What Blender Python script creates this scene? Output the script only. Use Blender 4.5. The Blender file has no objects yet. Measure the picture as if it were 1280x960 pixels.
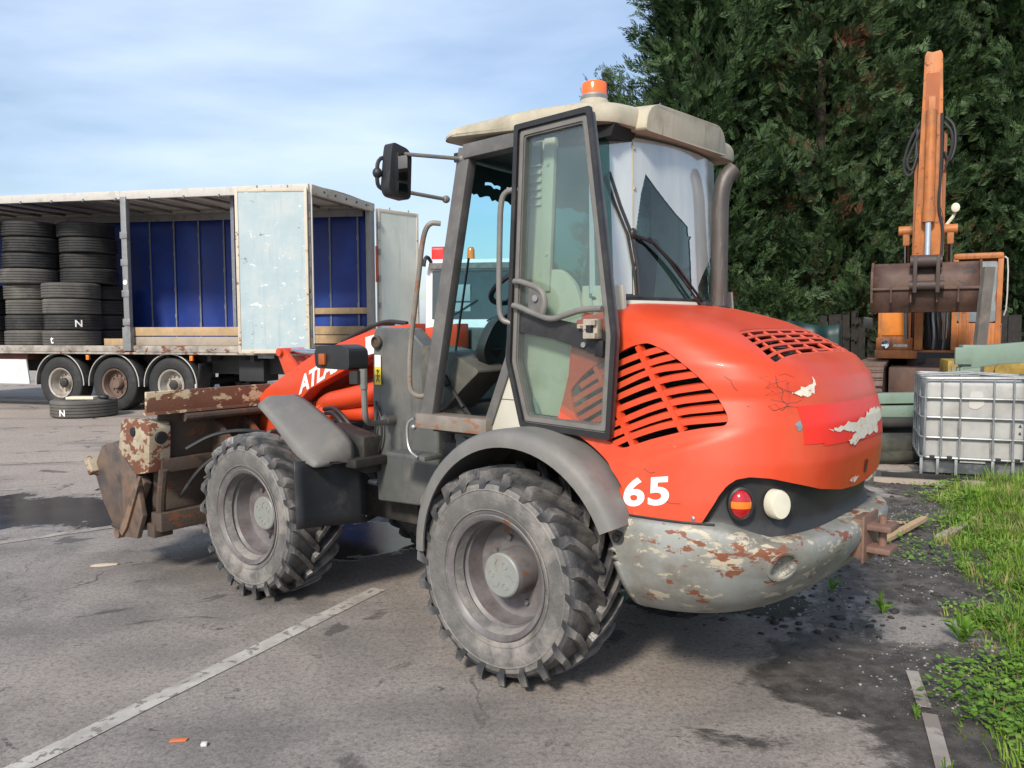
import bpy, bmesh, math, random
import numpy as np
from mathutils import Vector, Matrix, noise
from math import radians, sin, cos, pi, sqrt, atan2
random.seed(7); np.random.seed(7)
SC = bpy.context.scene
COL = SC.collection

# ------------------------------------------------------------------ camera
cam_d = bpy.data.cameras.new('camera'); cam_o = bpy.data.objects.new('camera', cam_d); COL.objects.link(cam_o)
cam_d.sensor_width = 36.0; cam_d.lens = 1030.0 / 1280.0 * 36.0
cam_d.clip_start = 0.05; cam_d.clip_end = 2000.0
CAMH = 1.64
cam_o.matrix_world = Matrix.Translation((0, 0, CAMH)) @ Matrix.Rotation(radians(90 - 4.0), 4, 'X') @ Matrix.Rotation(-0.0035, 4, 'Z')
SC.camera = cam_o

# ------------------------------------------------------------------ light
SUN_AZ, SUN_EL = 203.0, 37.0          # compass style: 0 = +Y, clockwise
w = bpy.data.worlds.new('World'); SC.world = w; w.use_nodes = True
nt = w.node_tree; nt.nodes.clear()
def N(nt, typ, **kw):
    n = nt.nodes.new(typ)
    for k, v in kw.items():
        if k == 'inp':
            for a, b in v.items(): n.inputs[a].default_value = b
        else: setattr(n, k, v)
    return n
out = N(nt, 'ShaderNodeOutputWorld'); bg = N(nt, 'ShaderNodeBackground'); bg.inputs[1].default_value = 0.145
sky = N(nt, 'ShaderNodeTexSky', sky_type='NISHITA', sun_disc=False)
sky.sun_elevation = radians(SUN_EL); sky.sun_rotation = radians(SUN_AZ)
sky.altitude = 50; sky.air_density = 1.0; sky.dust_density = 1.6; sky.ozone_density = 1.0
tc = N(nt, 'ShaderNodeTexCoord')
sep = N(nt, 'ShaderNodeSeparateXYZ'); nt.links.new(tc.outputs['Generated'], sep.inputs[0])
# clouds lie on a flat layer: direction divided by its height
zc = N(nt, 'ShaderNodeMath', operation='MAXIMUM'); nt.links.new(sep.outputs[2], zc.inputs[0]); zc.inputs[1].default_value = 0.03
zc2 = N(nt, 'ShaderNodeMath', operation='ADD'); nt.links.new(zc.outputs[0], zc2.inputs[0]); zc2.inputs[1].default_value = 0.12
dv = N(nt, 'ShaderNodeVectorMath', operation='DIVIDE'); cmb = N(nt, 'ShaderNodeCombineXYZ')
for i in range(3): nt.links.new(zc2.outputs[0], cmb.inputs[i])
nt.links.new(tc.outputs['Generated'], dv.inputs[0]); nt.links.new(cmb.outputs[0], dv.inputs[1])
mp = N(nt, 'ShaderNodeMapping'); mp.inputs['Scale'].default_value = (0.75, 0.95, 1.0); mp.inputs['Rotation'].default_value = (0, 0, 0.5); mp.inputs['Location'].default_value = (0.9, 0.35, 0)
nt.links.new(dv.outputs[0], mp.inputs[0])
ns = N(nt, 'ShaderNodeTexNoise', inp={'Scale': 1.0, 'Detail': 6.0, 'Roughness': 0.5, 'Distortion': 0.25}); nt.links.new(mp.outputs[0], ns.inputs['Vector'])
cr = N(nt, 'ShaderNodeValToRGB'); nt.links.new(ns.outputs[0], cr.inputs[0])
cr.color_ramp.elements[0].position = 0.43; cr.color_ramp.elements[0].color = (0.20, 0.20, 0.20, 1)
cr.color_ramp.elements[1].position = 0.70; cr.color_ramp.elements[1].color = (0.95, 0.95, 0.95, 1)
mx = N(nt, 'ShaderNodeMixRGB'); nt.links.new(cr.outputs[0], mx.inputs[0]); nt.links.new(sky.outputs[0], mx.inputs[1]); mx.inputs[2].default_value = (4.75, 5.75, 7.4, 1)
nt.links.new(mx.outputs[0], bg.inputs[0]); nt.links.new(bg.outputs[0], out.inputs[0])

sun_d = bpy.data.lights.new('sun', 'SUN'); sun_o = bpy.data.objects.new('sun', sun_d); COL.objects.link(sun_o)
sun_d.energy = 3.6; sun_d.angle = radians(9.0); sun_d.color = (1.0, 0.93, 0.83)
_a, _e = radians(SUN_AZ), radians(SUN_EL)
sdir = Vector((sin(_a) * cos(_e), cos(_a) * cos(_e), sin(_e)))
sun_o.rotation_euler = sdir.to_track_quat('Z', 'Y').to_euler()
SC.view_settings.view_transform = 'Standard'; SC.view_settings.look = 'None'
SC.view_settings.exposure = 0.2; SC.view_settings.gamma = 1.0; SC.view_settings.use_curve_mapping = False
SC.cycles.max_bounces = 8; SC.cycles.transparent_max_bounces = 16

# ------------------------------------------------------------------ materials
def PM(name, base, var=0.18, vs=5.0, rough=0.55, rvar=0.15, metal=0.0, bump=0.0, bs=60.0, dirt=None, chips=None, chips2=None, streak=None, coat=0.0, spec=0.5, cst=(1, 1, 1.6), edge=None, band=None):
    """Painted / plain surface: base colour with mottling, optional dirt (colour, amount, scale), chips (colour, threshold, scale)."""
    m = bpy.data.materials.new(name); m.use_nodes = True; t = m.node_tree; b = t.nodes['Principled BSDF']
    co = N(t, 'ShaderNodeTexCoord'); L = t.links.new
    n1 = N(t, 'ShaderNodeTexNoise', inp={'Scale': vs, 'Detail': 6.0, 'Roughness': 0.62}); L(co.outputs['Object'], n1.inputs['Vector'])
    r1 = N(t, 'ShaderNodeMapRange'); L(n1.outputs[0], r1.inputs[0])
    r1.inputs[1].default_value = 0.3; r1.inputs[2].default_value = 0.7; r1.inputs[3].default_value = 1 - var; r1.inputs[4].default_value = 1 + var
    mu = N(t, 'ShaderNodeVectorMath', operation='SCALE'); mu.inputs[0].default_value = base[:3]; L(r1.outputs[0], mu.inputs['Scale'])
    c = mu.outputs[0]
    def over(c, col, fac_sock):
        mm = N(t, 'ShaderNodeMixRGB'); L(fac_sock, mm.inputs[0]); L(c, mm.inputs[1]); mm.inputs[2].default_value = (*col, 1); return mm.outputs[0]
    def mask(scale, lo, hi, detail=8.0, stretch=None, dist=0.0, bs_=None):
        nn = N(t, 'ShaderNodeTexNoise', inp={'Scale': scale, 'Detail': detail, 'Roughness': 0.65, 'Distortion': dist})
        if stretch:
            mp = N(t, 'ShaderNodeMapping'); mp.inputs['Scale'].default_value = stretch; mp.inputs['Location'].default_value = (3.1, 1.7, 5.3)
            L(co.outputs['Object'], mp.inputs[0]); L(mp.outputs[0], nn.inputs['Vector'])
        else: L(co.outputs['Object'], nn.inputs['Vector'])
        rr = N(t, 'ShaderNodeMapRange'); sk = nn.outputs[0]
        if bs_ is not None:
            aa = N(t, 'ShaderNodeMath', operation='ADD'); L(sk, aa.inputs[0]); L(bs_, aa.inputs[1]); sk = aa.outputs[0]
        L(sk, rr.inputs[0]); rr.inputs[1].default_value = lo; rr.inputs[2].default_value = hi; rr.clamp = True
        return rr.outputs[0]
    if dirt:
        mk = mask(dirt[2], 0.62 - dirt[1] * 0.35, 0.85 - dirt[1] * 0.25); c = over(c, dirt[0], mk)
    if streak:
        c = over(c, streak[0], mask(streak[2], 0.66 - streak[1] * 0.3, 0.9 - streak[1] * 0.25, 4.0, (6, 6, 0.5)))
    bsock = None
    if band:   # height band that scrapes against things: more paint is lost there
        sz = N(t, 'ShaderNodeSeparateXYZ'); L(co.outputs['Object'], sz.inputs[0]); d1 = N(t, 'ShaderNodeMath', operation='SUBTRACT'); L(sz.outputs[2], d1.inputs[0]); d1.inputs[1].default_value = band[0]
        d2 = N(t, 'ShaderNodeMath', operation='ABSOLUTE'); L(d1.outputs[0], d2.inputs[0]); r2 = N(t, 'ShaderNodeMapRange'); L(d2.outputs[0], r2.inputs[0]); r2.inputs[1].default_value = band[1]; r2.inputs[2].default_value = 0.0; r2.inputs[3].default_value = -band[2] * .4; r2.inputs[4].default_value = band[2]; r2.clamp = True; bsock = r2.outputs[0]
    hgt = None
    if chips2:
        mk = mask(chips2[2], chips2[1], chips2[1] + 0.02, 9.0, cst, 0.3, bsock); c = over(c, chips2[0], mk)
    if chips:
        mk = mask(chips[2], chips[1], chips[1] + 0.02, 9.0, tuple(1.04 * k for k in cst), 0.3, bsock); c = over(c, chips[0], mk); hgt = mk
    if edge:
        ge = N(t, 'ShaderNodeNewGeometry'); ne = N(t, 'ShaderNodeTexNoise', inp={'Scale': 14.0, 'Detail': 5.0}); L(co.outputs['Object'], ne.inputs['Vector'])
        pe = N(t, 'ShaderNodeMapRange'); L(ge.outputs['Pointiness'], pe.inputs[0]); pe.inputs[1].default_value = 0.52; pe.inputs[2].default_value = 0.60; pe.clamp = True
        pn = N(t, 'ShaderNodeMath', operation='MULTIPLY'); L(pe.outputs[0], pn.inputs[0]); rn = N(t, 'ShaderNodeMapRange'); L(ne.outputs[0], rn.inputs[0]); rn.inputs[1].default_value = 0.35; rn.inputs[2].default_value = 0.6; rn.inputs[4].default_value = edge[1]; rn.clamp = True; L(rn.outputs[0], pn.inputs[1]); c = over(c, edge[0], pn.outputs[0])
    L(c, b.inputs['Base Color'])
    rr = N(t, 'ShaderNodeMapRange'); L(n1.outputs[0], rr.inputs[0]); rr.inputs[3].default_value = max(0.02, rough - rvar); rr.inputs[4].default_value = min(1, rough + rvar); L(rr.outputs[0], b.inputs['Roughness'])
    b.inputs['Metallic'].default_value = metal; b.inputs['Coat Weight'].default_value = coat; b.inputs['Specular IOR Level'].default_value = spec
    if bump:
        nb = N(t, 'ShaderNodeTexNoise', inp={'Scale': bs, 'Detail': 4.0}); L(co.outputs['Object'], nb.inputs['Vector'])
        bp = N(t, 'ShaderNodeBump', inp={'Strength': bump, 'Distance': 0.01}); L(nb.outputs[0], bp.inputs['Height']); L(bp.outputs[0], b.inputs['Normal'])
    return m

def glass_mat(name, tint, refl=0.06, rough=0.02, dust=0.0, dustcol=(0.6, 0.6, 0.55)):
    m = bpy.data.materials.new(name); m.use_nodes = True; t = m.node_tree; t.nodes.clear(); L = t.links.new
    o = N(t, 'ShaderNodeOutputMaterial'); tr = N(t, 'ShaderNodeBsdfTransparent'); tr.inputs[0].default_value = (*tint, 1)
    gl = N(t, 'ShaderNodeBsdfGlossy'); gl.inputs['Roughness'].default_value = rough
    fr = N(t, 'ShaderNodeFresnel', inp={'IOR': 1.5}); ge = N(t, 'ShaderNodeNewGeometry'); io = N(t, 'ShaderNodeMapRange', inp={3: 1.5, 4: 1 / 1.5}); L(ge.outputs['Backfacing'], io.inputs[0]); L(io.outputs[0], fr.inputs[0]); ad = N(t, 'ShaderNodeMath', operation='ADD'); L(fr.outputs[0], ad.inputs[0]); ad.inputs[1].default_value = refl - 0.04; ad.use_clamp = True
    ms = N(t, 'ShaderNodeMixShader'); L(ad.outputs[0], ms.inputs[0]); L(tr.outputs[0], ms.inputs[1]); L(gl.outputs[0], ms.inputs[2]); last = ms.outputs[0]
    if dust:
        co = N(t, 'ShaderNodeTexCoord'); n1 = N(t, 'ShaderNodeTexNoise', inp={'Scale': 4.0, 'Detail': 6.0}); L(co.outputs['Object'], n1.inputs['Vector'])
        r = N(t, 'ShaderNodeMapRange'); L(n1.outputs[0], r.inputs[0]); r.inputs[1].default_value = 0.3; r.inputs[2].default_value = 0.75; r.inputs[3].default_value = dust * 0.5; r.inputs[4].default_value = dust * 1.4; r.clamp = True
        df = N(t, 'ShaderNodeBsdfDiffuse'); df.inputs[0].default_value = (*dustcol, 1)
        m2 = N(t, 'ShaderNodeMixShader'); L(r.outputs[0], m2.inputs[0]); L(last, m2.inputs[1]); L(df.outputs[0], m2.inputs[2]); last = m2.outputs[0]
    L(last, o.inputs[0]); return m

RUST = (0.16, 0.052, 0.022); RUSTD = (0.07, 0.028, 0.016); MUD = (0.19, 0.165, 0.135); CREAM = (0.55, 0.47, 0.33)
M = {}
M['orange'] = PM('red_orange_paint', (0.61, 0.057, 0.014), 0.12, 2.2, 0.42, 0.12, dirt=((0.58, 0.11, 0.045), 0.36, 1.6), streak=((0.36, 0.046, 0.02), 0.22, 2.2), chips2=((0.50, 0.12, 0.06), 0.70, 22), chips=((0.2, 0.045, 0.02), 0.735, 22), coat=0.05, bump=0.03, bs=14)
M['orange_dull'] = PM('faded_orange_paint', (0.66, 0.085, 0.035), 0.14, 4, 0.5, 0.1, dirt=((0.35, 0.07, 0.04), 0.25, 4), chips=(RUST, 0.70, 6))
M['patch'] = PM('fresh_red_paint', (0.80, 0.028, 0.012), 0.06, 4, 0.35)
M['filler'] = PM('bare_filler', (0.68, 0.62, 0.5), 0.15, 30, 0.7, chips=((0.55, 0.12, 0.04), 0.62, 26))
M['dgrey'] = PM('dark_grey_frame_paint', (0.115, 0.11, 0.105), 0.16, 7, 0.48, 0.14, dirt=((0.2, 0.185, 0.165), 0.35, 6))
M['dgrey2'] = PM('dark_grey_tower_paint', (0.10, 0.105, 0.10), 0.16, 3, 0.5, 0.14, dirt=((0.17, 0.16, 0.14), 0.45, 3), streak=((0.06, 0.055, 0.05), 0.4, 4), chips=(RUSTD, 0.73, 9))
M['fender'] = PM('grey_fender_plastic', (0.155, 0.15, 0.138), 0.1, 6, 0.6, 0.1, dirt=((0.22, 0.2, 0.175), 0.35, 5), bump=0.06, bs=220)
M['rubber_flap'] = PM('black_mud_flap', (0.028, 0.03, 0.034), 0.2, 6, 0.5, 0.1, dirt=((0.09, 0.085, 0.08), 0.25, 5))
M['roof'] = PM('weathered_beige_roof', (0.46, 0.41, 0.305), 0.12, 6, 0.65, 0.1, dirt=((0.27, 0.235, 0.17), 0.42, 5), streak=((0.24, 0.2, 0.13), 0.28, 6), bump=0.05, bs=120)
M['cream'] = PM('cream_cab_paint', (0.54, 0.515, 0.43), 0.06, 5, 0.5, 0.1, dirt=((0.4, 0.36, 0.28), 0.2, 6))
M['cweight'] = PM('scraped_grey_counterweight', (0.265, 0.275, 0.255), 0.14, 4, 0.5, 0.12, dirt=((0.16, 0.14, 0.11), 0.55, 4.5), chips2=((0.44, 0.39, 0.29), 0.575, 11), chips=((0.20, 0.072, 0.036), 0.595, 11), bump=0.08, bs=70, cst=(.8, .8, 1.6), band=(.765, .17, .045))
M['black'] = PM('black_plastic', (0.022, 0.022, 0.023), 0.2, 8, 0.5, 0.12, dirt=((0.07, 0.066, 0.06), 0.2, 5))
M['dark'] = PM('greasy_dark_steel', (0.028, 0.025, 0.022), 0.35, 6, 0.65, 0.1, dirt=((0.075, 0.065, 0.052), 0.35, 6))
M['olive'] = PM('dusty_olive_console', (0.085, 0.083, 0.068), 0.2, 6, 0.7, 0.1, dirt=((0.19, 0.175, 0.14), 0.4, 5))
M['teal_black'] = PM('dark_shroud_plastic', (0.02, 0.027, 0.028), 0.15, 6, 0.45, 0.1)
M['chrome'] = PM('worn_chrome', (0.62, 0.64, 0.66), 0.06, 20, 0.18, 0.06, metal=1.0)
M['zinc'] = PM('dull_zinc', (0.42, 0.42, 0.4), 0.15, 20, 0.42, 0.1, metal=0.75, dirt=((0.2, 0.17, 0.13), 0.3, 20))
M['tubegrey'] = PM('grey_tube_paint', (0.17, 0.16, 0.145), 0.15, 12, 0.45, 0.1, chips=(RUST, 0.68, 14))
M['tuberust'] = PM('rust_worn_tube', (0.21, 0.18, 0.15), 0.2, 10, 0.5, 0.1, chips=((0.24, 0.115, 0.065), 0.56, 9))
M['tyre'] = PM('dusty_loader_tyre', (0.135, 0.128, 0.12), 0.3, 9, 0.7, 0.14, dirt=((0.31, 0.28, 0.25), 0.42, 4.5), bump=0.35, bs=70, edge=((0.34, 0.32, 0.29), .75))
M['trucktyre'] = PM('truck_tyre_rubber', (0.020, 0.020, 0.020), 0.3, 6, 0.65, 0.1, dirt=((0.055, 0.05, 0.044), 0.35, 4), bump=0.12, bs=60)
M['lug'] = PM('worn_tyre_lug', (0.036, 0.037, 0.041), 0.45, 11, 0.42, 0.16, dirt=((0.16, 0.145, 0.125), 0.26, 5), bump=0.3, bs=70, edge=((0.30, 0.28, 0.255), .45))
M['rim'] = PM('grimy_brown_rim', (0.165, 0.152, 0.152), 0.25, 6, 0.45, 0.14, dirt=((0.062, 0.047, 0.04), 0.5, 4), chips=((0.2, 0.085, 0.045), 0.64, 7))
M['hubcap'] = PM('light_grey_hub', (0.24, 0.25, 0.235), 0.1, 14, 0.5, 0.1, dirt=((0.2, 0.18, 0.15), 0.35, 14))
M['rustpaint'] = PM('rusty_bucket_steel', (0.085, 0.06, 0.043), 0.35, 5, 0.7, 0.12, dirt=((0.04, 0.031, 0.025), 0.5, 5), chips2=((0.15, 0.058, 0.03), 0.585, 6), bump=0.3, bs=50)
M['railrust'] = PM('rust_rail_cream_flakes', (0.19, 0.085, 0.048), 0.25, 5, 0.7, 0.1, dirt=((0.10, 0.05, 0.035), 0.4, 5), chips=((0.56, 0.46, 0.30), 0.55, 8), bump=0.25, bs=50)
M['creamrust'] = PM('cream_paint_over_rust', (0.40, 0.345, 0.245), 0.16, 5, 0.62, 0.1, dirt=((0.24, 0.175, 0.11), 0.45, 6), chips=((0.17, 0.062, 0.034), 0.51, 7), bump=0.2, bs=50)
M['jaw'] = PM('worn_dark_jaw_steel', (0.10, 0.085, 0.078), 0.28, 6, 0.5, 0.14, metal=0.35, dirt=((0.24, 0.15, 0.095), 0.4, 4), bump=0.15, bs=40, edge=((.32, .2, .13), .8))
M['red_lens'] = PM('red_lens', (0.42, 0.008, 0.012), 0.05, 4, 0.12, 0.03, coat=0.6)
M['amber_lens'] = PM('amber_lens', (0.85, 0.2, 0.02), 0.05, 4, 0.14, 0.03, coat=0.6)
M['beacon'] = PM('orange_beacon_lens', (0.92, 0.15, 0.02), 0.05, 4, 0.18, 0.04, coat=0.5)
M['yellow'] = PM('yellow_sticker', (0.78, 0.58, 0.03), 0.05, 10, 0.5)
M['white'] = PM('white_print', (0.82, 0.81, 0.78), 0.04, 12, 0.5, dirt=((0.6, 0.5, 0.42), 0.12, 12))
M['offwhite'] = PM('cream_lamp_cover', (0.68, 0.64, 0.50), 0.06, 12, 0.5)
M['greyblue'] = PM('pale_print', (0.25, 0.31, 0.33), 0.05, 12, 0.6)
M['exhaust'] = PM('scorched_exhaust', (0.105, 0.095, 0.088), 0.25, 8, 0.5, 0.14, metal=0.4, dirt=((0.09, 0.065, 0.055), 0.4, 8), streak=((0.28, 0.27, 0.25), 0.35, 8))
M['mirror'] = PM('mirror_face', (0.8, 0.82, 0.84), 0.02, 4, 0.03, 0.01, metal=1.0)
M['radiator'] = PM('black_radiator', (0.012, 0.012, 0.013), 0.2, 20, 0.55, 0.1)
M['glass'] = glass_mat('door_glass', (0.82, 0.90, 0.86), 0.08, 0.02, 0.055, (0.5, 0.55, 0.5))
M['wglass'] = glass_mat('windscreen_glass', (0.50, 0.83, 0.88), 0.05)
M['rglass'] = glass_mat('rear_glass', (0.27, 0.47, 0.43), 0.10, 0.02, 0.02, (0.4, 0.45, 0.42))
M['blind'] = PM('dark_green_sunstrip', (0.016, 0.03, 0.022), 0.12, 10, 0.5)
def film_mat():  # dust, with the bright sky reflection painted into its diffuse colour
    m = bpy.data.materials.new('milky_dust_sky_sheen'); m.use_nodes = True; t = m.node_tree; t.nodes.clear(); L = t.links.new
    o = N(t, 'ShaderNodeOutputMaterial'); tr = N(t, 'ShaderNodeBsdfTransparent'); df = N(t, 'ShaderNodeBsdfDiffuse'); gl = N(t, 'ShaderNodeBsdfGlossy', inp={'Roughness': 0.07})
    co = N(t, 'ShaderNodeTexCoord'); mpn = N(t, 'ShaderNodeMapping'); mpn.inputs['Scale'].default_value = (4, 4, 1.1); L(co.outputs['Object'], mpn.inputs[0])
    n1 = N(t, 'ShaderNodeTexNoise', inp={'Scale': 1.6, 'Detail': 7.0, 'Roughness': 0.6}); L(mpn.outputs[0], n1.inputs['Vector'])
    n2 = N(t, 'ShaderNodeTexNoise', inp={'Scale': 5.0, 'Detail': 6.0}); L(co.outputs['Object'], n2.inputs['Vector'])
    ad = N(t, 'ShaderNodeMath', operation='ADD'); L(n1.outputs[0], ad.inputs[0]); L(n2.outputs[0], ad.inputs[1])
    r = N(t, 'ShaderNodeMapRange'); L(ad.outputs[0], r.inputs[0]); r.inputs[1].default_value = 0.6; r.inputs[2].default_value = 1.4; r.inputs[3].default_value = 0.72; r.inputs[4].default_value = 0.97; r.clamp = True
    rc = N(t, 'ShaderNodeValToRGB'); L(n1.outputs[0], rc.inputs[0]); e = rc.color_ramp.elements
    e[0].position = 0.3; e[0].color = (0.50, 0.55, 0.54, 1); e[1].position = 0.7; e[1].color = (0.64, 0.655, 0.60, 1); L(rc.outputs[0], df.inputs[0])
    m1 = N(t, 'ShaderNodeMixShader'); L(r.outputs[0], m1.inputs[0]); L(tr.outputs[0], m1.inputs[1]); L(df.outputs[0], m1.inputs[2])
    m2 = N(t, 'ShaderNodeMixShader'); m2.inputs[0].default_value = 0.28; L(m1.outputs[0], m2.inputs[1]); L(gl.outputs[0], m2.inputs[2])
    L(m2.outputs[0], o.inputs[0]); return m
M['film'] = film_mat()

# ------------------------------------------------------------------ mesh helpers
class B:
    """Collects shapes into one bmesh, then links ONE object."""
    def __init__(s): s.bm = bmesh.new(); s.mi = 0
    def _add(s, vs, fs):
        v = [s.bm.verts.new(p) for p in vs]; o = []
        for f in fs:
            try:
                q = s.bm.faces.new([v[i] for i in f]); q.material_index = s.mi; o.append(q)
            except ValueError: pass
        return v, o
    def box(s, c, d, rot=None, bev=0.0, seg=2):
        h = [x / 2 for x in d]; pts = [Vector((a * h[0], b * h[1], e * h[2])) for a in (-1, 1) for b in (-1, 1) for e in (-1, 1)]
        R = rot if rot is not None else Matrix.Identity(3)
        v, f = s._add([R @ p + Vector(c) for p in pts], [(0, 1, 3, 2), (4, 6, 7, 5), (0, 4, 5, 1), (2, 3, 7, 6), (0, 2, 6, 4), (1, 5, 7, 3)])
        if bev: s._bev(f, bev, seg)
        return s
    def _bev(s, fs, w, seg=2):
        es = list({e for f in fs for e in f.edges})
        r = bmesh.ops.bevel(s.bm, geom=es, offset=w, segments=seg, profile=0.6, affect='EDGES', clamp_overlap=True)
        for f in r['faces']: f.material_index = s.mi
    def prism(s, poly, a, b, fn=None, bev=0.0, seg=2):
        """poly in (u,v), extruded from w=a to w=b; fn(u,v,w)->xyz. Default: poly is (x,z), w is y. a and b may be functions of (u,v)."""
        fn = fn or (lambda u, v, q: (u, q, v)); n = len(poly)
        A = (lambda u, v: a) if not callable(a) else a; Bf = (lambda u, v: b) if not callable(b) else b
        vs = [fn(u, v, A(u, v)) for u, v in poly] + [fn(u, v, Bf(u, v)) for u, v in poly]
        fs = [tuple(range(n)), tuple(range(2 * n - 1, n - 1, -1))] + [(i, i + n, (i + 1) % n + n, (i + 1) % n) for i in range(n)]
        v, f = s._add(vs, fs)
        bmesh.ops.recalc_face_normals(s.bm, faces=f)
        if bev: s._bev(f, bev, seg)
        return s
    def tube(s, pts, r, n=8, closed=False, smooth=0, caps=True):
        P = [Vector(p) for p in pts]
        if smooth:
            for _ in range(smooth):
                Q = [] if closed else [P[0]]; m = len(P)
                for i in range(m if closed else m - 1):
                    a, b = P[i], P[(i + 1) % m]; Q += [a.lerp(b, 0.25), a.lerp(b, 0.75)]
                if not closed: Q.append(P[-1])
                P = Q
        m = len(P); rad = r if callable(r) else (lambda t: r); rings = []; up = None
        for i in range(m):
            if closed: d = (P[(i + 1) % m] - P[i - 1])
            else: d = (P[min(i + 1, m - 1)] - P[max(i - 1, 0)])
            d = d.normalized() if d.length > 1e-9 else Vector((0, 0, 1))
            if up is None: up = d.orthogonal().normalized()
            up = (up - d * up.dot(d)); up = up.normalized() if up.length > 1e-6 else d.orthogonal().normalized()
            sd = d.cross(up); rr = rad(i / max(1, m - 1))
            rings.append([s.bm.verts.new(P[i] + (up * cos(2 * pi * k / n) + sd * sin(2 * pi * k / n)) * rr) for k in range(n)])
        for i in range(m if closed else m - 1):
            A, C = rings[i], rings[(i + 1) % m]
            for k in range(n):
                f = s.bm.faces.new((A[k], A[(k + 1) % n], C[(k + 1) % n], C[k])); f.material_index = s.mi
        if caps and not closed:
            for q in (rings[0][::-1], rings[-1]):
                f = s.bm.faces.new(q); f.material_index = s.mi
        return s
    def lathe(s, prof, n=48, c=(0, 0, 0), axis='y', closed=False):
        """prof: list of (a, r): a along the axis."""
        rings = []
        for a, r in prof:
            ring = []
            for k in range(n):
                t = 2 * pi * k / n; q = (r * cos(t), a, r * sin(t)) if axis == 'y' else ((r * cos(t), r * sin(t), a) if axis == 'z' else (a, r * cos(t), r * sin(t)))
                ring.append(s.bm.verts.new(Vector(q) + Vector(c)))
            rings.append(ring)
        fs = []
        for i in range(len(rings) - 1 + (1 if closed else 0)):
            A, C = rings[i], rings[(i + 1) % len(rings)]
            for k in range(n):
                f = s.bm.faces.new((A[k], A[(k + 1) % n], C[(k + 1) % n], C[k])); f.material_index = s.mi; fs.append(f)
        if not closed:
            for q, rr in ((rings[0], prof[0][1]), (rings[-1], prof[-1][1])):
                if rr > 1e-4 and rr < 1e3:
                    pass
        bmesh.ops.remove_doubles(s.bm, verts=[v for r in rings for v in r], dist=1e-5)
        return s
    def grid(s, fn, nu, nv, keep=None):
        V = [[s.bm.verts.new(fn(i / nu, j / nv)) for j in range(nv + 1)] for i in range(nu + 1)]
        for i in range(nu):
            for j in range(nv):
                if keep and not keep((i + .5) / nu, (j + .5) / nv): continue
                f = s.bm.faces.new((V[i][j], V[i + 1][j], V[i + 1][j + 1], V[i][j + 1])); f.material_index = s.mi
        lone = [v for r in V for v in r if not v.link_faces]
        if lone: bmesh.ops.delete(s.bm, geom=lone, context='VERTS')
        return s
    def cyl(s, a, b, r, n=16, r2=None):
        return s.tube([a, b], (lambda t: r + ((r2 if r2 is not None else r) - r) * t), n)
    def ell(s, c, r, nu=14, nv=10):
        bmesh.ops.create_uvsphere(s.bm, u_segments=nu, v_segments=nv, radius=1.0, matrix=Matrix.Translation(c) @ Matrix.Diagonal((*r, 1.0)))
        return s
    def mesh(s, name, mats, smooth=32):
        me = bpy.data.meshes.new(name)
        for f in s.bm.faces: f.smooth = bool(smooth)
        s.bm.normal_update(); s.bm.to_mesh(me); s.bm.free()
        for m in (mats if isinstance(mats, (list, tuple)) else [mats]): me.materials.append(m)
        if smooth: me.set_sharp_from_angle(angle=radians(smooth))
        return me
    def obj(s, name, mats, parent=None, smooth=32, mtx=None):
        bmesh.ops.recalc_face_normals(s.bm, faces=s.bm.faces[:])
        return link(name, s.mesh(name, mats, smooth), parent, mtx)
def islands(o, name=None):
    """Separates the loose pieces of a part into parts of their own."""
    bm = bmesh.new(); bm.from_mesh(o.data); bm.verts.ensure_lookup_table(); seen = {}; k = 0
    for v in bm.verts:
        if v.index in seen: continue
        st = [v]; seen[v.index] = k
        while st:
            a = st.pop()
            for e in a.link_edges:
                b = e.other_vert(a)
                if b.index not in seen: seen[b.index] = k; st.append(b)
        k += 1
    out = [o]
    for i in range(1, k):
        c = bm.copy(); bmesh.ops.delete(c, geom=[v for v in c.verts if seen[v.index] != i], context='VERTS'); me = bpy.data.meshes.new(o.name)
        c.to_mesh(me); c.free(); [me.materials.append(m) for m in o.data.materials]; q = link(name or o.name.split('.')[0], me, o.parent); q.matrix_local = o.matrix_local.copy(); out.append(q)
    if k > 1: bmesh.ops.delete(bm, geom=[v for v in bm.verts if seen[v.index] != 0], context='VERTS'); bm.to_mesh(o.data)
    bm.free(); return out
def link(name, me, parent=None, mtx=None):
    o = bpy.data.objects.new(name, me); COL.objects.link(o)
    if parent is not None: o.parent = parent
    if mtx is not None: o.matrix_local = mtx
    return o
def tag(o, label=None, cat=None, group=None, kind=None):
    for k, v in (('label', label), ('category', cat), ('group', group), ('kind', kind)):
        if v: o[k] = v
    return o
def thing(name, label, cat, loc=(0, 0, 0), rz=0.0, group=None):
    o = bpy.data.objects.new(name, None); COL.objects.link(o); o.location = loc; o.rotation_euler = (0, 0, rz); o.empty_display_size = 0.2
    return tag(o, label, cat, group)
def copy_tree(o, parent=None):
    c = o.copy(); COL.objects.link(c)
    if parent is not None: c.parent = parent
    for ch in list(o.children): copy_tree(ch, c)
    return c
def solidify(me_obj, th, off=-1):
    md = me_obj.modifiers.new('s', 'SOLIDIFY'); md.thickness = th; md.offset = off; return me_obj
def bake(o):
    dg = bpy.context.evaluated_depsgraph_get(); dg.update(); me = bpy.data.meshes.new_from_object(o.evaluated_get(dg)); o.modifiers.clear(); o.data = me; return o
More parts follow.
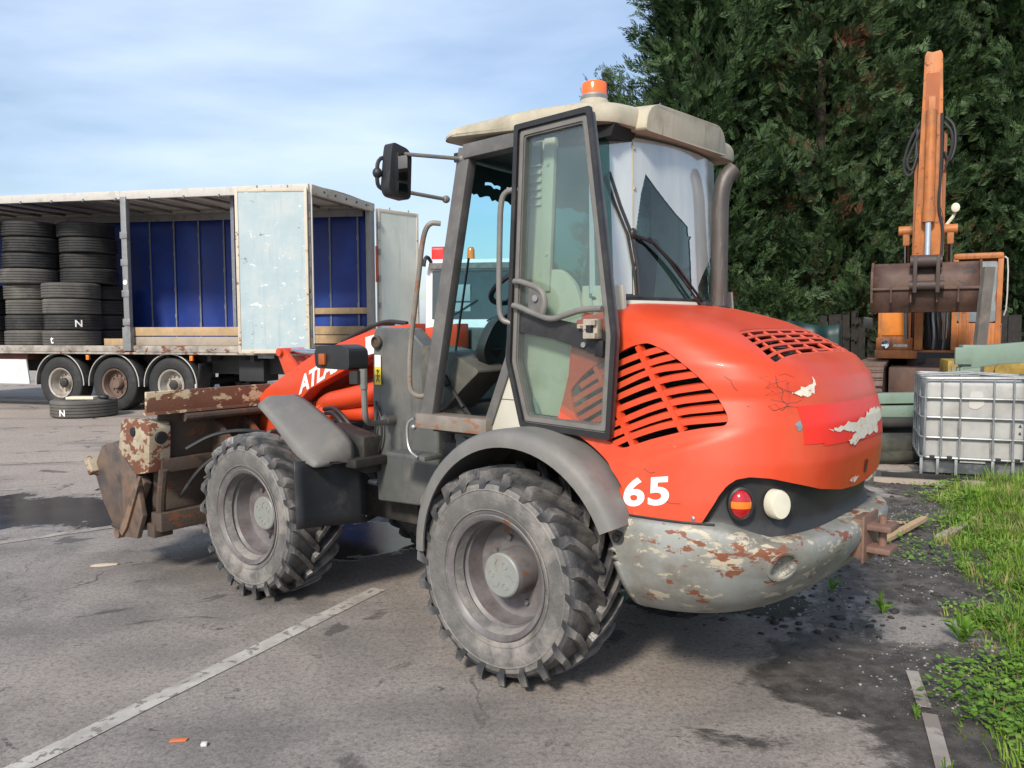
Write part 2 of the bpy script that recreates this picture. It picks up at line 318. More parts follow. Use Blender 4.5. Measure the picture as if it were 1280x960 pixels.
def text_obj(name, body, size, mat, parent, fn, off=0.0, shear=0.0, space=1.0, depth=0.0, thick=None):
    """Lettering as flat print: outline of each glyph mapped by fn(u,v)->xyz."""
    cu = bpy.data.curves.new('t', 'FONT'); cu.body = body; cu.size = size; cu.offset = off; cu.shear = shear; cu.space_character = space; cu.resolution_u = 6; cu.fill_mode = 'FRONT'
    o = bpy.data.objects.new('t', cu); COL.objects.link(o)
    dg = bpy.context.evaluated_depsgraph_get(); dg.update(); me = bpy.data.meshes.new_from_object(o.evaluated_get(dg)); bpy.data.objects.remove(o)
    bm = bmesh.new(); bm.from_mesh(me); bmesh.ops.remove_doubles(bm, verts=bm.verts, dist=1e-5)
    bmesh.ops.triangulate(bm, faces=bm.faces[:])
    for v in bm.verts: v.co = fn(v.co.x, v.co.y)
    bm.to_mesh(me); bm.free(); me.materials.clear(); me.materials.append(mat)
    return link(name, me, parent)
def fillet(poly, r, seg=4):
    """Rounds the corners of a 2-D polygon."""
    n = len(poly); o = []
    for i in range(n):
        p, a, b = Vector(poly[i]), Vector(poly[i - 1]), Vector(poly[(i + 1) % n])
        rr = r[i] if isinstance(r, (list, tuple)) else r
        d1, d2 = (a - p), (b - p); q = min(rr, d1.length * .45, d2.length * .45)
        if q < 1e-5: o.append(tuple(p)); continue
        s1, s2 = p + d1.normalized() * q, p + d2.normalized() * q
        for k in range(seg + 1):
            t = k / seg; o.append(tuple(s1 * (1 - t) ** 2 + p * 2 * t * (1 - t) + s2 * t * t))
    return o
def inpoly(x, y, P):
    c = False; j = len(P) - 1
    for i in range(len(P)):
        if (P[i][1] > y) != (P[j][1] > y) and x < (P[j][0] - P[i][0]) * (y - P[i][1]) / (P[j][1] - P[i][1]) + P[i][0]: c = not c
        j = i
    return c
def Rx(a): return Matrix.Rotation(a, 3, 'X')
def Ry(a): return Matrix.Rotation(a, 3, 'Y')
def Rz(a): return Matrix.Rotation(a, 3, 'Z')
def smooth2(P, k=2):
    P = [Vector(p) for p in P]
    for _ in range(k):
        Q = [P[0]]
        for a, b in zip(P, P[1:]): Q += [a.lerp(b, .25), a.lerp(b, .75)]
        P = Q + [P[-1]]
    return P
# ------------------------------------------------------------------ ground
def edge_x(y): return 1.86 + 0.455 * (y - 2.98)
def ground_mat():
    m = bpy.data.materials.new('yard_asphalt'); m.use_nodes = True; t = m.node_tree; b = t.nodes['Principled BSDF']; L = t.links.new
    co = N(t, 'ShaderNodeTexCoord'); O = co.outputs['Object']; sp = N(t, 'ShaderNodeSeparateXYZ'); L(O, sp.inputs[0])
    def nz(scale, det=6.0, rough=0.6, dist=0.0, st=None):
        n = N(t, 'ShaderNodeTexNoise', inp={'Scale': scale, 'Detail': det, 'Roughness': rough, 'Distortion': dist})
        if st:
            mp = N(t, 'ShaderNodeMapping'); mp.inputs['Scale'].default_value = st; mp.inputs['Rotation'].default_value = (0, 0, 0.15); L(O, mp.inputs[0]); L(mp.outputs[0], n.inputs['Vector'])
        else: L(O, n.inputs['Vector'])
        return n.outputs[0]
    def mr(s, a, b_, c=0.0, d=1.0, sm=True):
        r = N(t, 'ShaderNodeMapRange'); r.interpolation_type = 'SMOOTHSTEP' if sm else 'LINEAR'; L(s, r.inputs[0])
        for i, v in enumerate((a, b_, c, d)): r.inputs[i + 1].default_value = v
        r.clamp = True; return r.outputs[0]
    def ma(op, a, b_=None):
        n = N(t, 'ShaderNodeMath', operation=op)
        for i, v in enumerate((a, b_)):
            if v is None: continue
            if isinstance(v, (int, float)): n.inputs[i].default_value = v
            else: L(v, n.inputs[i])
        return n.outputs[0]
    def mixc(f, a, b_):
        n = N(t, 'ShaderNodeMixRGB'); L(f, n.inputs[0])
        for i, v in enumerate((a, b_)):
            if isinstance(v, tuple): n.inputs[i + 1].default_value = (*v, 1)
            else: L(v, n.inputs[i + 1])
        return n.outputs[0]
    big = nz(0.32, 5, 0.55, 0.3); mid = nz(1.7, 6, 0.6, 0.4); fine = nz(38, 4, 0.7); grit = nz(160, 3, 0.8); band = nz(0.8, 6, 0.6, 0.3, (0.35, 1.5, 1))
    c = mixc(mr(mid, 0.33, 0.68), (0.165, 0.150, 0.137), (0.275, 0.246, 0.22))
    c = mixc(ma('MULTIPLY', mr(big, 0.4, 0.66), 0.7), c, (0.35, 0.295, 0.25))
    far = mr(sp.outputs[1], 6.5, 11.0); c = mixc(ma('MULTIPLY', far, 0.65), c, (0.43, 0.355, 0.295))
    c = mixc(ma('MULTIPLY', mr(band, 0.52, 0.68), 0.55), c, (0.095, 0.086, 0.08))
    # damp stains
    st = nz(1.35, 7, 0.6, 1.0); c = mixc(ma('MULTIPLY', mr(st, 0.615, 0.645), 0.75), c, (0.062, 0.056, 0.052))
    vo = N(t, 'ShaderNodeTexVoronoi', inp={'Scale': 130.0}); L(O, vo.inputs['Vector']); vs_ = N(t, 'ShaderNodeSeparateColor'); L(vo.outputs['Color'], vs_.inputs[0])
    sc = N(t, 'ShaderNodeVectorMath', operation='SCALE'); L(c, sc.inputs[0]); L(mr(vs_.outputs[0], 0, 1, .80, 1.2, False), sc.inputs['Scale']); c = sc.outputs[0]
    vc = N(t, 'ShaderNodeTexVoronoi', feature='DISTANCE_TO_EDGE', inp={'Scale': 0.62}); wv_ = N(t, 'ShaderNodeVectorMath', operation='ADD'); nw = N(t, 'ShaderNodeTexNoise', inp={'Scale': 3.0, 'Detail': 6.0}); L(O, nw.inputs['Vector']); ws_ = N(t, 'ShaderNodeVectorMath', operation='SCALE'); L(nw.outputs['Color'], ws_.inputs[0]); ws_.inputs['Scale'].default_value = 0.5; L(O, wv_.inputs[0]); L(ws_.outputs[0], wv_.inputs[1]); L(wv_.outputs[0], vc.inputs['Vector'])
    c = mixc(ma('MULTIPLY', mr(vc.outputs['Distance'], 0.006, 0.002), mr(nz(.5, 3), .5, .62, 0, .8)), c, (0.05, 0.045, 0.04))
    # small dark tread prints and drips
    dr = nz(3.6, 5, 0.7, 0.6, (1, 1.9, 1)); c = mixc(ma('MULTIPLY', ma('MULTIPLY', mr(dr, 0.63, 0.66), mr(nz(26, 2), .42, .55)), 0.8), c, (0.05, 0.045, 0.042))
    # grit speckle
    c = mixc(ma('MULTIPLY', mr(fine, 0.48, 0.66), 0.55), c, (0.085, 0.077, 0.07)); c = mixc(ma('MULTIPLY', mr(grit, 0.58, 0.68), 0.5), c, (0.36, 0.33, 0.3))
    # black mud along the verge
    d = ma('SUBTRACT', sp.outputs[0], ma('ADD', ma('MULTIPLY', sp.outputs[1], 0.455), 1.86 - 0.455 * 2.98))
    mudw = nz(0.85, 7, 0.62, 0.8); md = ma('ADD', ma('ADD', d, ma('MULTIPLY', ma('SUBTRACT', nz(7.5, 6, 0.7), 0.5), 1.3)), ma('MULTIPLY', ma('SUBTRACT', mudw, 0.5), 5.4)); mud = mr(md, -0.95, -0.5)
    beyond = mr(sp.outputs[1], 9.5, 11.5); mud = ma('MAXIMUM', mud, ma('MULTIPLY', beyond, mr(sp.outputs[0], 1.0, 2.6)))
    mcol = mixc(mr(nz(9, 6), 0.35, 0.7), (0.034, 0.029, 0.025), (0.105, 0.092, 0.08)); mcol = mixc(ma('MULTIPLY', mr(nz(120, 2, 0.8), 0.66, 0.72), 0.8), mcol, (0.4, 0.38, 0.35))
    c = mixc(ma('MULTIPLY', mud, 0.93), c, mcol)
    # water lying by the bucket and under the machine
    def pool(cx, cy, rx, ry):
        x = ma('DIVIDE', ma('SUBTRACT', sp.outputs[0], cx), rx); y = ma('DIVIDE', ma('SUBTRACT', sp.outputs[1], cy), ry)
        r = ma('SQRT', ma('ADD', ma('MULTIPLY', x, x), ma('MULTIPLY', y, y))); return mr(ma('ADD', r, ma('MULTIPLY', ma('SUBTRACT', nz(2.2, 7, 0.65, 0.5), 0.5), 2.6)), 1.05, 0.8)
    wet = ma('MAXIMUM', pool(-4.0, 7.35, 3.2, 0.75), ma('MAXIMUM', pool(-1.1, 6.35, 1.3, 0.55), pool(1.3, 4.9, 0.7, 0.35)))
    c = mixc(ma('MULTIPLY', wet, 0.85), c, (0.045, 0.044, 0.048)); damp = ma('MAXIMUM', ma('MULTIPLY', mud, 0.45), wet)
    L(c, b.inputs['Base Color'])
    ro = ma('SUBTRACT', mr(fine, 0.3, 0.7, 0.78, 0.95), ma('MULTIPLY', damp, 0.5)); ro = ma('SUBTRACT', ro, ma('MULTIPLY', wet, mr(nz(6, 5), 0.35, 0.65, 0.24, 0.40))); L(ro, b.inputs['Roughness'])
    L(ma('ADD', 0.4, ma('MULTIPLY', wet, 0.6)), b.inputs['Specular IOR Level'])
    hb = ma('ADD', ma('MULTIPLY', fine, 0.35), ma('ADD', ma('MULTIPLY', grit, 0.3), ma('MULTIPLY', ma('MULTIPLY', nz(7, 6, 0.65), mud), 2.6)))
    bp = N(t, 'ShaderNodeBump', inp={'Strength': 0.5, 'Distance': 0.012}); L(ma('MULTIPLY', hb, ma('SUBTRACT', 1.0, ma('MULTIPLY', wet, 0.9))), bp.inputs['Height']); L(bp.outputs[0], b.inputs['Normal'])
    return m
def ground_z(x, y):
    d = x - edge_x(y); a = min(1, max(0, (d + 1.0) / 0.8)) if y < 12 else 0
    return a * (noise.noise((x * 2.3, y * 2.3, 0)) * 0.022 + noise.noise((x * 7, y * 7, 3)) * 0.012) - a * 0.004
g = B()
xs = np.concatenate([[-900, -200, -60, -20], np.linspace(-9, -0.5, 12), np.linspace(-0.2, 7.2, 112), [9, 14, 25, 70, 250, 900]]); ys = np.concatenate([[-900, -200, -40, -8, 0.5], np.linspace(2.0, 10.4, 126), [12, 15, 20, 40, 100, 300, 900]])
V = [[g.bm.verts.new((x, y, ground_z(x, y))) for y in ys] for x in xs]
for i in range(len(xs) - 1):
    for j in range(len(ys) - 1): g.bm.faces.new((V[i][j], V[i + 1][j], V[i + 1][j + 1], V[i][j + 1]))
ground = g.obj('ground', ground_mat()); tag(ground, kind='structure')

M['linepaint'] = PM('worn_line_paint', (0.48, 0.45, 0.40), 0.12, 3, 0.8, 0.05, dirt=((0.27, 0.245, 0.215), 0.62, 5), chips=((0.19, 0.17, 0.15), 0.565, 16), cst=(1, 1, 1))
M['linefaint'] = PM('faint_line_paint', (0.38, 0.34, 0.30), 0.12, 2, 0.8, 0.05, dirt=((0.25, 0.215, 0.18), 0.6, 2.5), chips=((0.24, 0.205, 0.175), 0.52, 7))
def strip(a, b_, w, mat, z=0.004, name='painted_line'):
    q = B(); a, b_ = Vector((*a, 0)), Vector((*b_, 0)); d = (b_ - a); n = max(4, int(d.length / 0.12)); s = Vector((-d.y, d.x, 0)).normalized() * w / 2
    V = []
    for i in range(n + 1):
        p = a + d * i / n; j = [1 + 0.10 * noise.noise((p.x * 5, p.y * 5, k)) for k in (1, 9)]
        V.append([q.bm.verts.new((p + s * j[0]).to_tuple()[:2] + (z + ground_z(p.x, p.y),)), q.bm.verts.new((p - s * j[1]).to_tuple()[:2] + (z + ground_z(p.x, p.y),))])
    for i in range(n): q.bm.faces.new((V[i][0], V[i][1], V[i + 1][1], V[i + 1][0]))
    return q.obj(name, mat, ground)
strip((-2.05, 2.55), (-0.84, 5.06), 0.10, M['linepaint'])
strip((-5.2, 5.2), (-3.1, 6.86), 0.10, M['linefaint']); strip((-9.0, 9.1), (-5.2, 10.1), 0.10, M['linefaint']); strip((-9.0, 7.6), (-5.0, 8.3), 0.07, M['linefaint'])
strip((1.90, 3.82), (1.76, 3.42), 0.055, M['linefaint'], 0.006); strip((1.75, 3.36), (1.58, 2.9), 0.06, M['linefaint'], 0.006)

# grass verge: one object, blades grown in tufts
def grass_mat(name, a, b_, c_):
    m = bpy.data.materials.new(name); m.use_nodes = True; t = m.node_tree; b = t.nodes['Principled BSDF']; L = t.links.new
    co = N(t, 'ShaderNodeTexCoord'); n1 = N(t, 'ShaderNodeTexNoise', inp={'Scale': 1.6, 'Detail': 3.0}); L(co.outputs['Object'], n1.inputs['Vector'])
    n2 = N(t, 'ShaderNodeTexNoise', inp={'Scale': 22.0, 'Detail': 2.0}); L(co.outputs['Object'], n2.inputs['Vector'])
    mxx = N(t, 'ShaderNodeMixRGB'); ad = N(t, 'ShaderNodeMath', operation='ADD'); L(n1.outputs[0], ad.inputs[0]); L(n2.outputs[0], ad.inputs[1])
    cr = N(t, 'ShaderNodeValToRGB'); mr = N(t, 'ShaderNodeMapRange'); L(ad.outputs[0], mr.inputs[0]); mr.inputs[1].default_value = 0.7; mr.inputs[2].default_value = 1.35; L(mr.outputs[0], cr.inputs[0])
    e = cr.color_ramp.elements; e[0].position = 0.2; e[0].color = (*a, 1); e[1].position = 0.6; e[1].color = (*b_, 1); q = e.new(0.88); q.color = (*c_, 1)
    L(cr.outputs[0], b.inputs['Base Color']); b.inputs['Roughness'].default_value = 0.55; b.inputs['Specular IOR Level'].default_value = 0.3
    tl = N(t, 'ShaderNodeBsdfTranslucent'); L(cr.outputs[0], tl.inputs[0]); ms = N(t, 'ShaderNodeMixShader'); ms.inputs[0].default_value = 0.35
    L(b.outputs[0], ms.inputs[1]); L(tl.outputs[0], ms.inputs[2]); L(ms.outputs[0], t.nodes['Material Output'].inputs[0]); return m
M['grass'] = grass_mat('verge_grass', (0.11, 0.21, 0.028), (0.22, 0.37, 0.035), (0.40, 0.42, 0.11))
M['weed'] = grass_mat('weed_leaf', (0.11, 0.22, 0.03), (0.20, 0.36, 0.05), (0.32, 0.45, 0.10))
M['drygrass'] = grass_mat('dry_stalk', (0.30, 0.22, 0.10), (0.40, 0.31, 0.16), (0.46, 0.38, 0.22))
def soup(name, V, F, mats, parent=None, mi=None, smooth=False):
    me = bpy.data.meshes.new(name); V = np.asarray(V, np.float32); F = np.asarray(F, np.int32); n, k = F.shape
    me.vertices.add(len(V)); me.vertices.foreach_set('co', V.ravel()); me.loops.add(n * k); me.loops.foreach_set('vertex_index', F.ravel())
    me.polygons.add(n); me.polygons.foreach_set('loop_start', np.arange(0, n * k, k)); me.polygons.foreach_set('loop_total', np.full(n, k))
    if mi is not None: me.polygons.foreach_set('material_index', np.asarray(mi, np.int32))
    if smooth: me.polygons.foreach_set('use_smooth', np.ones(n, bool))
    me.update(calc_edges=True)
    for m in mats: me.materials.append(m)
    return link(name, me, parent)
def blades(base, h, lean, wid, az):
    """Bent blades of grass: 3 pairs narrowing to a point, as quads."""
    n = len(base); d = np.stack([np.cos(az), np.sin(az), 0 * az], 1); s = np.stack([-np.sin(az), np.cos(az), 0 * az], 1); V = []
    for k, (hh, ll, ww) in enumerate(((0, 0, 1), (.45, .18, .85), (.8, .55, .55), (1, 1, .08))):
        c = base + d * (lean * ll)[:, None] + np.array([0, 0, 1.]) * (h * hh)[:, None]
        V += [c - s * (wid * ww / 2)[:, None], c + s * (wid * ww / 2)[:, None]]
    V = np.stack(V, 1).reshape(-1, 3); i0 = np.arange(n) * 8
    F = np.concatenate([np.stack([i0 + 2 * k, i0 + 2 * k + 1, i0 + 2 * k + 3, i0 + 2 * k + 2], 1) for k in range(3)])
    return V, F
rg = np.random.default_rng(3)
tuf = []
while len(tuf) < 3300:
    y = rg.uniform(2.5, 9.3); x = edge_x(y) + rg.uniform(-0.12, 2.6) ; d = x - edge_x(y)
    nn = noise.noise((x * 1.1, y * 1.1, 5)); p = min(1, max(0, (d + 0.02) / 0.35 + nn * 1.0)) * (0.9 + 0.4 * nn)
    if y > 8.2 and d < 0.6: p *= 0.4
    if rg.random() < p * (.5 + 1.3 * max(0, noise.noise((x * .9, y * .9, 21)) + .45)): tuf.append((x, y, min(1, max(.2, (d + .1) / .8)) * rg.uniform(.6, 1.3) * (1 + .6 * nn)))
bb, hh, ln, wd, az, mi = [], [], [], [], [], []
for (x, y, s) in tuf:
    k = int(rg.integers(12, 26)); r = rg.uniform(.04, .13); s *= min(1, max(.34, (y - 3.0) / 1.6)) if x - edge_x(y) < 1.1 else 1; k = k if y > 4.2 or rg.random() < .6 else k // 3
    a = rg.uniform(0, 2 * pi, k); q = r * np.sqrt(rg.random(k)); bb.append(np.stack([x + q * np.cos(a), y + q * np.sin(a), np.full(k, ground_z(x, y) - .005)], 1))
    H0 = rg.choice([rg.uniform(.03, .08), rg.uniform(.05, .13), rg.uniform(.08, .16)]) * .85 * (0.5 + s * .75); hh.append(H0 * rg.uniform(.5, 1.25, k)); ln.append(H0 * rg.uniform(.15, 1.0, k)); wd.append(rg.uniform(.005, .011, k)); az.append(a + rg.normal(0, .5, k)); mi.append((rg.random(k) < (.75 if rg.random() < .12 else .06)).astype(int))
V_, F_ = blades(np.concatenate(bb), np.concatenate(hh), np.concatenate(ln), np.concatenate(wd), np.concatenate(az))
mi = np.tile(np.concatenate(mi), 3)
grass = soup('grass', V_, F_, [M['grass'], M['drygrass']], None, mi); tag(grass, kind='stuff')
# low broad-leaved ground cover at the ragged edge
lv, lf = [], []
for _ in range(20000):
    y = rg.uniform(2.5, 8.4); d = rg.normal(0.3, 0.36); x = edge_x(y) + d
    if noise.noise((x * 1.6, y * 1.6, 11)) < (-0.02 if d > 0 else .16): continue
    if y > 5.5 and rg.random() < .5: continue
    a = rg.uniform(0, 2 * pi); L0 = rg.uniform(.012, .04) * (1.25 if rg.random() < .2 else 1); c = np.array([x, y, ground_z(x, y) + rg.uniform(.006, .05 + .06 * max(0, noise.noise((x * 2, y * 2, 7))))]); dd = np.array([cos(a), sin(a), rg.uniform(-.2, .6)]); ss = np.array([-sin(a), cos(a), rg.uniform(-.3, .3)]) * .4
    i = len(lv); lv += [c, c + dd * L0 * .5 + ss * L0, c + dd * L0, c + dd * L0 * .5 - ss * L0]; lf.append((i, i + 1, i + 2, i + 3))
for _ in range(16000):
    y = rg.uniform(2.6, 8.8); x = edge_x(y) + rg.uniform(.1, 2.2); a = rg.uniform(0, 2 * pi); L0 = rg.uniform(.012, .035); c = np.array([x, y, ground_z(x, y) + rg.uniform(.004, .045)]); dd = np.array([cos(a), sin(a), rg.uniform(-.2, .7)]); ss = np.array([-sin(a), cos(a), rg.uniform(-.3, .3)]) * .32
    i = len(lv); lv += [c, c + dd * L0 * .5 + ss * L0, c + dd * L0, c + dd * L0 * .5 - ss * L0]; lf.append((i, i + 1, i + 2, i + 3))
tag(soup('ground_cover', lv, lf, [M['weed']]), kind='stuff')
# loose stones and mud crumbs
def stones(name, pts, sizes, mat):
    ico = bmesh.new(); bmesh.ops.create_icosphere(ico, subdivisions=1, radius=1); base = np.array([v.co[:] for v in ico.verts]); fc = np.array([[v.index for v in f.verts] for f in ico.faces]); ico.free(); VV, FF = [], []
    for i, (p, s) in enumerate(zip(pts, sizes)):
        q = base * (1 + rg.uniform(-.28, .28, (len(base), 1))) * s * np.array([rg.uniform(.8, 1.3), rg.uniform(.7, 1.2), rg.uniform(.4, .7)]); a = rg.uniform(0, 6.28); R = np.array([[cos(a), -sin(a), 0], [sin(a), cos(a), 0], [0, 0, 1]]); VV.append(q @ R.T + np.array([p[0], p[1], ground_z(p[0], p[1]) + s * .2])); FF.append(fc + i * len(base))
    return tag(soup(name, np.concatenate(VV), np.concatenate(FF), [mat]), kind='stuff')
M['stone'] = PM('pale_grit', (0.26, 0.245, 0.23), 0.5, 9, 0.85, 0.05); M['mudlump'] = PM('black_mud_lump', (0.036, 0.03, 0.026), 0.4, 9, 0.8, 0.1)
ps = []
while len(ps) < 1300:
    y = rg.uniform(2.6, 7.5); d = rg.normal(-.12, .28) if y < 4.6 else rg.normal(-.5, .5); x = edge_x(y) + d
    if noise.noise((x * 1.5, y * 1.5, 2)) > -.1: ps.append((x, y))
stones('gravel', ps, np.abs(rg.normal(.0025, .0035, len(ps))) + .0015, M['stone'])
ps = [(edge_x(y) + rg.normal(-.6, .45), y) for y in rg.uniform(4.2, 8.5, 520)]
stones('mud_crumbs', ps, np.abs(rg.normal(.004, .010, len(ps))) + .004, M['mudlump'])
# single weeds standing at the edge of the verge
def weed(x, y, h, n, label, kind=0):
    q = B(); z0 = ground_z(x, y)
    for k in range(n):
        a = rg.uniform(0, 2 * pi); r = h * rg.uniform(.25, .7); hh_ = h * rg.uniform(.35, 1); p0 = Vector((0, 0, 0)); p1 = Vector((cos(a) * r * .5, sin(a) * r * .5, hh_ * .8)); p2 = Vector((cos(a) * r, sin(a) * r, hh_ * rg.uniform(.6, 1)))
        s = Vector((-sin(a), cos(a), 0)) * h * rg.uniform(.09, .17); V = [q.bm.verts.new(v) for v in (p0, p1 + s, p2, p1 - s)]; mid = q.bm.verts.new(p0.lerp(p1, .9) - Vector((0, 0, h * .03)))
        for f in ((0, 1, None), (1, 2, None), (2, 3, None), (3, 0, None)): q.bm.faces.new((V[f[0]], V[f[1]], mid))
    t_ = thing('weed', label, 'weed', (x, y, z0), 0, 'broad-leaved weeds at the edge of the verge'); q.obj('leaf_rosette', M['weed'], t_, 0)
    st_ = B()
    for k in range(3):
        a = rg.uniform(0, 6.28); st_.tube([(0, 0, 0), (cos(a) * .1 * h, sin(a) * .1 * h, h * .5), (cos(a) * .22 * h, sin(a) * .22 * h, h * 1.1)], .003, 4)
    st_.obj('stem', M['weed'], t_)
for a in ((1.55, 2.84, .09, 12, 'small pale weed at the near end of the cracked white line'), (1.68, 3.33, .06, 9, 'tiny moss green weed in the gap of the cracked white line'), (2.12, 4.62, .12, 12, 'leafy weed on black mud beside the tall grass'), (1.98, 5.0, .10, 10, 'low weed growing alone out of the black mud'), (2.32, 4.15, .17, 14, 'bushy weed at the front corner of the tall grass'), (3.55, 6.55, .16, 12, 'broad-leaved weed by the far end of the grass near the splintered stick'), (4.15, 7.4, .2, 12, 'tall leafy weed in front of the water tank'), (2.6, 3.55, .15, 12, 'weed with large leaves in the lowest corner of the verge')): weed(*a)

# ------------------------------------------------------------------ conifers
def leaf_mat(name, a, b_, brown=0.0, lo=0.0):
    m = bpy.data.materials.new(name); m.use_nodes = True; t = m.node_tree; b = t.nodes['Principled BSDF']; L = t.links.new
    co = N(t, 'ShaderNodeTexCoord'); n1 = N(t, 'ShaderNodeTexNoise', inp={'Scale': 1.1, 'Detail': 4.0, 'Roughness': 0.7}); L(co.outputs['Object'], n1.inputs['Vector'])
    n2 = N(t, 'ShaderNodeTexNoise', inp={'Scale': 9.0, 'Detail': 2.0}); L(co.outputs['Object'], n2.inputs['Vector'])
    ad = N(t, 'ShaderNodeMath', operation='ADD'); L(n1.outputs[0], ad.inputs[0]); L(n2.outputs[0], ad.inputs[1]); mr = N(t, 'ShaderNodeMapRange'); L(ad.outputs[0], mr.inputs[0]); mr.inputs[1].default_value = 0.78; mr.inputs[2].default_value = 1.28
    mxx = N(t, 'ShaderNodeMixRGB'); L(mr.outputs[0], mxx.inputs[0]); mxx.inputs[1].default_value = (*a, 1); mxx.inputs[2].default_value = (*b_, 1); c = mxx.outputs[0]
    if brown:
        n3 = N(t, 'ShaderNodeTexNoise', inp={'Scale': 0.75, 'Detail': 5.0, 'Roughness': 0.75}); L(co.outputs['Object'], n3.inputs['Vector']); r3 = N(t, 'ShaderNodeMapRange'); L(n3.outputs[0], r3.inputs[0]); r3.inputs[1].default_value = 0.62 - brown * .2; r3.inputs[2].default_value = 0.70 - brown * .2
        m3 = N(t, 'ShaderNodeMixRGB'); L(r3.outputs[0], m3.inputs[0]); L(c, m3.inputs[1]); m3.inputs[2].default_value = (0.12, 0.045, 0.024, 1)
        c = m3.outputs[0]
    L(c, b.inputs['Base Color']); b.inputs['Roughness'].default_value = 0.6; b.inputs['Specular IOR Level'].default_value = 0.25
    tl = N(t, 'ShaderNodeBsdfTranslucent'); L(c, tl.inputs[0]); ms = N(t, 'ShaderNodeMixShader'); ms.inputs[0].default_value = 0.12
    L(b.outputs[0], ms.inputs[1]); L(tl.outputs[0], ms.inputs[2]); L(ms.outputs[0], t.nodes['Material Output'].inputs[0]); return m
M['conifer'] = leaf_mat('conifer_green', (0.011, 0.027, 0.013), (0.088, 0.155, 0.052)); M['conifer_brown'] = leaf_mat('conifer_green_dying', (0.012, 0.027, 0.013), (0.085, 0.145, 0.05), 0.33)
M['bark'] = PM('conifer_bark', (0.045, 0.034, 0.026), 0.3, 6, 0.9, 0.05, bump=0.4, bs=20)
def crown(seed, Hh, R, mat, nb=400, low=0.05, name='crown', sz=1.0):
    r = np.random.default_rng(seed); P, D, Ln = [], [], []
    prof = lambda t: np.clip(1 - t, 0, 1) ** 0.55 * (0.72 + 0.28 * np.minimum(1, t / 0.12))
    for i in range(nb):
        t = low + (1 - low) * (i + r.random()) / nb * .985; az = r.uniform(0, 2 * pi); lob = noise.noise((cos(az) * 1.5 + seed, sin(az) * 1.5, t * Hh * .42)) + .5 * noise.noise((cos(az) * 3 + seed, sin(az) * 3 + 9, t * Hh * 1.0)); rad = R * prof(t) * (.90 + .70 * lob) * r.uniform(.78, 1.1) + .12; z = t * Hh; up = r.uniform(.15, .75)
        o = np.array([cos(az), sin(az), 0]); bend = r.normal(0, .2); ns_ = int(15 + rad * 11); bs_ = r.uniform(.7, 1.25)
        for k in range(ns_):
            q = (0.30 + 0.72 * (k / ns_)) if k > 1 else r.uniform(.1, .4); base = o * rad * q + np.array([0, 0, z + up * rad * q * q * .8]); spd = (.10 + .20 * (1 - abs(q - .65))) * bs_; base = base + r.normal(0, spd * .6, 3) * np.array([1, 1, .8])
            d = o * r.uniform(.3, 1.0) + np.array([r.normal(0, .42), r.normal(0, .42), r.uniform(.0, 1.15)]); D.append(d / np.linalg.norm(d)); P.append(base); Ln.append(r.uniform(.20, .46) * sz * bs_)
    P, D, Ln = np.array(P), np.array(D), np.array(Ln); n = len(P); rv = r.normal(0, 1, (n, 3)); S = np.cross(D, rv); S /= np.linalg.norm(S, axis=1)[:, None]
    Vs = []; nl = 10
    for k in range(nl):
        for sg in (-1, 1):
            f = (k + .5 * (sg > 0)) / nl; b0 = P + D * (Ln * f * .85)[:, None]; ang = .75 - .25 * f; dl = D * cos(ang) + S * sg * sin(ang) + r.normal(0, .12, (n, 3)); l = Ln * (.40 - .25 * f); w_ = l * .125
            s2 = np.cross(dl, np.cross(D, S)); s2 /= (np.linalg.norm(s2, axis=1)[:, None] + 1e-9); m_ = b0 + dl * (l * .55)[:, None]
            Vs += [b0, m_ + s2 * w_[:, None], b0 + dl * l[:, None], m_ - s2 * w_[:, None]]
    V = np.stack(Vs, 1).reshape(-1, 3); F = np.arange(len(V)).reshape(-1, 4); return V, F
def trunk_mesh(Hh):
    q = B(); q.tube([(0, 0, -.1), (.03, .02, Hh * .3), (-.03, .03, Hh * .6), (0, 0, Hh * .93)], lambda t: .2 * (1 - t) + .02, 9)
    rr = random.Random(5)
    for i in range(26):
        z = Hh * (.12 + .8 * i / 26); a = rr.uniform(0, 6.28); l = 1.3 * (1 - z / Hh) + .2; q.tube([(0, 0, z), (cos(a) * l * .6, sin(a) * l * .6, z + .15), (cos(a) * l, sin(a) * l, z + .5 * l)], lambda t: .035 * (1 - t) + .008, 5)
    return q.mesh('trunk', M['bark'])
TREEV = []
for sd, Hh, R, mt in ((1, 11.8, 2.35, 'conifer'), (2, 12.6, 2.5, 'conifer_brown'), (3, 10.8, 2.2, 'conifer')):
    V, F = crown(sd, Hh, R, mt); o = soup('crown', V, F, [M[mt]]); me = o.data; bpy.data.objects.remove(o); TREEV.append((me, trunk_mesh(Hh)))
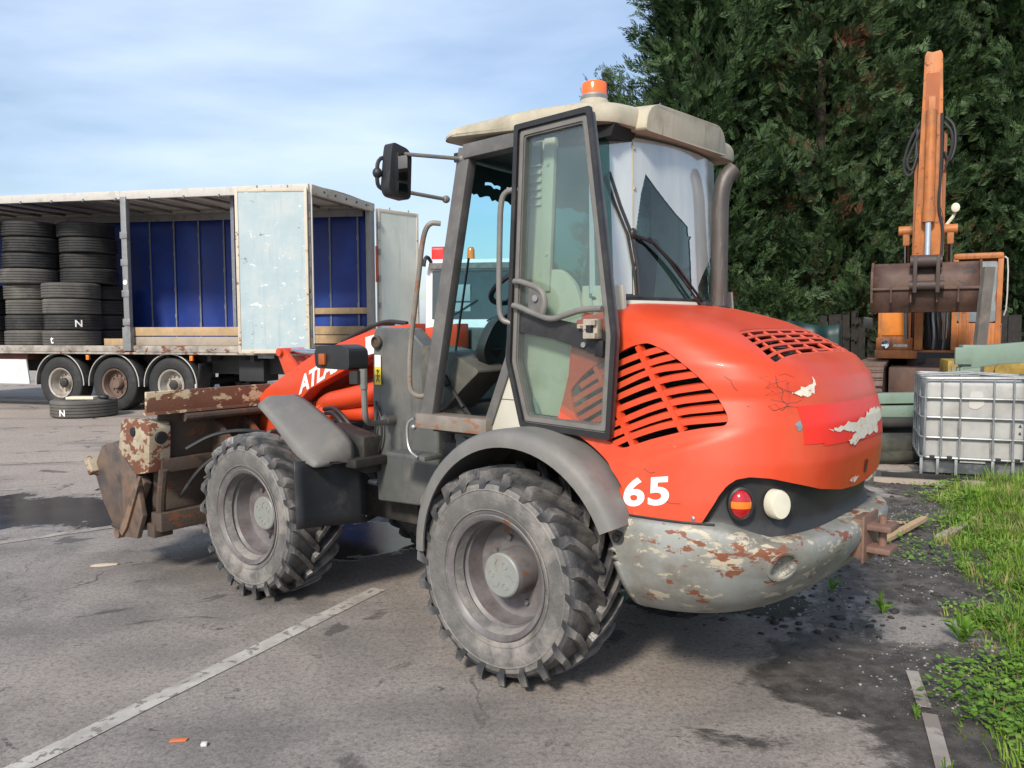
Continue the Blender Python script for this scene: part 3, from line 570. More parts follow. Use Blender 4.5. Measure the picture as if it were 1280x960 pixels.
trees = [(5.6, 20.9, 1, 1.05, 4.1, 'conifer in the gap behind the two leftmost trees of the hedge'), (8.1, 20.6, 2, 1.12, 5.2, 'conifer wedged between the brown-flecked tree and the next one'), (10.4, 20.8, 1, 1.03, 0.5, 'conifer behind and left of the excavator arm'), (12.7, 20.7, 0, 1.0, 3.3, 'conifer behind and right of the excavator arm'), (4.3, 19.4, 2, 1.1, 0.3, 'tall dark conifer at the left end of the hedge, sky on its left'), (7.0, 18.9, 1, 0.98, 1.2, 'tall conifer with dead brown foliage behind the exhaust pipe'),
    (9.3, 19.8, 0, 1.05, 2.2, 'tall green conifer just left of the excavator arm'), (11.6, 19.2, 2, 1.08, 3.7, 'tall green conifer right behind the excavator arm'), (13.6, 18.9, 0, 1.0, 4.4, 'tall conifer at the right edge of the photo'),
    (6.2, 22.6, 2, 1.12, 0.9, 'conifer in the second row behind the tree with brown foliage'), (8.6, 22.8, 0, 1.1, 1.7, 'second-row conifer filling the gap left of the excavator arm'), (11.0, 22.6, 1, 1.05, 2.9, 'second-row conifer hidden behind the excavator arm tree'), (13.4, 22.6, 2, 1.15, 5.0, 'second-row conifer near the right edge of the photo')]
for x, y, v, s, rz, lab in trees:
    t_ = thing('conifer_tree', lab, 'tree', (x, y, 0), rz, 'row of tall conifers behind the yard'); t_.scale = (s, s, s)
    link('crown', TREEV[v][0], t_); link('trunk', TREEV[v][1], t_)
t_ = thing('conifer_tree', 'small pointed conifer tip showing just left of the beacon', 'tree', (2.62, 23.5, 0), 0)
V, F = crown(9, 8.7, 0.62, 'conifer', 120, 0.1, 'crown', .85); soup('crown', V, F, [M['conifer']], t_); link('trunk', TREEV[2][1], t_).scale = (.7, .7, .75)
# low dark shrubs under the trees
V, F = crown(21, 2.6, 1.5, 'conifer', 70, 0.05); o = soup('foliage', V, F, [M['conifer_brown']]); shm = o.data; bpy.data.objects.remove(o)
for x, y, rz, lab in ((5.4, 17.6, 0, 'low dark shrub under the conifers behind the exhaust'), (7.4, 17.3, 1.3, 'low reddish shrub under the conifers right of the loader hood'), (13.0, 17.2, 3, 'low shrub at the right edge behind the excavator cab')):
    t_ = thing('shrub', lab, 'shrub', (x, y, -.2), rz, 'shrubs under the conifers'); link('foliage', shm, t_)
# dark fence and teal sheet below the trees
M['oldwood'] = PM('blackened_wood', (0.022, 0.019, 0.017), 0.35, 5, 0.85, 0.05, dirt=((0.05, 0.044, 0.036), 0.3, 6), bump=0.2, bs=40)
M['teal'] = PM('dark_teal_sheet', (0.007, 0.032, 0.031), 0.12, 3, 0.5, 0.1, dirt=((0.018, 0.03, 0.027), 0.3, 4))
fe = thing('plank_fence', 'old blackened plank fence under the conifers left of the excavator', 'fence', (0, 0, 0)); q0 = B(); q0.box((0, 0, .95), (.135, .025, 1.9)); pme = q0.mesh('plank', M['oldwood'], 0)
for i in range(34):
    p = link('plank', pme, fe); p.location = (6.3 + i * .15, 16.6 + random.uniform(-.01, .01), random.uniform(-.1, .04)); p.rotation_euler = (random.uniform(-.02, .02), random.uniform(-.03, .03), 0)
for z in (.5, 1.45): q = B(); q.box((8.85, 16.66, z), (5.2, .05, .09)); q.obj('rail', M['oldwood'], fe)
ts = thing('teal_tarpaulin_sheet', 'dark teal sheet panel leaning under the trees behind the hood', 'panel', (5.55, 15.9, 0)); q = B()
q.grid(lambda u, v: (u * 1.35 - .55, .05 * sin(u * 17) * (.4 + .6 * v) + .1 * v, v * (1.68 + .05 * sin(u * 6))), 26, 8); o = q.obj('sheet', M['teal'], ts); solidify(o, .01)
q = B(); q.box((-.58, .15, .85), (.06, .06, 1.75)); q.box((.83, .15, .85), (.06, .06, 1.75)); islands(q.obj('frame_post', M['oldwood'], ts))
# ================================================================== CURTAIN-SIDE TRAILER   local: x forward (away to the left), y to the far side (mirrored so +y is away), z up
M['t_rail'] = PM('trailer_pale_rail', (0.52, 0.50, 0.46), 0.1, 3, 0.55, 0.1, dirt=((0.28, 0.25, 0.21), 0.35, 3), streak=((0.24, 0.15, 0.09), 0.2, 3))
M['t_bed'] = PM('trailer_worn_edge', (0.34, 0.31, 0.27), 0.25, 3, 0.7, 0.1, dirt=((0.12, 0.1, 0.08), 0.5, 4), chips=(RUST, 0.58, 4))
M['t_dark'] = PM('trailer_chassis_black', (0.022, 0.023, 0.025), 0.25, 3, 0.65, 0.1)
M['t_roof'] = PM('translucent_roof_sheet', (0.62, 0.58, 0.52), 0.08, 2, 0.7, 0.1, dirt=((0.42, 0.37, 0.31), 0.35, 2))
M['t_blue'] = PM('blue_curtain', (0.008, 0.032, 0.21), 0.2, 1.2, 0.55, 0.1, dirt=((0.014, 0.06, 0.31), 0.35, 1.2))
M['t_blue2'] = PM('bright_blue_curtain', (0.02, 0.13, 0.36), 0.12, 2, 0.55, 0.1)
M['t_strap'] = PM('grey_strap', (0.17, 0.18, 0.21), 0.2, 8, 0.7, 0.1, chips=((0.4, 0.4, 0.4), 0.66, 14))
M['t_post'] = PM('galvanised_post', (0.25, 0.255, 0.26), 0.14, 4, 0.5, 0.1, metal=0.3, dirt=((0.11, 0.1, 0.095), 0.4, 4), chips=(RUST, 0.68, 7))
M['t_door'] = PM('scuffed_grey_door', (0.37, 0.46, 0.485), 0.08, 2, 0.45, 0.1, dirt=((0.46, 0.49, 0.47), 0.4, 2), streak=((0.28, 0.36, 0.38), 0.35, 2), chips=((0.16, 0.19, 0.20), 0.655, 7), chips2=((0.62, 0.66, 0.66), 0.63, 6))
M['t_door2'] = PM('pale_green_door', (0.60, 0.64, 0.57), 0.08, 2, 0.5, 0.1, streak=((0.46, 0.50, 0.45), 0.35, 2), dirt=((0.66, 0.66, 0.56), 0.3, 2))
M['t_frame'] = PM('cream_door_frame', (0.54, 0.48, 0.38), 0.1, 3, 0.6, 0.1, chips=((0.24, 0.12, 0.06), 0.62, 6))
M['wood'] = PM('fresh_board', (0.42, 0.29, 0.16), 0.18, 4, 0.75, 0.08, streak=((0.25, 0.16, 0.08), 0.3, 3), dirt=((0.27, 0.2, 0.13), 0.35, 3), bump=0.15, bs=30)
M['wood_grey'] = PM('weathered_board', (0.36, 0.30, 0.235), 0.2, 4, 0.8, 0.08, dirt=((0.2, 0.165, 0.13), 0.4, 4), bump=0.15, bs=30)
M['t_rim'] = PM('pale_truck_rim', (0.40, 0.37, 0.32), 0.14, 5, 0.5, 0.1, dirt=((0.13, 0.085, 0.06), 0.45, 5)); M['t_rim2'] = PM('rusty_truck_rim', (0.17, 0.11, 0.085), 0.2, 5, 0.6, 0.1, dirt=((0.07, 0.05, 0.04), 0.4, 5))
M['t_white'] = PM('scratched_white_panel', (0.66, 0.66, 0.64), 0.05, 3, 0.5, 0.1, dirt=((0.45, 0.43, 0.4), 0.3, 3), chips=((0.4, 0.3, 0.24), 0.72, 6))
def TR(x, y, z): return Vector((-3.62 - .956 * x + .292 * y, 14.95 + .292 * x + .956 * y, z))
class TB(B):
    """Same builder; finished shapes are moved from trailer measures into the yard."""
    def obj(s, name, mats, parent=None, smooth=32, mtx=None):
        for v in s.bm.verts: v.co = TR(*v.co) - TR(0, 0, 0)
        return B.obj(s, name, mats, parent, smooth, mtx)
T = thing('curtain_side_trailer', 'curtain-sided trailer standing open with blue far curtain and rear doors folded back', 'trailer', TR(0, 0, 0))
LEN = 11.6; RT = lambda x: 4.18 + .018 * x; DK = 1.27
q = TB(); q.box((LEN / 2, 1.27, DK - .05), (LEN, 2.44, .08)); q.obj('deck', M['wood_grey'], T)
for y in (.0, 2.54): q = TB(); q.box((LEN / 2, y, DK - .04), (LEN, .05, .12), bev=.008); q.box((LEN / 2, y - .01, DK - .125), (LEN, .08, .04)); q.obj('side_rave', M['t_bed'], T)
for y in (.55, 1.95): q = TB(); q.box((LEN / 2, y, DK - .32), (LEN, .12, .42)); q.obj('chassis_beam', M['t_dark'], T)
for k in range(12): q = TB(); q.box((.4 + k * .95, 1.27, DK - .19), (.08, 2.3, .16)); q.obj('cross_member', M['t_dark'], T)
q = TB(); q.box((.06, 1.27, DK - .30), (.10, 2.44, .30), bev=.01); q.box((.5, 1.27, .62), (.08, 2.3, .12)); q.box((.5, .5, .85), (.08, .08, .5)); q.box((.5, 2., .85), (.08, .08, .5)); q.obj('rear_underrun_bar', M['t_dark'], T)
q = TB(); q.box((1.5, .55, .82), (.55, .5, .42), bev=.02); q.obj('tool_box', M['t_dark'], T)
q = TB(); q.box((.95, -.02, 1.10), (.34, .02, .07)); q.obj('rear_reflector_strip', M['t_post'], T)
# roof
q = TB(); q.grid(lambda u, v: Vector((u * LEN, v * 2.54, RT(u * LEN) + .05 * sin(v * pi) - .012 * abs(sin(u * LEN / .62 * pi)))), 90, 8); o = q.obj('roof_sheet', M['t_roof'], T, 60); solidify(o, .006)
for y in (0, 2.54): q = TB(); q.prism([(0, RT(0) - .14), (LEN, RT(LEN) - .14), (LEN, RT(LEN) + .02), (0, RT(0) + .02)], y - .035, y + .035, bev=.012); q.obj('cant_rail', M['t_rail'], T)
q = TB()
for k in range(14): q.box((.3 + k * .78, -.05, RT(k * .78) - .13), (.03, .02, .05))
islands(q.obj('curtain_runner', M['t_post'], T))
for k in range(15): q = TB(); q.box((.5 + k * .75, 1.27, RT(.5 + k * .75) - .03), (.05, 2.46, .045)); q.obj('roof_stick', M['t_post'], T)
q = TB(); q.box((0, 1.27, RT(0) - .07), (.09, 2.5, .17), bev=.01); q.obj('rear_header', M['t_frame'], T)
for k in range(5): q = TB(); q.cyl((-.06, .45 + k * .42, RT(0) - .07), (-.02, .45 + k * .42, RT(0) - .07), .02, 8); q.obj('header_socket', M['t_dark'], T)
for y, w_ in ((0, .10), (2.42, .22)): q = TB(); q.box((.02, y, (DK + RT(0)) / 2 - .08), (.10, w_, RT(0) - DK - .14), bev=.01); q.obj('rear_pillar', M['t_frame'] if y < 1 else PM('grey_rear_pillar', (.30, .285, .26), .1, 3, .6, dirt=((.2, .18, .15), .35, 3)), T)
q = TB(); q.box((-.06, -.02, 2.72), (.022, .022, 2.75)); q.box((-.06, 2.56, 2.72), (.022, .022, 2.75)); islands(q.obj('locking_bar', M['t_rail'], T))
q = TB(); q.box((-.055, 2.555, 2.95), (.035, .05, .75)); q.obj('reflective_tape', PM('faded_red_tape', (.55, .12, .07), .15, 5, .5, chips=((.5, .3, .22), .6, 8)), T)
q = TB(); q.box((LEN - .05, 1.27, 2.8), (.08, 2.5, 3.1)); q.obj('headboard', M['t_dark'], T)
# far curtain with straps
q = TB(); q.grid(lambda u, v: Vector((.14 + u * (LEN - .3), 2.50 + .02 * sin(u * 60) * (1 - abs(v - .5)), DK - .02 + v * (RT(u * LEN) - DK - .10))), 120, 10); o = q.obj('far_curtain', M['t_blue'], T, 60); solidify(o, .004)
for k in range(15):
    x = .33 + k * .655; q = TB(); q.box((x, 2.465, 2.70), (.035, .01, 2.86)); 
    for z in (1.5, 2.1, 2.9, 3.5): q.box((x, 2.458, z + .1 * ((k * 7) % 5)), (.05, .012, .10))
    q.obj('curtain_strap', M['t_strap'], T)
q = TB(); q.prism([(.2, RT(0) - .24), (LEN - .2, RT(LEN) - .24), (LEN - .2, RT(LEN) - .10), (.2, RT(0) - .10)], 2.44, 2.49); q.obj('cant_shade_strip', M['t_post'], T)  # strip added to stand for shade below the far cant rail, in post grey
def tmap(x0, z0, y, s=1): return lambda u, v: TR(x0 - u * s, y, z0 + v * s) - TR(0, 0, 0)
text_obj('chalk_mark', 'L', .2, M['white'], T, tmap(.55, 1.36, 2.452), off=.02)
# bunched near curtain at the front, centre post, inner post, boards
q = TB(); q.grid(lambda u, v: Vector((7.22 + .55 * (1 - v) ** .8 + u * .9, -.04 + .05 * sin(u * 30 + v * 2), DK + .8 + v * (RT(8) - DK - .95))), 40, 6); o = q.obj('gathered_curtain', M['t_blue2'], T, 60); solidify(o, .01)
CPX = 4.02
q = TB(); q.box((CPX, -.015, 2.68), (.13, .10, 2.95), bev=.012)
for z in (1.75, 2.3, 2.9, 3.42): q.box((CPX, -.055, z), (.17, .05, .13), bev=.008)
q.box((CPX, -.03, 1.42), (.19, .12, .46), bev=.01); q.obj('side_post', M['t_post'], T)
q = TB(); q.lathe([(-.075, .05), (-.07, .05), (-.07, 0)], 18, (CPX, 0, 2.52)); q.obj('post_disc', M['white'], T)
q = TB(); q.box((1.78, .25, 2.72), (.07, .05, 2.86)); q.obj('inner_post', M['t_strap'], T)
q = TB(); q.box((2.02, 2.38, 2.2), (.13, .06, 1.9)); q.obj('stowed_post', M['black'], T); q = TB(); q.box((2.02, 2.38, 3.45), (.11, .06, .9)); q.obj('stowed_post', M['t_post'], T)
for k in range(2): q = TB(); q.box((2.75, .06, DK + .11 + .185 * k), (2.42, .03, .165), bev=.006); q.obj('side_board', M['wood'] if k else M['wood_grey'], T)
q = TB(); q.box((4.6, .5, DK + .08), (1.0, .03, .14), bev=.006); q.obj('side_board', M['wood'], T)
for k in range(2): q = TB(); q.box((.95, 2.42, DK + .11 + .19 * k), (1.55, .03, .175), bev=.006); q.obj('side_board', M['wood'], T)
q = TB(); q.box((1.15, 2.42, 1.98), (2.1, .035, .13), bev=.006); q.obj('side_board', M['wood'], T)
# rear doors: near one folded against the side, far one swung out
def door(P0, D, wdt, mt, name):
    d = Vector((*D, 0)).normalized(); n = Vector((-d.y, d.x, 0)); P0 = Vector(P0); z0, z1 = DK - .10, RT(0) - .07; o0 = TR(0, 0, 0)
    at_ = lambda s, z, t: P0 + d * s + n * t + Vector((0, 0, z)) - o0
    q = B(); q.prism([(.0, z0), (wdt, z0), (wdt, z1), (0, z1)], -.02, .02, lambda u, v, w_: at_(u, v, w_)); dd = q.obj(name, mt, T)
    q = B(); fr = .055
    for (a, b, c, e) in ((0, z0, fr, z1), (wdt - fr, z0, wdt, z1), (fr, z0, wdt - fr, z0 + fr * 1.2), (fr, z1 - fr * 1.2, wdt - fr, z1)): q.prism([(a, b), (c, b), (c, e), (a, e)], -.032, .032, lambda u, v, w_: at_(u, v, w_), bev=.005)
    q.obj('door_frame', M['t_frame'], dd)
    q = B()
    for k in range(5): q.cyl(at_(.0, z0 + .3 + k * .56, -.05), at_(.0, z0 + .42 + k * .56, -.05), .03, 8)
    for s in (.35, .9): q.cyl(at_(s, z1, 0), at_(s, z1 + .05, 0), .015, 6)
    islands(q.obj('door_hinge', M['t_post'], dd)); return dd
door(TR(-.02, -.10, 0), (-.9985, .035), 1.30, M['t_door'], 'rear_door'); door(TR(-.06, 2.60, 0), (.63, .776), 1.17, M['t_door2'], 'rear_door')
# running gear
def truck_tyre_mesh(name, R, w, rim, mat, n=48):
    q = B(); h = w / 2; pr = [(h * .72, rim - .01), (h * .92, rim + .03), (h * 1.0, rim + .10), (h * .98, R - .06), (h * .9, R - .015), (h * .80, R)]
    for g_ in (.5, .17): pr += [(h * (g_ + .06), R + .003), (h * (g_ + .045), R - .012), (h * (g_ - .045), R - .012), (h * (g_ - .06), R + .003)]
    pr = pr + [(-a, r) for a, r in pr[::-1]]; q.lathe(pr, n); bmesh.ops.recalc_face_normals(q.bm, faces=q.bm.faces[:]); return q.mesh(name, mat, 30)
TT = truck_tyre_mesh('tyre', .53, .36, .30, M['trucktyre'])
def truck_rim(mat, out):
    q = B(); q.lathe([(.15, .27), (.165, .285), (.172, .302), (.165, .306), (.155, .295), (.14, .28), (.10, .262), (.03, .25), (out, .235), (out, .12), (out + .06, .11), (out + .10, .085), (out + .10, 0)], 40)
    for k in range(10): a = 2 * pi * k / 10; q.cyl((.17 * cos(a), out, .17 * sin(a)), (.17 * cos(a), out + .035, .17 * sin(a)), .018, 6)
    bmesh.ops.recalc_face_normals(q.bm, faces=q.bm.faces[:]); return q.mesh('wheel', mat, 32)
TRr = [truck_rim(M['t_rim'], -.02), truck_rim(M['t_rim2'], .03), truck_rim(M['t_rim'], .0)]
hubm = B(); hubm.lathe([(.04, .10), (.10, .095), (.12, .07), (.125, 0)], 20); hubm = hubm.mesh('hub', M['dark'])
angT = atan2(-.956 * 0 + .292, .956)      # the trailer's near side faces (-y) : rotate local +y of the wheel to point out of the near side
def rotn(v): return atan2(v[1], v[0])
nout = Vector((-.292, -.956, 0)); RW = Matrix.Rotation(atan2(nout.y, nout.x) - pi / 2, 4, 'Z')
for k, x in enumerate((3.12, 4.46, 5.80)):
    for y in (.20, 2.34):
        p = TR(x, y, .53) - TR(0, 0, 0); wh = link('wheel', TRr[(2, 1, 0)[k]], T, Matrix.Translation(p) @ (RW if y < 1 else RW @ Matrix.Rotation(pi, 4, 'Z'))); link('tyre', TT, wh); link('hub', hubm, wh)
    q = TB(); q.cyl((x, .2, .53), (x, 2.34, .53), .075, 10); q.obj('axle', M['t_dark'], T)
    q = TB(); V = []
    for i in range(21):
        a = radians(-4 + 188 * i / 20); V.append([q.bm.verts.new((x + .60 * cos(a), y, .53 + .60 * sin(a))) for y in (.02, .42)])
    for A, C in zip(V, V[1:]): q.bm.faces.new((A[0], A[1], C[1], C[0]))
    o = q.obj('wheel_arch', M['black'], T, 60); solidify(o, .02)
    q = TB(); q.tube([(x + .605 * cos(radians(a)), .012, .53 + .605 * sin(radians(a))) for a in np.linspace(-4, 184, 30)], .011, 6); q.obj('arch_trim', M['t_rail'], o)
q = TB(); q.grid(lambda u, v: Vector((2.45 + .1 * v * v + .02, .02 + .40 * u, .95 - .52 * v)), 4, 5); o = q.obj('spray_flap', M['black'], T); solidify(o, .012); q = TB(); q.box((2.56, .22, .50), (.02, .38, .12)); q.obj('flap_end', M['offwhite'], o)
for x in (5.05, 2.6): q = TB(); q.box((x, .0, 1.055), (.07, .05, .10), bev=.01); q.obj('marker_lamp', M['amber_lens'], T)
q = TB(); q.prism(fillet([(6.55, .50), (9.6, .50), (9.6, 1.0), (6.62, 1.0)], .03, 2), -.01, .02); q.obj('side_guard', M['t_white'], T)
q = TB(); q.box((8.0, .3, 1.06), (2.6, .4, .14), bev=.01); q.obj('guard_bracket', PM('rust_red_bracket', (.13, .05, .035), .3, 4, .7), T)
# ---- loose tyres
TL = truck_tyre_mesh('tread', .555, .326, .32, M['trucktyre'], 56)
M['tyre_grey'] = PM('dusty_truck_tyre', (0.085, 0.08, 0.072), 0.2, 4, 0.8, 0.08, dirt=((0.15, 0.14, 0.12), 0.4, 3), bump=0.12, bs=60)
TLg = TL.copy(); TLg.materials.clear(); TLg.materials.append(M['tyre_grey'])
UPR = Matrix.Rotation(radians(90), 4, 'X')
def loose(x, y, z, label, grey=False, group='old truck tyres stacked in the trailer', world=None, tilt=0.0):
    t_ = thing('truck_tyre', label, 'tyre', world or TR(x, y, z), random.uniform(0, 6), group); t_.scale = (lambda s: (s, s, 1))(random.uniform(.97, 1.025)); tilt = tilt or random.uniform(-.012, .012); link('tread', TLg if grey else TL, t_, Matrix.Translation((0, 0, .163)) @ Matrix.Rotation(tilt, 4, 'X') @ UPR); return t_
pos = ['bottom tyre', 'second tyre from the bottom', 'third tyre from the bottom', 'topmost tyre']
for nm, x, y, z0, gy in (('of the low front stack marked with white letters', 6.06, .66, 0, True), ('of the low stack at the left, behind the marked stack', 7.22, .82, 0, True), ('of the low stack cut by the left photo edge', 8.52, .80, 0, False)):
    for k in range(4):
        lab = f'{pos[k]} {nm}'
        loose(x + random.uniform(-.03, .03), y + random.uniform(-.02, .02), DK + k * .323, lab, gy and k != 1)
for nm, x, y in (('of the upper left tyre stack under the trailer roof', 7.16, .72), ('of the upper right tyre stack beside the blue curtain', 6.10, 1.20)):
    for k in range(4): loose(x + random.uniform(-.05, .05), y + random.uniform(-.03, .03), DK + 1.295 + k * .323, f'{pos[k]} {nm}', k == 0 and x > 7)
for k in range(4): loose(6.22, 1.72, DK + k * .323, f'{pos[k]} of the stack hidden behind the marked front stack')
gt = loose(0, 0, 0, 'grey truck tyre lying flat on the ground in front of the trailer', True, 'truck tyres on the ground', world=Vector((-8.0, 15.35, 0)))
def tyre_print(parent_t, txt, az, z, s):
    # white letter on the tread of a lying tyre
    c = parent_t.location; r0 = .5625
    o = text_obj('painted_mark', txt, s, M['white'], parent_t, lambda u, v: Vector((r0 * cos(az + (u - s * .3) / r0), r0 * sin(az + (u - s * .3) / r0), z + v)), off=.004); o.rotation_euler.z = -parent_t.rotation_euler.z
tw_ = [o for o in bpy.data.objects if o.get('category') == 'tyre' and 'marked with white' in o['label']]
azf = rotn((.53, -.85)); tyre_print(tw_[1], 'N', azf + .05, .07, .20); tyre_print(tw_[0], 't', azf - .75, .06, .22); tyre_print(gt, 'N', atan2(-.88, .47) - .72, .05, .16)
q = B(); q.prism([(-.26, -.10), (.24, -.14), (.28, .06), (-.22, .12)], 0, .05, lambda u, v, w_: (u, v, w_), bev=.006)
fb = thing('foam_board', 'pale board lying across the tyre on the ground', 'board', (-7.95, 15.2, .327), .1); q.obj('slab', M['offwhite'], fb)
q = B(); q.ell((0, 0, .045), (.10, .08, .05)); q.box((.02, 0, .07), (.08, .05, .05), Ry(.4), bev=.01); rg_ = thing('black_rag', 'small black lump on top of the tyre on the ground', 'rag', (-7.56, 15.2, .322), 0); q.obj('cloth', M['black'], rg_)
# ================================================================== WHITE LORRY seen through the loader cab
LO = thing('white_lorry', 'white lorry cab with amber beacon seen through the loader windscreen', 'lorry', (-.62, 17.4, 0), radians(-8))
M['lwhite'] = PM('lorry_white_paint', (0.74, 0.75, 0.76), 0.04, 2, 0.4, 0.1, dirt=((0.55, 0.54, 0.52), 0.25, 3)); M['lred'] = PM('lorry_red', (0.62, 0.02, 0.02), 0.05, 3, 0.4)
M['lglass'] = PM('lorry_dark_glass', (0.025, 0.04, 0.045), 0.3, 1.5, 0.08, 0.03, spec=0.8)
q = B(); q.prism(fillet([(0, .55), (0, 1.75), (.10, 2.95), (.22, 3.08), (2.1, 3.10), (2.1, .55)], .06, 3), -1.22, 1.22, lambda u, v, w_: (w_, u, v), bev=.06, seg=3); q.obj('cab_body', M['lwhite'], LO)
q = B(); q.prism(fillet([(-.012, 1.80), (.072, 2.82)] + [(.09, 2.82), (.01, 1.80)], .002, 1), -1.08, 1.08, lambda u, v, w_: (w_, u, v)); wsd = q.obj('windscreen', M['lglass'], LO)
q = B(); q.box((-.5, .0, 2.35), (.5, .02, .35), bev=.02); q.box((-.5, -.0, 2.05), (.5, .02, .18)); q.obj('paper_on_dashboard', M['greyblue'], wsd)
q = B(); q.prism([(-.03, 2.86), (.01, 2.86), (.06, 2.98), (-.0, 2.98)], -1.14, 1.14, lambda u, v, w_: (w_, u, v)); q.obj('sun_visor', M['black'], LO)
for y in (-1.235, 1.235): q = B(); q.prism(fillet([(.25, 1.85), (.32, 2.75), (1.1, 2.75), (1.1, 1.85)], .06, 3), y - .01, y + .01, lambda u, v, w_: (w_, u, v)); q.obj('side_window', M['lglass'], LO)
q = B(); q.box((0, -.02, 1.40), (2.3, .04, .10)); q.box((0, -.03, .95), (1.6, .05, .35), bev=.02); q.box((0, -.05, .62), (2.4, .12, .25), bev=.03); q.obj('front_grille', M['black'], LO)
q = B(); q.tube([(-.9, -.03, 1.76), (-.5, -.035, 1.95), (-.1, -.03, 2.2)], .014, 6); q.tube([(.1, -.03, 1.76), (.5, -.035, 1.95), (.8, -.03, 2.1)], .014, 6); islands(q.obj('wiper', M['black'], LO))
q = B(); q.lathe([(0, .09), (.05, .085), (.2, .08), (.26, .05), (.27, 0)], 18, (-.35, .6, 3.10), 'z'); q.obj('roof_beacon', M['amber_lens'], LO)
q = B(); q.prism(fillet([(.9, 3.0), (.9, 3.42), (1.5, 3.42), (1.5, 3.0)], .08, 3), -1.30, -1.02, lambda u, v, w_: (w_, u, v), bev=.04); q.box((-1.26, 1.2, 2.3), (.12, .6, 1.5), bev=.03); q.obj('red_cover', M['lred'], LO)
q = B(); q.tube([(-1.1, .05, 3.0), (-1.16, -.05, 3.12), (-1.2, -.12, 3.05), (-1.22, -.12, 2.9)], .04, 8, smooth=1); q.obj('mirror_arm', M['black'], LO)
for x in (-1.0, 1.0):
    wh = link('wheel', TRr[0], LO, Matrix.Translation((x, .9, .53)) @ Matrix.Rotation(pi / 2 if x < 0 else -pi / 2, 4, 'Z')); link('tyre', TT, wh)
q = B(); q.box((0, 5.2, 2.1), (2.44, 5.6, 2.2), bev=.03); q.obj('load_body', M['lwhite'], LO); q = B(); q.box((0, 4.2, .75), (1.0, 7, .3)); q.obj('chassis', M['t_dark'], LO)
# ================================================================== EXCAVATOR
M['exo'] = PM('excavator_orange', (0.47, 0.155, 0.035), 0.2, 2.5, 0.55, 0.1, dirt=((0.24, 0.10, 0.045), 0.5, 3), streak=((0.15, 0.065, 0.035), 0.42, 3), chips=(RUST, 0.63, 6))
M['exd'] = PM('rust_brown_bucket', (0.085, 0.048, 0.036), 0.25, 3, 0.65, 0.12, dirt=((0.15, 0.08, 0.05), 0.4, 3), chips=((0.045, 0.033, 0.03), 0.6, 5), bump=0.2, bs=20)
EX = thing('orange_excavator', 'old orange tracked excavator with raised arm and rusty bucket under the conifers', 'excavator', (7.56, 14.6, .05), radians(-27)); EX.scale = (.87, .87, 1.0)
def px_box(q, x0, x1, z0, z1, y0, y1, bev=.02): q.box(((x0 + x1) / 2, (y0 + y1) / 2, (z0 + z1) / 2), (x1 - x0, y1 - y0, z1 - z0), bev=bev)
# local: x right, y away, z up ; origin below the boom foot
q = B(); px_box(q, -1.16, -.52, 1.12, 2.30, .2, 2.9, .04); px_box(q, -1.2, 1.3, .98, 1.14, .1, 2.9); bd = q.obj('engine_body', M['exo'], EX)
q = B(); px_box(q, -1.08, -.60, 1.40, 2.2, .175, .205, .01); q.obj('body_door', PM('excavator_door_orange', (.68, .22, .03), .1, 2, .45, dirt=((.3, .14, .06), .35, 2.5), chips=((.12, .06, .03), .66, 4)), EX)
q = B(); px_box(q, -1.18, -.48, 1.14, 1.36, .12, .5, .02); px_box(q, -.46, -.30, 1.14, 2.3, .0, .6, .02); px_box(q, .34, .52, 1.14, 2.3, .0, .6, .02); islands(q.obj('front_plate', M['exo'], EX))
q = B(); q.lathe([(.0, .085), (-.04, .085), (-.05, .075), (-.03, .03), (-.03, 0)], 20, (-1.0, .11, 1.24)); px_box(q, -.85, -.58, 1.19, 1.24, .11, .13, .0); hl2 = q.obj('head_lamp', M['chrome'], EX)
q = B(); px_box(q, -.28, .32, 1.15, 2.4, .3, .6, .02); px_box(q, -.4, .5, .9, 1.1, .05, .3); q.obj('boom_foot_recess', M['t_dark'], EX)
for k in range(5): q = B(); x = -.2 + k * .09; q.tube([(x, .2, 1.15), (x + .02, .05, 1.45), (x - .03, .1, 1.8), (x, .25, 2.1)], .022, 6, smooth=1); q.obj('hydraulic_hose', M['t_strap'] if k % 2 else M['black'], EX)
# cab
_bc = set(EX.children)
q = B()
for (a, b) in (((.62, 1.14), (.62, 2.75)), ((1.38, 1.14), (1.40, 2.75))): q.prism([(a[0] - .05, a[1]), (a[0] + .05, a[1]), (b[0] + .05, b[1]), (b[0] - .05, b[1])], 0, .10, bev=.015)
px_box(q, .57, 1.45, 2.72, 2.83, -.03, 1.5, .05); px_box(q, .57, 1.45, 1.14, 1.62, .02, .10, .02); px_box(q, .58, .64, 1.14, 2.74, .1, 1.5); px_box(q, 1.39, 1.44, 1.14, 1.8, .1, 1.5); px_box(q, .58, 1.44, 1.14, 2.74, 1.4, 1.5); q.obj('cab', M['exo'], EX)
q = B(); q.prism(fillet([(.67, 1.64), (1.34, 1.64), (1.34, 1.95), (1.30, 2.05), (1.34, 2.15), (1.35, 2.68), (.67, 2.68)], .05, 3), .03, .04); q.obj('cab_window', PM('excavator_hazy_glass', (.17, .2, .22), .3, 1.2, .15, .05, dirt=((.32, .36, .38), .4, 2)), EX)
q = B(); q.tube([(1.46, .0, 2.75), (1.52, -.05, 2.7), (1.52, -.05, 1.9), (1.48, .0, 1.75)], .014, 6, smooth=1); q.obj('cab_handle', M['t_rail'], EX)
for o in EX.children:
    if o not in _bc: o.location.x = -.36
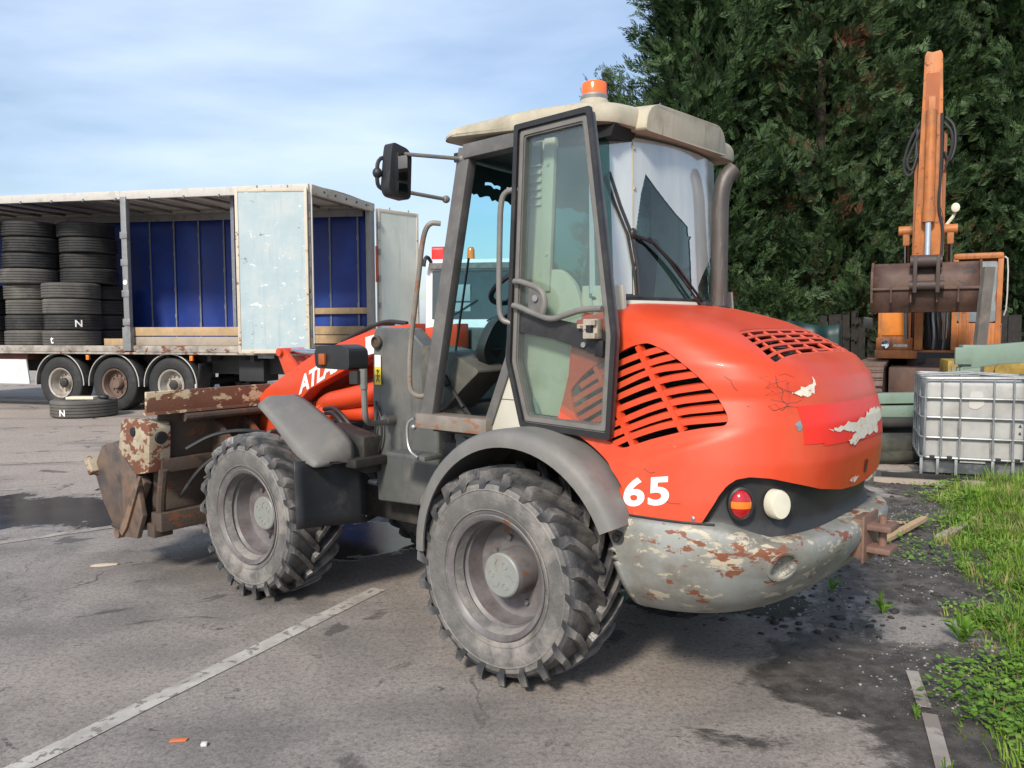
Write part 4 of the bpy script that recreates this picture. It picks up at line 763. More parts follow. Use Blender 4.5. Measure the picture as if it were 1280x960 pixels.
q = B(); q.prism(fillet([(-1.42, 1.55), (-1.24, 1.5), (-1.24, 1.72), (-1.42, 1.74)], .02, 2), -.1, -.06, bev=.008); q.tube([(-1.18, .1, 1.38), (-1.28, 0, 1.48), (-1.34, -.06, 1.60)], .014, 6); q.obj('side_mirror', M['black'], EX)
_before = set(EX.children)
# upright arm, rod and boom behind
q = B(); AX = 0.06; P = [(-.17, 2.4), (.33, 2.4), (.25, 5.4), (.20, 6.05), (-.13, 6.05), (-.14, 5.4)]
q.prism([(-.20, 2.55), (.30, 2.55), (.23, 5.35), (.205, 6.03), (.17, 6.10), (.03, 6.08), (-.06, 6.11), (-.095, 6.03), (-.11, 5.35)], -1.55, -1.35, bev=.015); ar = q.obj('digger_arm', M['exo'], EX)
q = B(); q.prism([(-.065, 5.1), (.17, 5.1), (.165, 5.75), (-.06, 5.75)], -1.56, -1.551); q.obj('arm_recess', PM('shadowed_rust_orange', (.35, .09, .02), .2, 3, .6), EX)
q = B(); q.cyl((.05, -1.62, 5.15), (.05, -1.66, 3.42), .095, 14); q.cyl((.05, -1.66, 3.62), (.05, -1.66, 3.38), .115, 14); q.box((.05, -1.60, 5.2), (.12, .1, .34), bev=.01); q.obj('bucket_cylinder', M['exo'], EX)
q = B(); q.cyl((.05, -1.66, 3.4), (.05, -1.68, 2.45), .055, 12); q.obj('bucket_rod', M['chrome'], EX)
q = B(); q.box((-.185, -1.3, 3.85), (.05, .3, 2.2)); q.box((.295, -1.3, 3.85), (.05, .3, 2.0)); islands(q.obj('boom_edge', PM('dark_rust_orange', (.26, .085, .025), .2, 3, .6), EX))
for sx in (-.33, .43):
    q = B(); q.cyl((sx, -.9, 3.28), (sx * .9, -.2, 1.5), .05, 12); q.obj('boom_rod', M['chrome'], EX)
    q = B(); q.cyl((sx - .14, -.9, 3.32), (sx + .12, -.9, 3.32), .085, 12); q.box((sx, -.9, 3.2), (.12, .12, .26), bev=.02); q.obj('rod_end', M['exo'], EX)
q = B(); q.box((.05, -.7, 3.0), (.36, .5, 1.6), bev=.03); q.obj('boom', M['exo'], EX)
for P in ([(-.14, -1.5, 5.0), (-.32, -1.5, 4.7), (-.42, -1.5, 4.3), (-.30, -1.5, 4.12), (-.2, -1.5, 4.3), (-.18, -1.5, 4.9)], [(-.12, -1.52, 4.9), (-.26, -1.52, 4.6), (-.36, -1.52, 4.35), (-.25, -1.52, 4.2), (-.16, -1.52, 4.5)], [(.28, -1.5, 5.05), (.44, -1.5, 4.9), (.46, -1.5, 4.55), (.36, -1.5, 4.3), (.28, -1.5, 4.5)], [(.26, -1.55, 4.95), (.4, -1.55, 4.8), (.4, -1.55, 4.5), (.3, -1.55, 4.25)], [(.22, -1.58, 5.1), (.24, -1.58, 4.2), (.2, -1.58, 3.6), (.3, -1.58, 3.3), (.28, -1.58, 2.8)]):
    q = B(); q.tube(P, .026, 7, smooth=2); q.obj('arm_hose', M['black'], EX)
q = B(); q.tube([(.21, -1.57, 5.0), (.22, -1.57, 3.7), (.3, -1.57, 3.5)], .014, 6); q.obj('arm_pipe', M['exo'], EX)
q = B(); q.lathe([(0, .075), (-.05, .075), (-.06, .055), (-.06, 0)], 16, (.50, -.95, 3.66)); q.tube([(.52, -.9, 3.66), (.46, -.9, 3.52), (.36, -.9, 3.4), (.33, -.9, 3.3)], .03, 6); q.obj('work_lamp', M['offwhite'], EX)
# bucket seen from behind
q = B(); bx0, bx1 = -.86, .92
P = smooth2([(2.50, -1.75), (2.35, -1.97), (2.1, -2.02), (1.88, -1.95), (1.70, -1.8)], 2); V = [[q.bm.verts.new((x, p.y, p.x)) for x in np.linspace(bx0, bx1, 6)] for p in P]
for A, C in zip(V, V[1:]):
    for k in range(5): q.bm.faces.new((A[k], A[k + 1], C[k + 1], C[k]))
ebk = q.obj('digger_bucket', M['exd'], EX, 50); solidify(ebk, .03)
for x in (bx0, bx1): q = B(); q.prism([(-1.78, 2.52), (-2.0, 2.36), (-2.05, 2.1), (-1.98, 1.86), (-1.75, 1.66), (-1.2, 1.75), (-1.15, 2.3)], x - .02, x + .02, lambda u, v, w_: (w_, u, v)); q.obj('bucket_side', M['exd'], ebk)
for x in (-.53, -.2, .23, .57):
    q = B(); q.prism([(-1.93, 2.12), (-2.06, 2.10), (-2.02, 1.86), (-1.82, 1.70), (-1.78, 1.72)], x - .014, x + .014, lambda u, v, w_: (w_, u, v)); q.obj('bucket_rib', M['exd'], ebk)
q = B(); px_box(q, bx0, bx1, 2.06, 2.10, -2.05, -2.0, .004); q.obj('bucket_seam', M['exd'], ebk)
q = B(); px_box(q, -.17, -.10, 2.0, 2.58, -2.2, -1.7, .02); px_box(q, .20, .27, 2.0, 2.58, -2.2, -1.7, .02); q.cyl((-.22, -2.1, 2.5), (.3, -2.1, 2.5), .10, 14); q.cyl((-.22, -2.12, 2.12), (.34, -2.12, 2.12), .075, 14); px_box(q, -.12, .2, 2.0, 2.55, -1.95, -1.8, .02); q.obj('bucket_bracket', PM('dark_greasy_iron', (.05, .033, .028), .25, 4, .6), ebk)
for o in EX.children:
    if o not in _before:
        bk_ = 'bucket' in o.name and 'cylinder' not in o.name and 'rod' not in o.name; o.location = (-.30, 0, .09 if bk_ else -.14)
# tracks
for x in (-1.2, 1.25):
    q = B(); path = fillet([(-1.6, .12), (-1.9, .45), (-1.5, .86), (2.6, .86), (3.0, .45), (2.6, .06), (-1.4, .06)], .2, 3); q.prism(path, x - .24, x + .24, lambda u, v, w_: (w_, u, v)); trk = q.obj('track_frame', M['exd'], EX, 0)
    sh_ = B(); sh_.box((0, 0, 0), (.52, .15, .05), bev=.006); sh_.box((0, .04, .03), (.52, .02, .04)); sme = sh_.mesh('track_shoe', PM('rust_track_shoe', (.16, .105, .08), .3, 5, .75, dirt=((.08, .055, .045), .4, 6)) if x < 0 else M['exd'], 0)
    pts = [Vector(p) for p in path]; per = [(pts[i], pts[(i + 1) % len(pts)]) for i in range(len(pts))]; acc = 0
    for a, b in per:
        L_ = (b - a).length; s_ = (-acc) % .17
        while s_ < L_:
            p = a.lerp(b, s_ / L_); d = (b - a).normalized(); o = link('track_shoe', sme, trk); o.location = (x, p.x - d.y * .03, p.y + d.x * .03); o.rotation_euler = (atan2(d.y, d.x) , 0, 0); s_ += .17
        acc += L_
q = B(); px_box(q, -.9, .95, .35, .85, -.5, 1.6, .04); q.cyl((0, .6, .8), (0, .6, 1.0), .6, 24); q.obj('undercarriage', M['exd'], EX)
# ================================================================== WATER TANK IN A CAGE
M['tank'] = PM('dirty_white_tank', (0.40, 0.395, 0.38), 0.12, 2, 0.5, 0.1, dirt=((0.27, 0.26, 0.24), 0.55, 3), streak=((0.40, 0.385, 0.36), 0.3, 3)); M['cage'] = PM('galvanised_cage', (0.30, 0.31, 0.31), 0.15, 10, 0.45, 0.1, metal=0.5, dirt=((0.17, 0.16, 0.15), 0.4, 8))
IB = thing('caged_water_tank', 'dirty white plastic tank in a galvanised cage on a pallet base', 'water tank', (4.86, 8.62, 0), radians(-22)); IB.scale = (.92, .92, .96)
q = B(); q.box((0, .5, .64), (1.02, .96, .92), bev=.075, seg=4); tk = q.obj('tank', M['tank'], IB, 60)
q = B(); q.prism(fillet([(-.06, .8), (.02, .78), (.10, .83), (.08, .98), (-.04, .98)], .03, 3), .012, .02); q.box((.0, .016, .20), (.26, .012, .022), bev=.004); islands(q.obj('moulded_mark', PM('tank_moulding', (.5, .48, .44), .05, 3, .5), tk))
def rail(P, r=.0115, closed=False): q = B(); q.tube(P, r, 7, closed=closed); q.obj('cage_rail', M['cage'], IB)
hx, y0, y1 = .545, -.015, 1.02
for z in (.235, .46, .685, .90): rail(fillet([(-hx, y0), (hx, y0), (hx, y1), (-hx, y1)], .08, 3) and [(x, y, z) for x, y in fillet([(-hx, y0), (hx, y0), (hx, y1), (-hx, y1)], .08, 3)], .013, True)
rail([(x, y, 1.125 + .012 * sin(x * 5 + y * 3)) for x, y in fillet([(-hx, y0), (hx, y0), (hx, y1), (-hx, y1)], .06, 3)], .015, True)
for x in (-.505, -.335, -.145, .19, .385, .53): rail([(x, y0 - .012, .24), (x, y0 - .012, 1.115)], .011 if x not in (-.505, .53) else .013)
for x in (-.335, -.145, .19, .385): q = B(); q.box((x, y0 + .018, .44), (.045, .012, .42)); q.obj('cage_strut', M['cage'], IB)
for y in (.2, .45, .75, 1.02):
    for sx in (-hx, hx): rail([(sx, y, .24), (sx, y, 1.115)], .010)
for y in (.3, .7): rail([(-hx, y, 1.13), (0, y + .02, 1.16), (hx, y, 1.13)], .012)
q = B(); q.box((0, .5, .20), (1.0, .95, .03)); q.box((0, .05, .125), (1.02, .03, .13)); q.obj('pallet_tray', PM('dark_pallet_tray', (.06, .07, .075), .3, 6, .6, dirt=((.2, .2, .19), .4, 6)), IB)
for x in (-.53, -.36, -.17, .20, .40, .53): q = B(); q.box((x, -.005, .125), (.032, .03, .20), bev=.004); q.obj('pallet_leg', M['cage'], IB)
q = B(); q.box((0, 0, .03), (1.14, .05, .022), bev=.004); q.box((0, 1.0, .03), (1.14, .05, .022)); islands(q.obj('pallet_runner', M['cage'], IB))
for x in (-.42, -.24, .25, .44): q = B(); q.box((x, -.02, .245), (.055, .02, .03), bev=.004); q.obj('cage_clip', M['black'], IB)
q = B(); q.prism([(.445, .0), (.46, .035), (.475, 0)], 0.015, .021, lambda u, v, w_: (u, w_, v + .60)); q.prism([(.445, .0), (.46, .035), (.475, 0)], 0.015, .021, lambda u, v, w_: (u, w_, v + .52)); islands(q.obj('arrow_print', M['black'], tk))
# ================================================================== GREEN STEEL FRAME, POST, PIPES, TIMBER
M['gsteel'] = PM('pale_green_steel', (0.19, 0.265, 0.205), 0.12, 3, 0.55, 0.1, dirt=((0.14, 0.16, 0.125), 0.4, 3), chips=((0.16, 0.1, 0.06), 0.68, 6))
GF = thing('green_steel_frame', 'pale green steel machine frame with a long top beam behind the water tank', 'machine frame', (5.85, 10.7, 0), radians(-12))
q = B(); q.prism([(-.02, 1.38), (.30, 1.38), (1.6, 1.50), (1.6, 1.23), (.38, 1.13), (-.02, 1.06)], -.08, .10, bev=.012); q.obj('top_beam', M['gsteel'], GF)
q = B(); q.box((.08, .01, .62), (.24, .17, .95), bev=.012); q.obj('leg', M['gsteel'], GF); q = B(); q.box((-.02, -.1, 1.24), (.20, .05, .22), bev=.01); q.obj('end_plate', M['gsteel'], GF)
for k, x in enumerate((-.18, -.12, -.07)): q = B(); q.prism([(x - .015, .1), (x + .02, .1), (x + .075, 1.10), (x + .045, 1.10)], -.06, -.03); q.obj('brace', M['gsteel'], GF)
q = B(); q.box((.9, .2, .95), (1.2, .1, .08)); q.box((1.5, .0, .6), (.2, .16, 1.1), bev=.01); islands(q.obj('rear_stay', M['gsteel'], GF))
GB = thing('green_box_beam', 'pale green box beam lying on dark pipes left of the water tank', 'steel beam', (4.55, 10.3, 0), radians(-10))
q = B(); q.box((.15, .1, .72), (1.0, .16, .13), Ry(-.03), bev=.01); q.obj('upper_beam', M['gsteel'], GB); q = B(); q.box((.1, 0, .56), (1.15, .2, .14), Ry(-.03), bev=.01); q.obj('lower_beam', M['gsteel'], GB)
q = B(); q.box((-.52, -.06, .74), (.26, .2, .26), bev=.012); q.box((-.52, -.08, .46), (.26, .2, .26), bev=.012); q.box((-.32, -.02, .3), (.06, .12, .6)); islands(q.obj('end_box', M['gsteel'], GB))
M['pipe'] = PM('mossy_dark_pipe', (0.045, 0.043, 0.035), 0.3, 4, 0.75, 0.1, dirt=((0.11, 0.115, 0.085), 0.4, 3), bump=0.2, bs=30)
for k, (x, y, z, r, l, lab) in enumerate(((4.2, 10.2, .42, .075, 2.2, 'thin mossy pipe lying under the green box beam'), (4.2, 10.0, .16, .16, 2.6, 'thick dark pipe on the ground left of the water tank'), (4.3, 10.45, .22, .2, 2.6, 'thickest dark pipe behind the other pipes left of the water tank'), (4.0, 9.65, .07, .07, 2.0, 'thin dark pipe on the ground nearest the loader'))):
    t_ = thing('steel_pipe', lab, 'pipe', (x, y, 0), radians(-8 + 3 * k), 'pipes lying by the water tank'); q = B(); q.tube([(-l / 2, 0, z), (l / 2, 0, z + .02)], r, 14, caps=False); o = q.obj('tube', M['pipe'], t_); solidify(o, .012)
t_ = thing('steel_post', 'grey steel channel leaning upright in front of the excavator bucket', 'post', (6.33, 11.2, 0), 0); q = B(); q.prism([(-.07, 0), (.07, 0), (.07, .09), (.055, .09), (.055, .015), (-.055, .015), (-.055, .09), (-.07, .09)], 0, 2.42, lambda u, v, w_: (u + .075 * w_ - .05, v, w_)); q.obj('channel', PM('grey_brown_steel', (.12, .105, .09), .2, 4, .6, dirt=((.2, .165, .13), .35, 5)), t_)
M['yel'] = PM('grimy_yellow_iron', (0.34, 0.22, 0.035), 0.25, 4, 0.6, 0.1, dirt=((0.10, 0.08, 0.05), 0.45, 5))
YE = thing('yellow_machine', 'grimy yellow engine unit at the right edge behind the water tank', 'engine', (7.3, 11.9, 0), radians(-20)); q = B(); q.box((0, 0, 1.0), (1.9, .8, .26), bev=.03); yb = q.obj('engine_block', M['yel'], YE); q = B(); q.box((0, 0, .45), (1.8, .7, .8), bev=.02); q.obj('engine_base', M['dark'], YE)
for k in range(4): q = B(); q.cyl((-.7 + k * .42, -.42, 1.0), (-.7 + k * .42, -.50, 1.0), .09, 14); q.cyl((-.7 + k * .42, -.2, 1.12), (-.7 + k * .42, -.2, 1.26), .07, 12); q.obj('cylinder_cap', M['yel'] if k % 2 else M['zinc'], YE)
for k in range(5): q = B(); q.tube([(-.8 + k * .38, -.45, .85), (-.7 + k * .38, -.52, .7), (-.55 + k * .38, -.47, .62), (-.5 + k * .4, -.43, .8)], .025, 6, smooth=1); q.obj('engine_pipe', M['zinc'] if k % 2 else M['rustpaint'], YE)
def plank(label, a, b_, w_, th, mat, z=0.0, tilt=0.0, name='timber_plank', rag=True):
    a, b_ = Vector((*a, 0)), Vector((*b_, 0)); c = (a + b_) / 2; d = b_ - a; t_ = thing(name, label, 'timber', (c.x, c.y, ground_z(c.x, c.y) + z), atan2(d.y, d.x)); L_ = d.length / 2; r = random.Random(len(label)); n = 9; q = B(); V = []
    for i in range(n + 1):
        x = -L_ + 2 * L_ * i / n; k = 1 + (r.uniform(-.08, .08) if rag else 0); e = .7 if rag and i in (0, n) else 1; V.append([q.bm.verts.new((x, y * w_ / 2 * k * e, zz * th + tilt * (x + L_))) for y, zz in ((-1, 0), (1, 0), (1, 1), (-1, 1))])
    for A, C in zip(V, V[1:]):
        for k in range(4): q.bm.faces.new((A[k], A[(k + 1) % 4], C[(k + 1) % 4], C[k]))
    q.bm.faces.new(V[0]); q.bm.faces.new(V[-1][::-1]); q.obj('board', mat, t_, 25)
plank('splintered pale stick on black mud behind the loader tow hitch', (2.70, 6.00), (3.36, 6.62), .055, .03, M['wood'], .01, .05)
plank('grey plank edge on the ground in front of the water tank', (3.82, 8.62), (4.62, 8.30), .07, .05, M['wood_grey'], .0)
plank('short broken board lying on the mud under the tank corner', (4.52, 8.18), (4.72, 8.14), .11, .04, M['wood_grey'], .03)
plank('long brown board half buried in grass before the water tank', (4.65, 8.05), (5.35, 7.7), .07, .03, M['wood'], .02)
plank('long dark sleeper under the front of the water tank', (3.95, 8.72), (5.35, 8.2), .14, .07, M['oldwood'], .0)
plank('flat grey splinter of wood at the edge of the grass', (3.28, 6.25), (3.62, 6.52), .07, .02, M['wood_grey'], .01, .06)
plank('thin reddish stick across the mud behind the loader', (2.55, 6.9), (3.3, 6.7), .03, .015, M['wood'], .005)

# small litter on the tarmac
for nm, lab, cat, x, y, pts, th, mt in (('plastic_scrap', 'small orange plastic scrap on the tarmac left of the long white line', 'scrap', -1.33, 3.17, [(-.035, -.01), (.03, -.014), (.036, .008), (-.03, .012)], .006, PM('orange_scrap', (.62, .16, .05), .1, 9, .5)), ('pale_leaf', 'pale dry leaf lying on the tarmac in front of the bucket', 'leaf', -2.82, 5.6, [(-.09, -.02), (-.02, -.035), (.08, -.015), (.09, .01), (0, .03), (-.07, .02)], .008, PM('dry_leaf', (.55, .46, .34), .12, 9, .8)), ('stone_chip', 'single white stone chip beside the orange scrap', 'stone', -1.215, 3.13, [(-.012, -.01), (.012, -.012), (.014, .008), (-.01, .012)], .014, PM('white_chip', (.6, .58, .54), .1, 20, .7))):
    t_ = thing(nm, lab, cat, (x, y, .001), .2); q = B(); q.prism(pts, 0, th, lambda u, v, w_: (u, v, w_), bev=th * .3); q.obj('piece', mt, t_)
# ================================================================== WHEEL LOADER  (x forward, y left, z up; origin under the rear axle)
LD = thing('wheel_loader', 'red-orange wheel loader with grey cab, open glass door and muddy tyres', 'wheel loader', (.4906, 4.3654, 0), radians(90 + 50.26))
PIV = .99; ART = Matrix.Translation((PIV, 0, 0)) @ Matrix.Rotation(.027, 4, 'Z') @ Matrix.Translation((-PIV, 0, 0))
def part(q, name, mat, smooth=32, front=False, parent=None): return q.obj(name, mat, parent or LD, smooth, ART if front else None)
# ---- hood shape: horizontal slices (z, rear reach, half width, roundness)
_H = np.array([(.40, 1.2, .80, 4), (.84, 1.275, .79, 3.6), (.95, 1.305, .775, 3.5), (1.10, 1.325, .75, 3.4), (1.25, 1.32, .725, 3.3), (1.35, 1.30, .707, 3.2), (1.42, 1.268, .70, 3.5), (1.49, 1.195, .69, 3.9), (1.55, 1.085, .675, 4.0), (1.61, .965, .66, 3.8), (1.66, .85, .64, 3.2), (1.70, .72, .60, 2.4), (1.735, .56, .50, 2.2), (1.75, .46, .35, 2)])
HX0 = -.44
def hp(z): return [float(np.interp(z, _H[:, 0], _H[:, k])) for k in (1, 2, 3)]
def shelf(x, z):
    # the panel stands proud below the grille
    zc = float(np.interp(-x, [.2, .30, .45, .56, .68, .82, .95, 1.05, 1.15], [1.16, 1.12, 1.05, 1.055, 1.105, 1.155, 1.20, 1.23, 1.25])); k = min(1, max(0, (zc + .018 - z) / .04)); return .017 * k * k * (3 - 2 * k) * min(1, max(0, (x + 1.12) / .25))
def hood_y(x, z):
    r, b, n = hp(z); t = (HX0 - x) / (r + HX0)
    return (b if t <= 0 else b * max(0, 1 - min(t, 1) ** n) ** (1 / n)) + shelf(x, z)
def hood_x(y, z):
    r, b, n = hp(z); return HX0 - (r + HX0) * max(0, 1 - min(abs(y) / b, 1) ** n) ** (1 / n)
def hood_top(x, y):
    lo, hi = .9, 1.75
    for _ in range(26):
        m = (lo + hi) / 2; r, b, n = hp(m); t = max(0, (HX0 - x) / (r + HX0)); ins = t < 1 and abs(y) < b and t ** n + (abs(y) / b) ** n < 1
        lo, hi = (m, hi) if ins else (lo, m)
    return lo
FCX, FCZ, FR = -.12, .58, .607
def front_edge(z): return FCX - sqrt(max(0.0, (FR + .02) ** 2 - (z - FCZ) ** 2)) if z < 1.17 else -.22 - min(1, (z - 1.17) / .25) * .05
def zbu(x, y):
    if x > -.95: return .862
    return float(np.interp(y, [0, .2, .40, .55, .62, .668, .69, .703, .712, .719, .728], [.950, .962, .992, 1.03, 1.05, 1.055, 1.045, 1.02, .98, .93, .862]))
def zb(x, y):
    if x > -1.02: return .862
    return float(np.interp(abs(y), [0, .2, .45, .6, .68, .715, .74], [.945, .965, 1.0, 1.045, 1.03, .95, .862]))
rows = list(np.linspace(.862, 1.40, 44)) + list(np.linspace(1.42, 1.75, 26)); NC = 230
def hood_pt(u, v):
    z = float(np.interp(v * (len(rows) - 1), range(len(rows)), rows)); r, b, n = hp(z); ph = u * pi
    def at(z):
        r, b, n = hp(z)
        if u < .1 or u > .9:
            s = (u if u < .1 else 1 - u) / .1; xf = front_edge(z); x = xf + (HX0 - xf) * s if xf > HX0 else xf; return (x, b * (1 if u < .1 else -1))
        p = (u - .1) / .8 * pi; c, s = cos(p), sin(p); y = b * math.copysign(abs(c) ** (2 / n), c); x = HX0 - (r + HX0) * s ** (2 / n); return (min(x, front_edge(z)) if z < 1.119 else x, y)
    zlow = .862
    if .1 < u < .9:
        xr, yr = at(1.0); zlow = zbu(xr, abs(yr))
    zz = max(z, zlow); x, y = at(zz); y += math.copysign(shelf(x, zz), y) if abs(y) > .3 else 0
    return Vector((x, y, zz))
q = B(); q.grid(hood_pt, NC, len(rows) - 1)
bmesh.ops.remove_doubles(q.bm, verts=q.bm.verts, dist=.0004); bmesh.ops.dissolve_degenerate(q.bm, dist=.0003, edges=q.bm.edges[:])
hood = part(q, 'engine_hood', M['orange'], 50); solidify(hood, .022, -1)
GR = [(-.651, 1.571), (-.735, 1.541), (-.813, 1.494), (-.886, 1.44), (-.948, 1.379), (-.992, 1.318), (-1.014, 1.277), (-1.007, 1.249), (-.924, 1.236), (-.844, 1.218), (-.716, 1.179), (-.574, 1.126), (-.496, 1.157), (-.331, 1.238), (-.298, 1.315), (-.285, 1.357), (-.343, 1.422), (-.411, 1.476), (-.507, 1.521), (-.58, 1.556)]
VT = [(-.925, .40), (-.925, -.40), (-1.135, -.50), (-1.135, .50)]
def cutter(fn_):
    c = B(); fn_(c); bmesh.ops.recalc_face_normals(c.bm, faces=c.bm.faces[:]); o = link('cut', c.mesh('cut', M['dark'], 0), LD); return o
cuts = [cutter(lambda c: c.prism(fillet(GR, .02, 2), .45, 1.0)), cutter(lambda c: c.prism(fillet(GR, .02, 2), -1.0, -.45)), cutter(lambda c: c.prism(fillet(VT, .03, 3), 1.35, 1.9, lambda u, v, w_: (u, v, w_)))]
bpy.context.view_layer.update()
for c in cuts:
    md = hood.modifiers.new('b', 'BOOLEAN'); md.object = c; md.operation = 'DIFFERENCE'; md.solver = 'EXACT'
bake(hood)
for c in cuts: bpy.data.objects.remove(c)
for p in hood.data.polygons: p.use_smooth = True
hood.data.set_sharp_from_angle(angle=radians(38))
# grille slats follow the side of the hood
SL = [[(-.733, 1.549), (-.632, 1.523), (-.515, 1.479), (-.40, 1.42), (-.33, 1.375)], [(-.782, 1.517), (-.666, 1.487), (-.52, 1.432), (-.40, 1.372), (-.30, 1.312)], [(-.832, 1.478), (-.688, 1.459), (-.526, 1.386), (-.40, 1.318), (-.295, 1.255)], [(-.885, 1.448), (-.71, 1.415), (-.523, 1.338), (-.42, 1.278), (-.33, 1.225)], [(-.931, 1.402), (-.731, 1.366), (-.526, 1.285), (-.43, 1.232), (-.38, 1.20)], [(-.961, 1.36), (-.753, 1.327), (-.539, 1.232), (-.45, 1.185)], [(-.985, 1.318), (-.78, 1.288), (-.535, 1.187), (-.47, 1.152)], [(-1.012, 1.277), (-.798, 1.249), (-.62, 1.185), (-.53, 1.14)]]
RB = [[(-.60, 1.556), (-.70, 1.41), (-.78, 1.30), (-.838, 1.214)], [(-.40, 1.465), (-.50, 1.32), (-.56, 1.235), (-.628, 1.136)]]
def surf_bar(q, P, wd, dp, sg, off=.0):
    """Flat bar of width wd lying in the hood side, depth dp inwards."""
    P = smooth2(P); V = []
    for i, p in enumerate(P):
        d = (P[min(i + 1, len(P) - 1)] - P[max(i - 1, 0)]).normalized(); nrm = Vector((-d.y, d.x)); ring = []
        for s_, o_ in ((1, off), (-1, off), (-1, off - dp), (1, off - dp)):
            c = p + nrm * wd / 2 * s_ + (Vector((0, .006)) if o_ < off else Vector((0, 0))); y = hood_y(p.x, p.y) + o_; ring.append(q.bm.verts.new((c.x, sg * y, c.y)))
        V.append(ring)
    for A, C in zip(V, V[1:]):
        for k in range(4): q.bm.faces.new((A[k], A[(k + 1) % 4], C[(k + 1) % 4], C[k]))
    q.bm.faces.new(V[0]); q.bm.faces.new(V[-1][::-1])
for sg in (1, -1):
    for s_ in SL: q = B(); surf_bar(q, s_, .025, .03, sg, -.008); part(q, 'grille_slat', M['orange'], 40, parent=hood)
    for s_ in RB: q = B(); surf_bar(q, s_, .022, .034, sg, -.005); part(q, 'grille_rib', M['orange'], 40, parent=hood)
    q = B(); q.prism([(-.62, 1.58), (-.98, 1.36), (-1.0, 1.22), (-.58, 1.08), (-.25, 1.22), (-.25, 1.42)], sg * .47, sg * .49); 
    for k in range(40):
        t = k / 39; z = 1.12 + .46 * t; q.box((-.60 + .0 * z, sg * .497, z), (.68 if z < 1.42 else .4, .014, .005))
    part(q, 'radiator_screen', M['radiator'], 0)
# top vent: lattice of bars
for k in range(6):
    x = -.935 - .198 * k / 5; w2 = .40 + .10 * k / 5; q = B(); pts = [(x, y, hood_top(x, y) - .006 - (.012 if k == 4 else 0) * (1 if abs(y + .2) < .2 else 0)) for y in np.linspace(-w2, w2, 15)]
    q.tube(pts, .0085, 5); part(q, 'vent_bar', M['orange_dull'], 40, parent=hood)
for k in range(5):
    f = -.8 + 1.6 * k / 4; q = B(); q.tube([(x, f * (.40 + .10 * t), hood_top(x, f * (.40 + .10 * t)) - .011) for t, x in [(t, -.93 - .205 * t) for t in np.linspace(0, 1, 7)]], .0075, 5); part(q, 'vent_bar', M['orange_dull'], 40, parent=hood)
q = B(); q.prism([(-.88, 1.50), (-1.10, 1.40), (-1.10, 1.34), (-.88, 1.44)], -.42, .42); part(q, 'engine_cover', M['dark'], 0)
# prints and scars on the hood
def side_map(x0, z0, dx, dz, off=.0025):
    """(u,v) of flat lettering -> hood left side; u runs rearward."""
    return lambda u, v: Vector((x0 + dx[0] * u + dx[1] * v, hood_y(x0 + dx[0] * u + dx[1] * v, z0 + dz[0] * u + dz[1] * v) + off, z0 + dz[0] * u + dz[1] * v))
text_obj('number_print', '65', .150, M['white'], hood, side_map(-.618, .902, (-1.34, .06), (.215, 1.0)), off=.0045, space=1.1)
def rear_patch(name, P, mat, off, parent=hood, res=(40, 16)):
    ys = [p[0] for p in P]; zs = [p[1] for p in P]; q = B()
    q.grid(lambda u, v: Vector((hood_x(min(ys) + (max(ys) - min(ys)) * u, min(zs) + (max(zs) - min(zs)) * v) - off, min(ys) + (max(ys) - min(ys)) * u, min(zs) + (max(zs) - min(zs)) * v)), *res, keep=lambda u, v: inpoly(min(ys) + (max(ys) - min(ys)) * u, min(zs) + (max(zs) - min(zs)) * v, P))
    return part(q, name, mat, 60, parent=parent)
rear_patch('repainted_patch', [(.487, 1.326), (-.487, 1.322), (-.487, 1.14), (.487, 1.172)], M['patch'], .003)
def ragged(P, amp, n, seed):
    r = random.Random(seed); o = []
    for i in range(len(P)):
        a, b = Vector(P[i]), Vector(P[(i + 1) % len(P)])
        for k in range(n): o.append(tuple(a.lerp(b, k / n) + Vector((r.uniform(-amp, amp), r.uniform(-amp, amp)))))
    return o
rear_patch('scraped_filler', ragged([(.36, 1.222), (.22, 1.238), (.05, 1.243), (-.1, 1.268), (-.25, 1.272), (-.32, 1.23), (-.2, 1.2), (-.22, 1.17), (-.05, 1.165), (.12, 1.145), (.2, 1.165), (.08, 1.192), (.2, 1.212)], .009, 6, 2), M['filler'], .006, res=(150, 60))
rear_patch('paint_chip', ragged([(.50, 1.38), (.43, 1.40), (.36, 1.43), (.39, 1.375), (.45, 1.36)], .008, 4, 4), M['filler'], .003, res=(44, 34))
rear_patch('paint_chip', ragged([(.13, .985), (.05, 1.0), (.0, .99), (.06, .972)], .006, 4, 5), M['filler'], .003, res=(44, 24))
rear_patch('paint_chip', ragged([(-.10, .955), (-.2, .968), (-.22, .955), (-.14, .947)], .003, 4, 6), M['filler'], .003, res=(40, 20))
rear_patch('paint_chip', ragged([(.515, 1.26), (.495, 1.27), (.49, 1.235), (.51, 1.228)], .004, 4, 7), M['zinc'], .003, res=(20, 24))
rear_patch('lock_hole', fillet([(-.055, 1.055), (-.095, 1.055), (-.09, .995), (-.06, .995)], .014, 3), M['black'], .004, res=(24, 24))
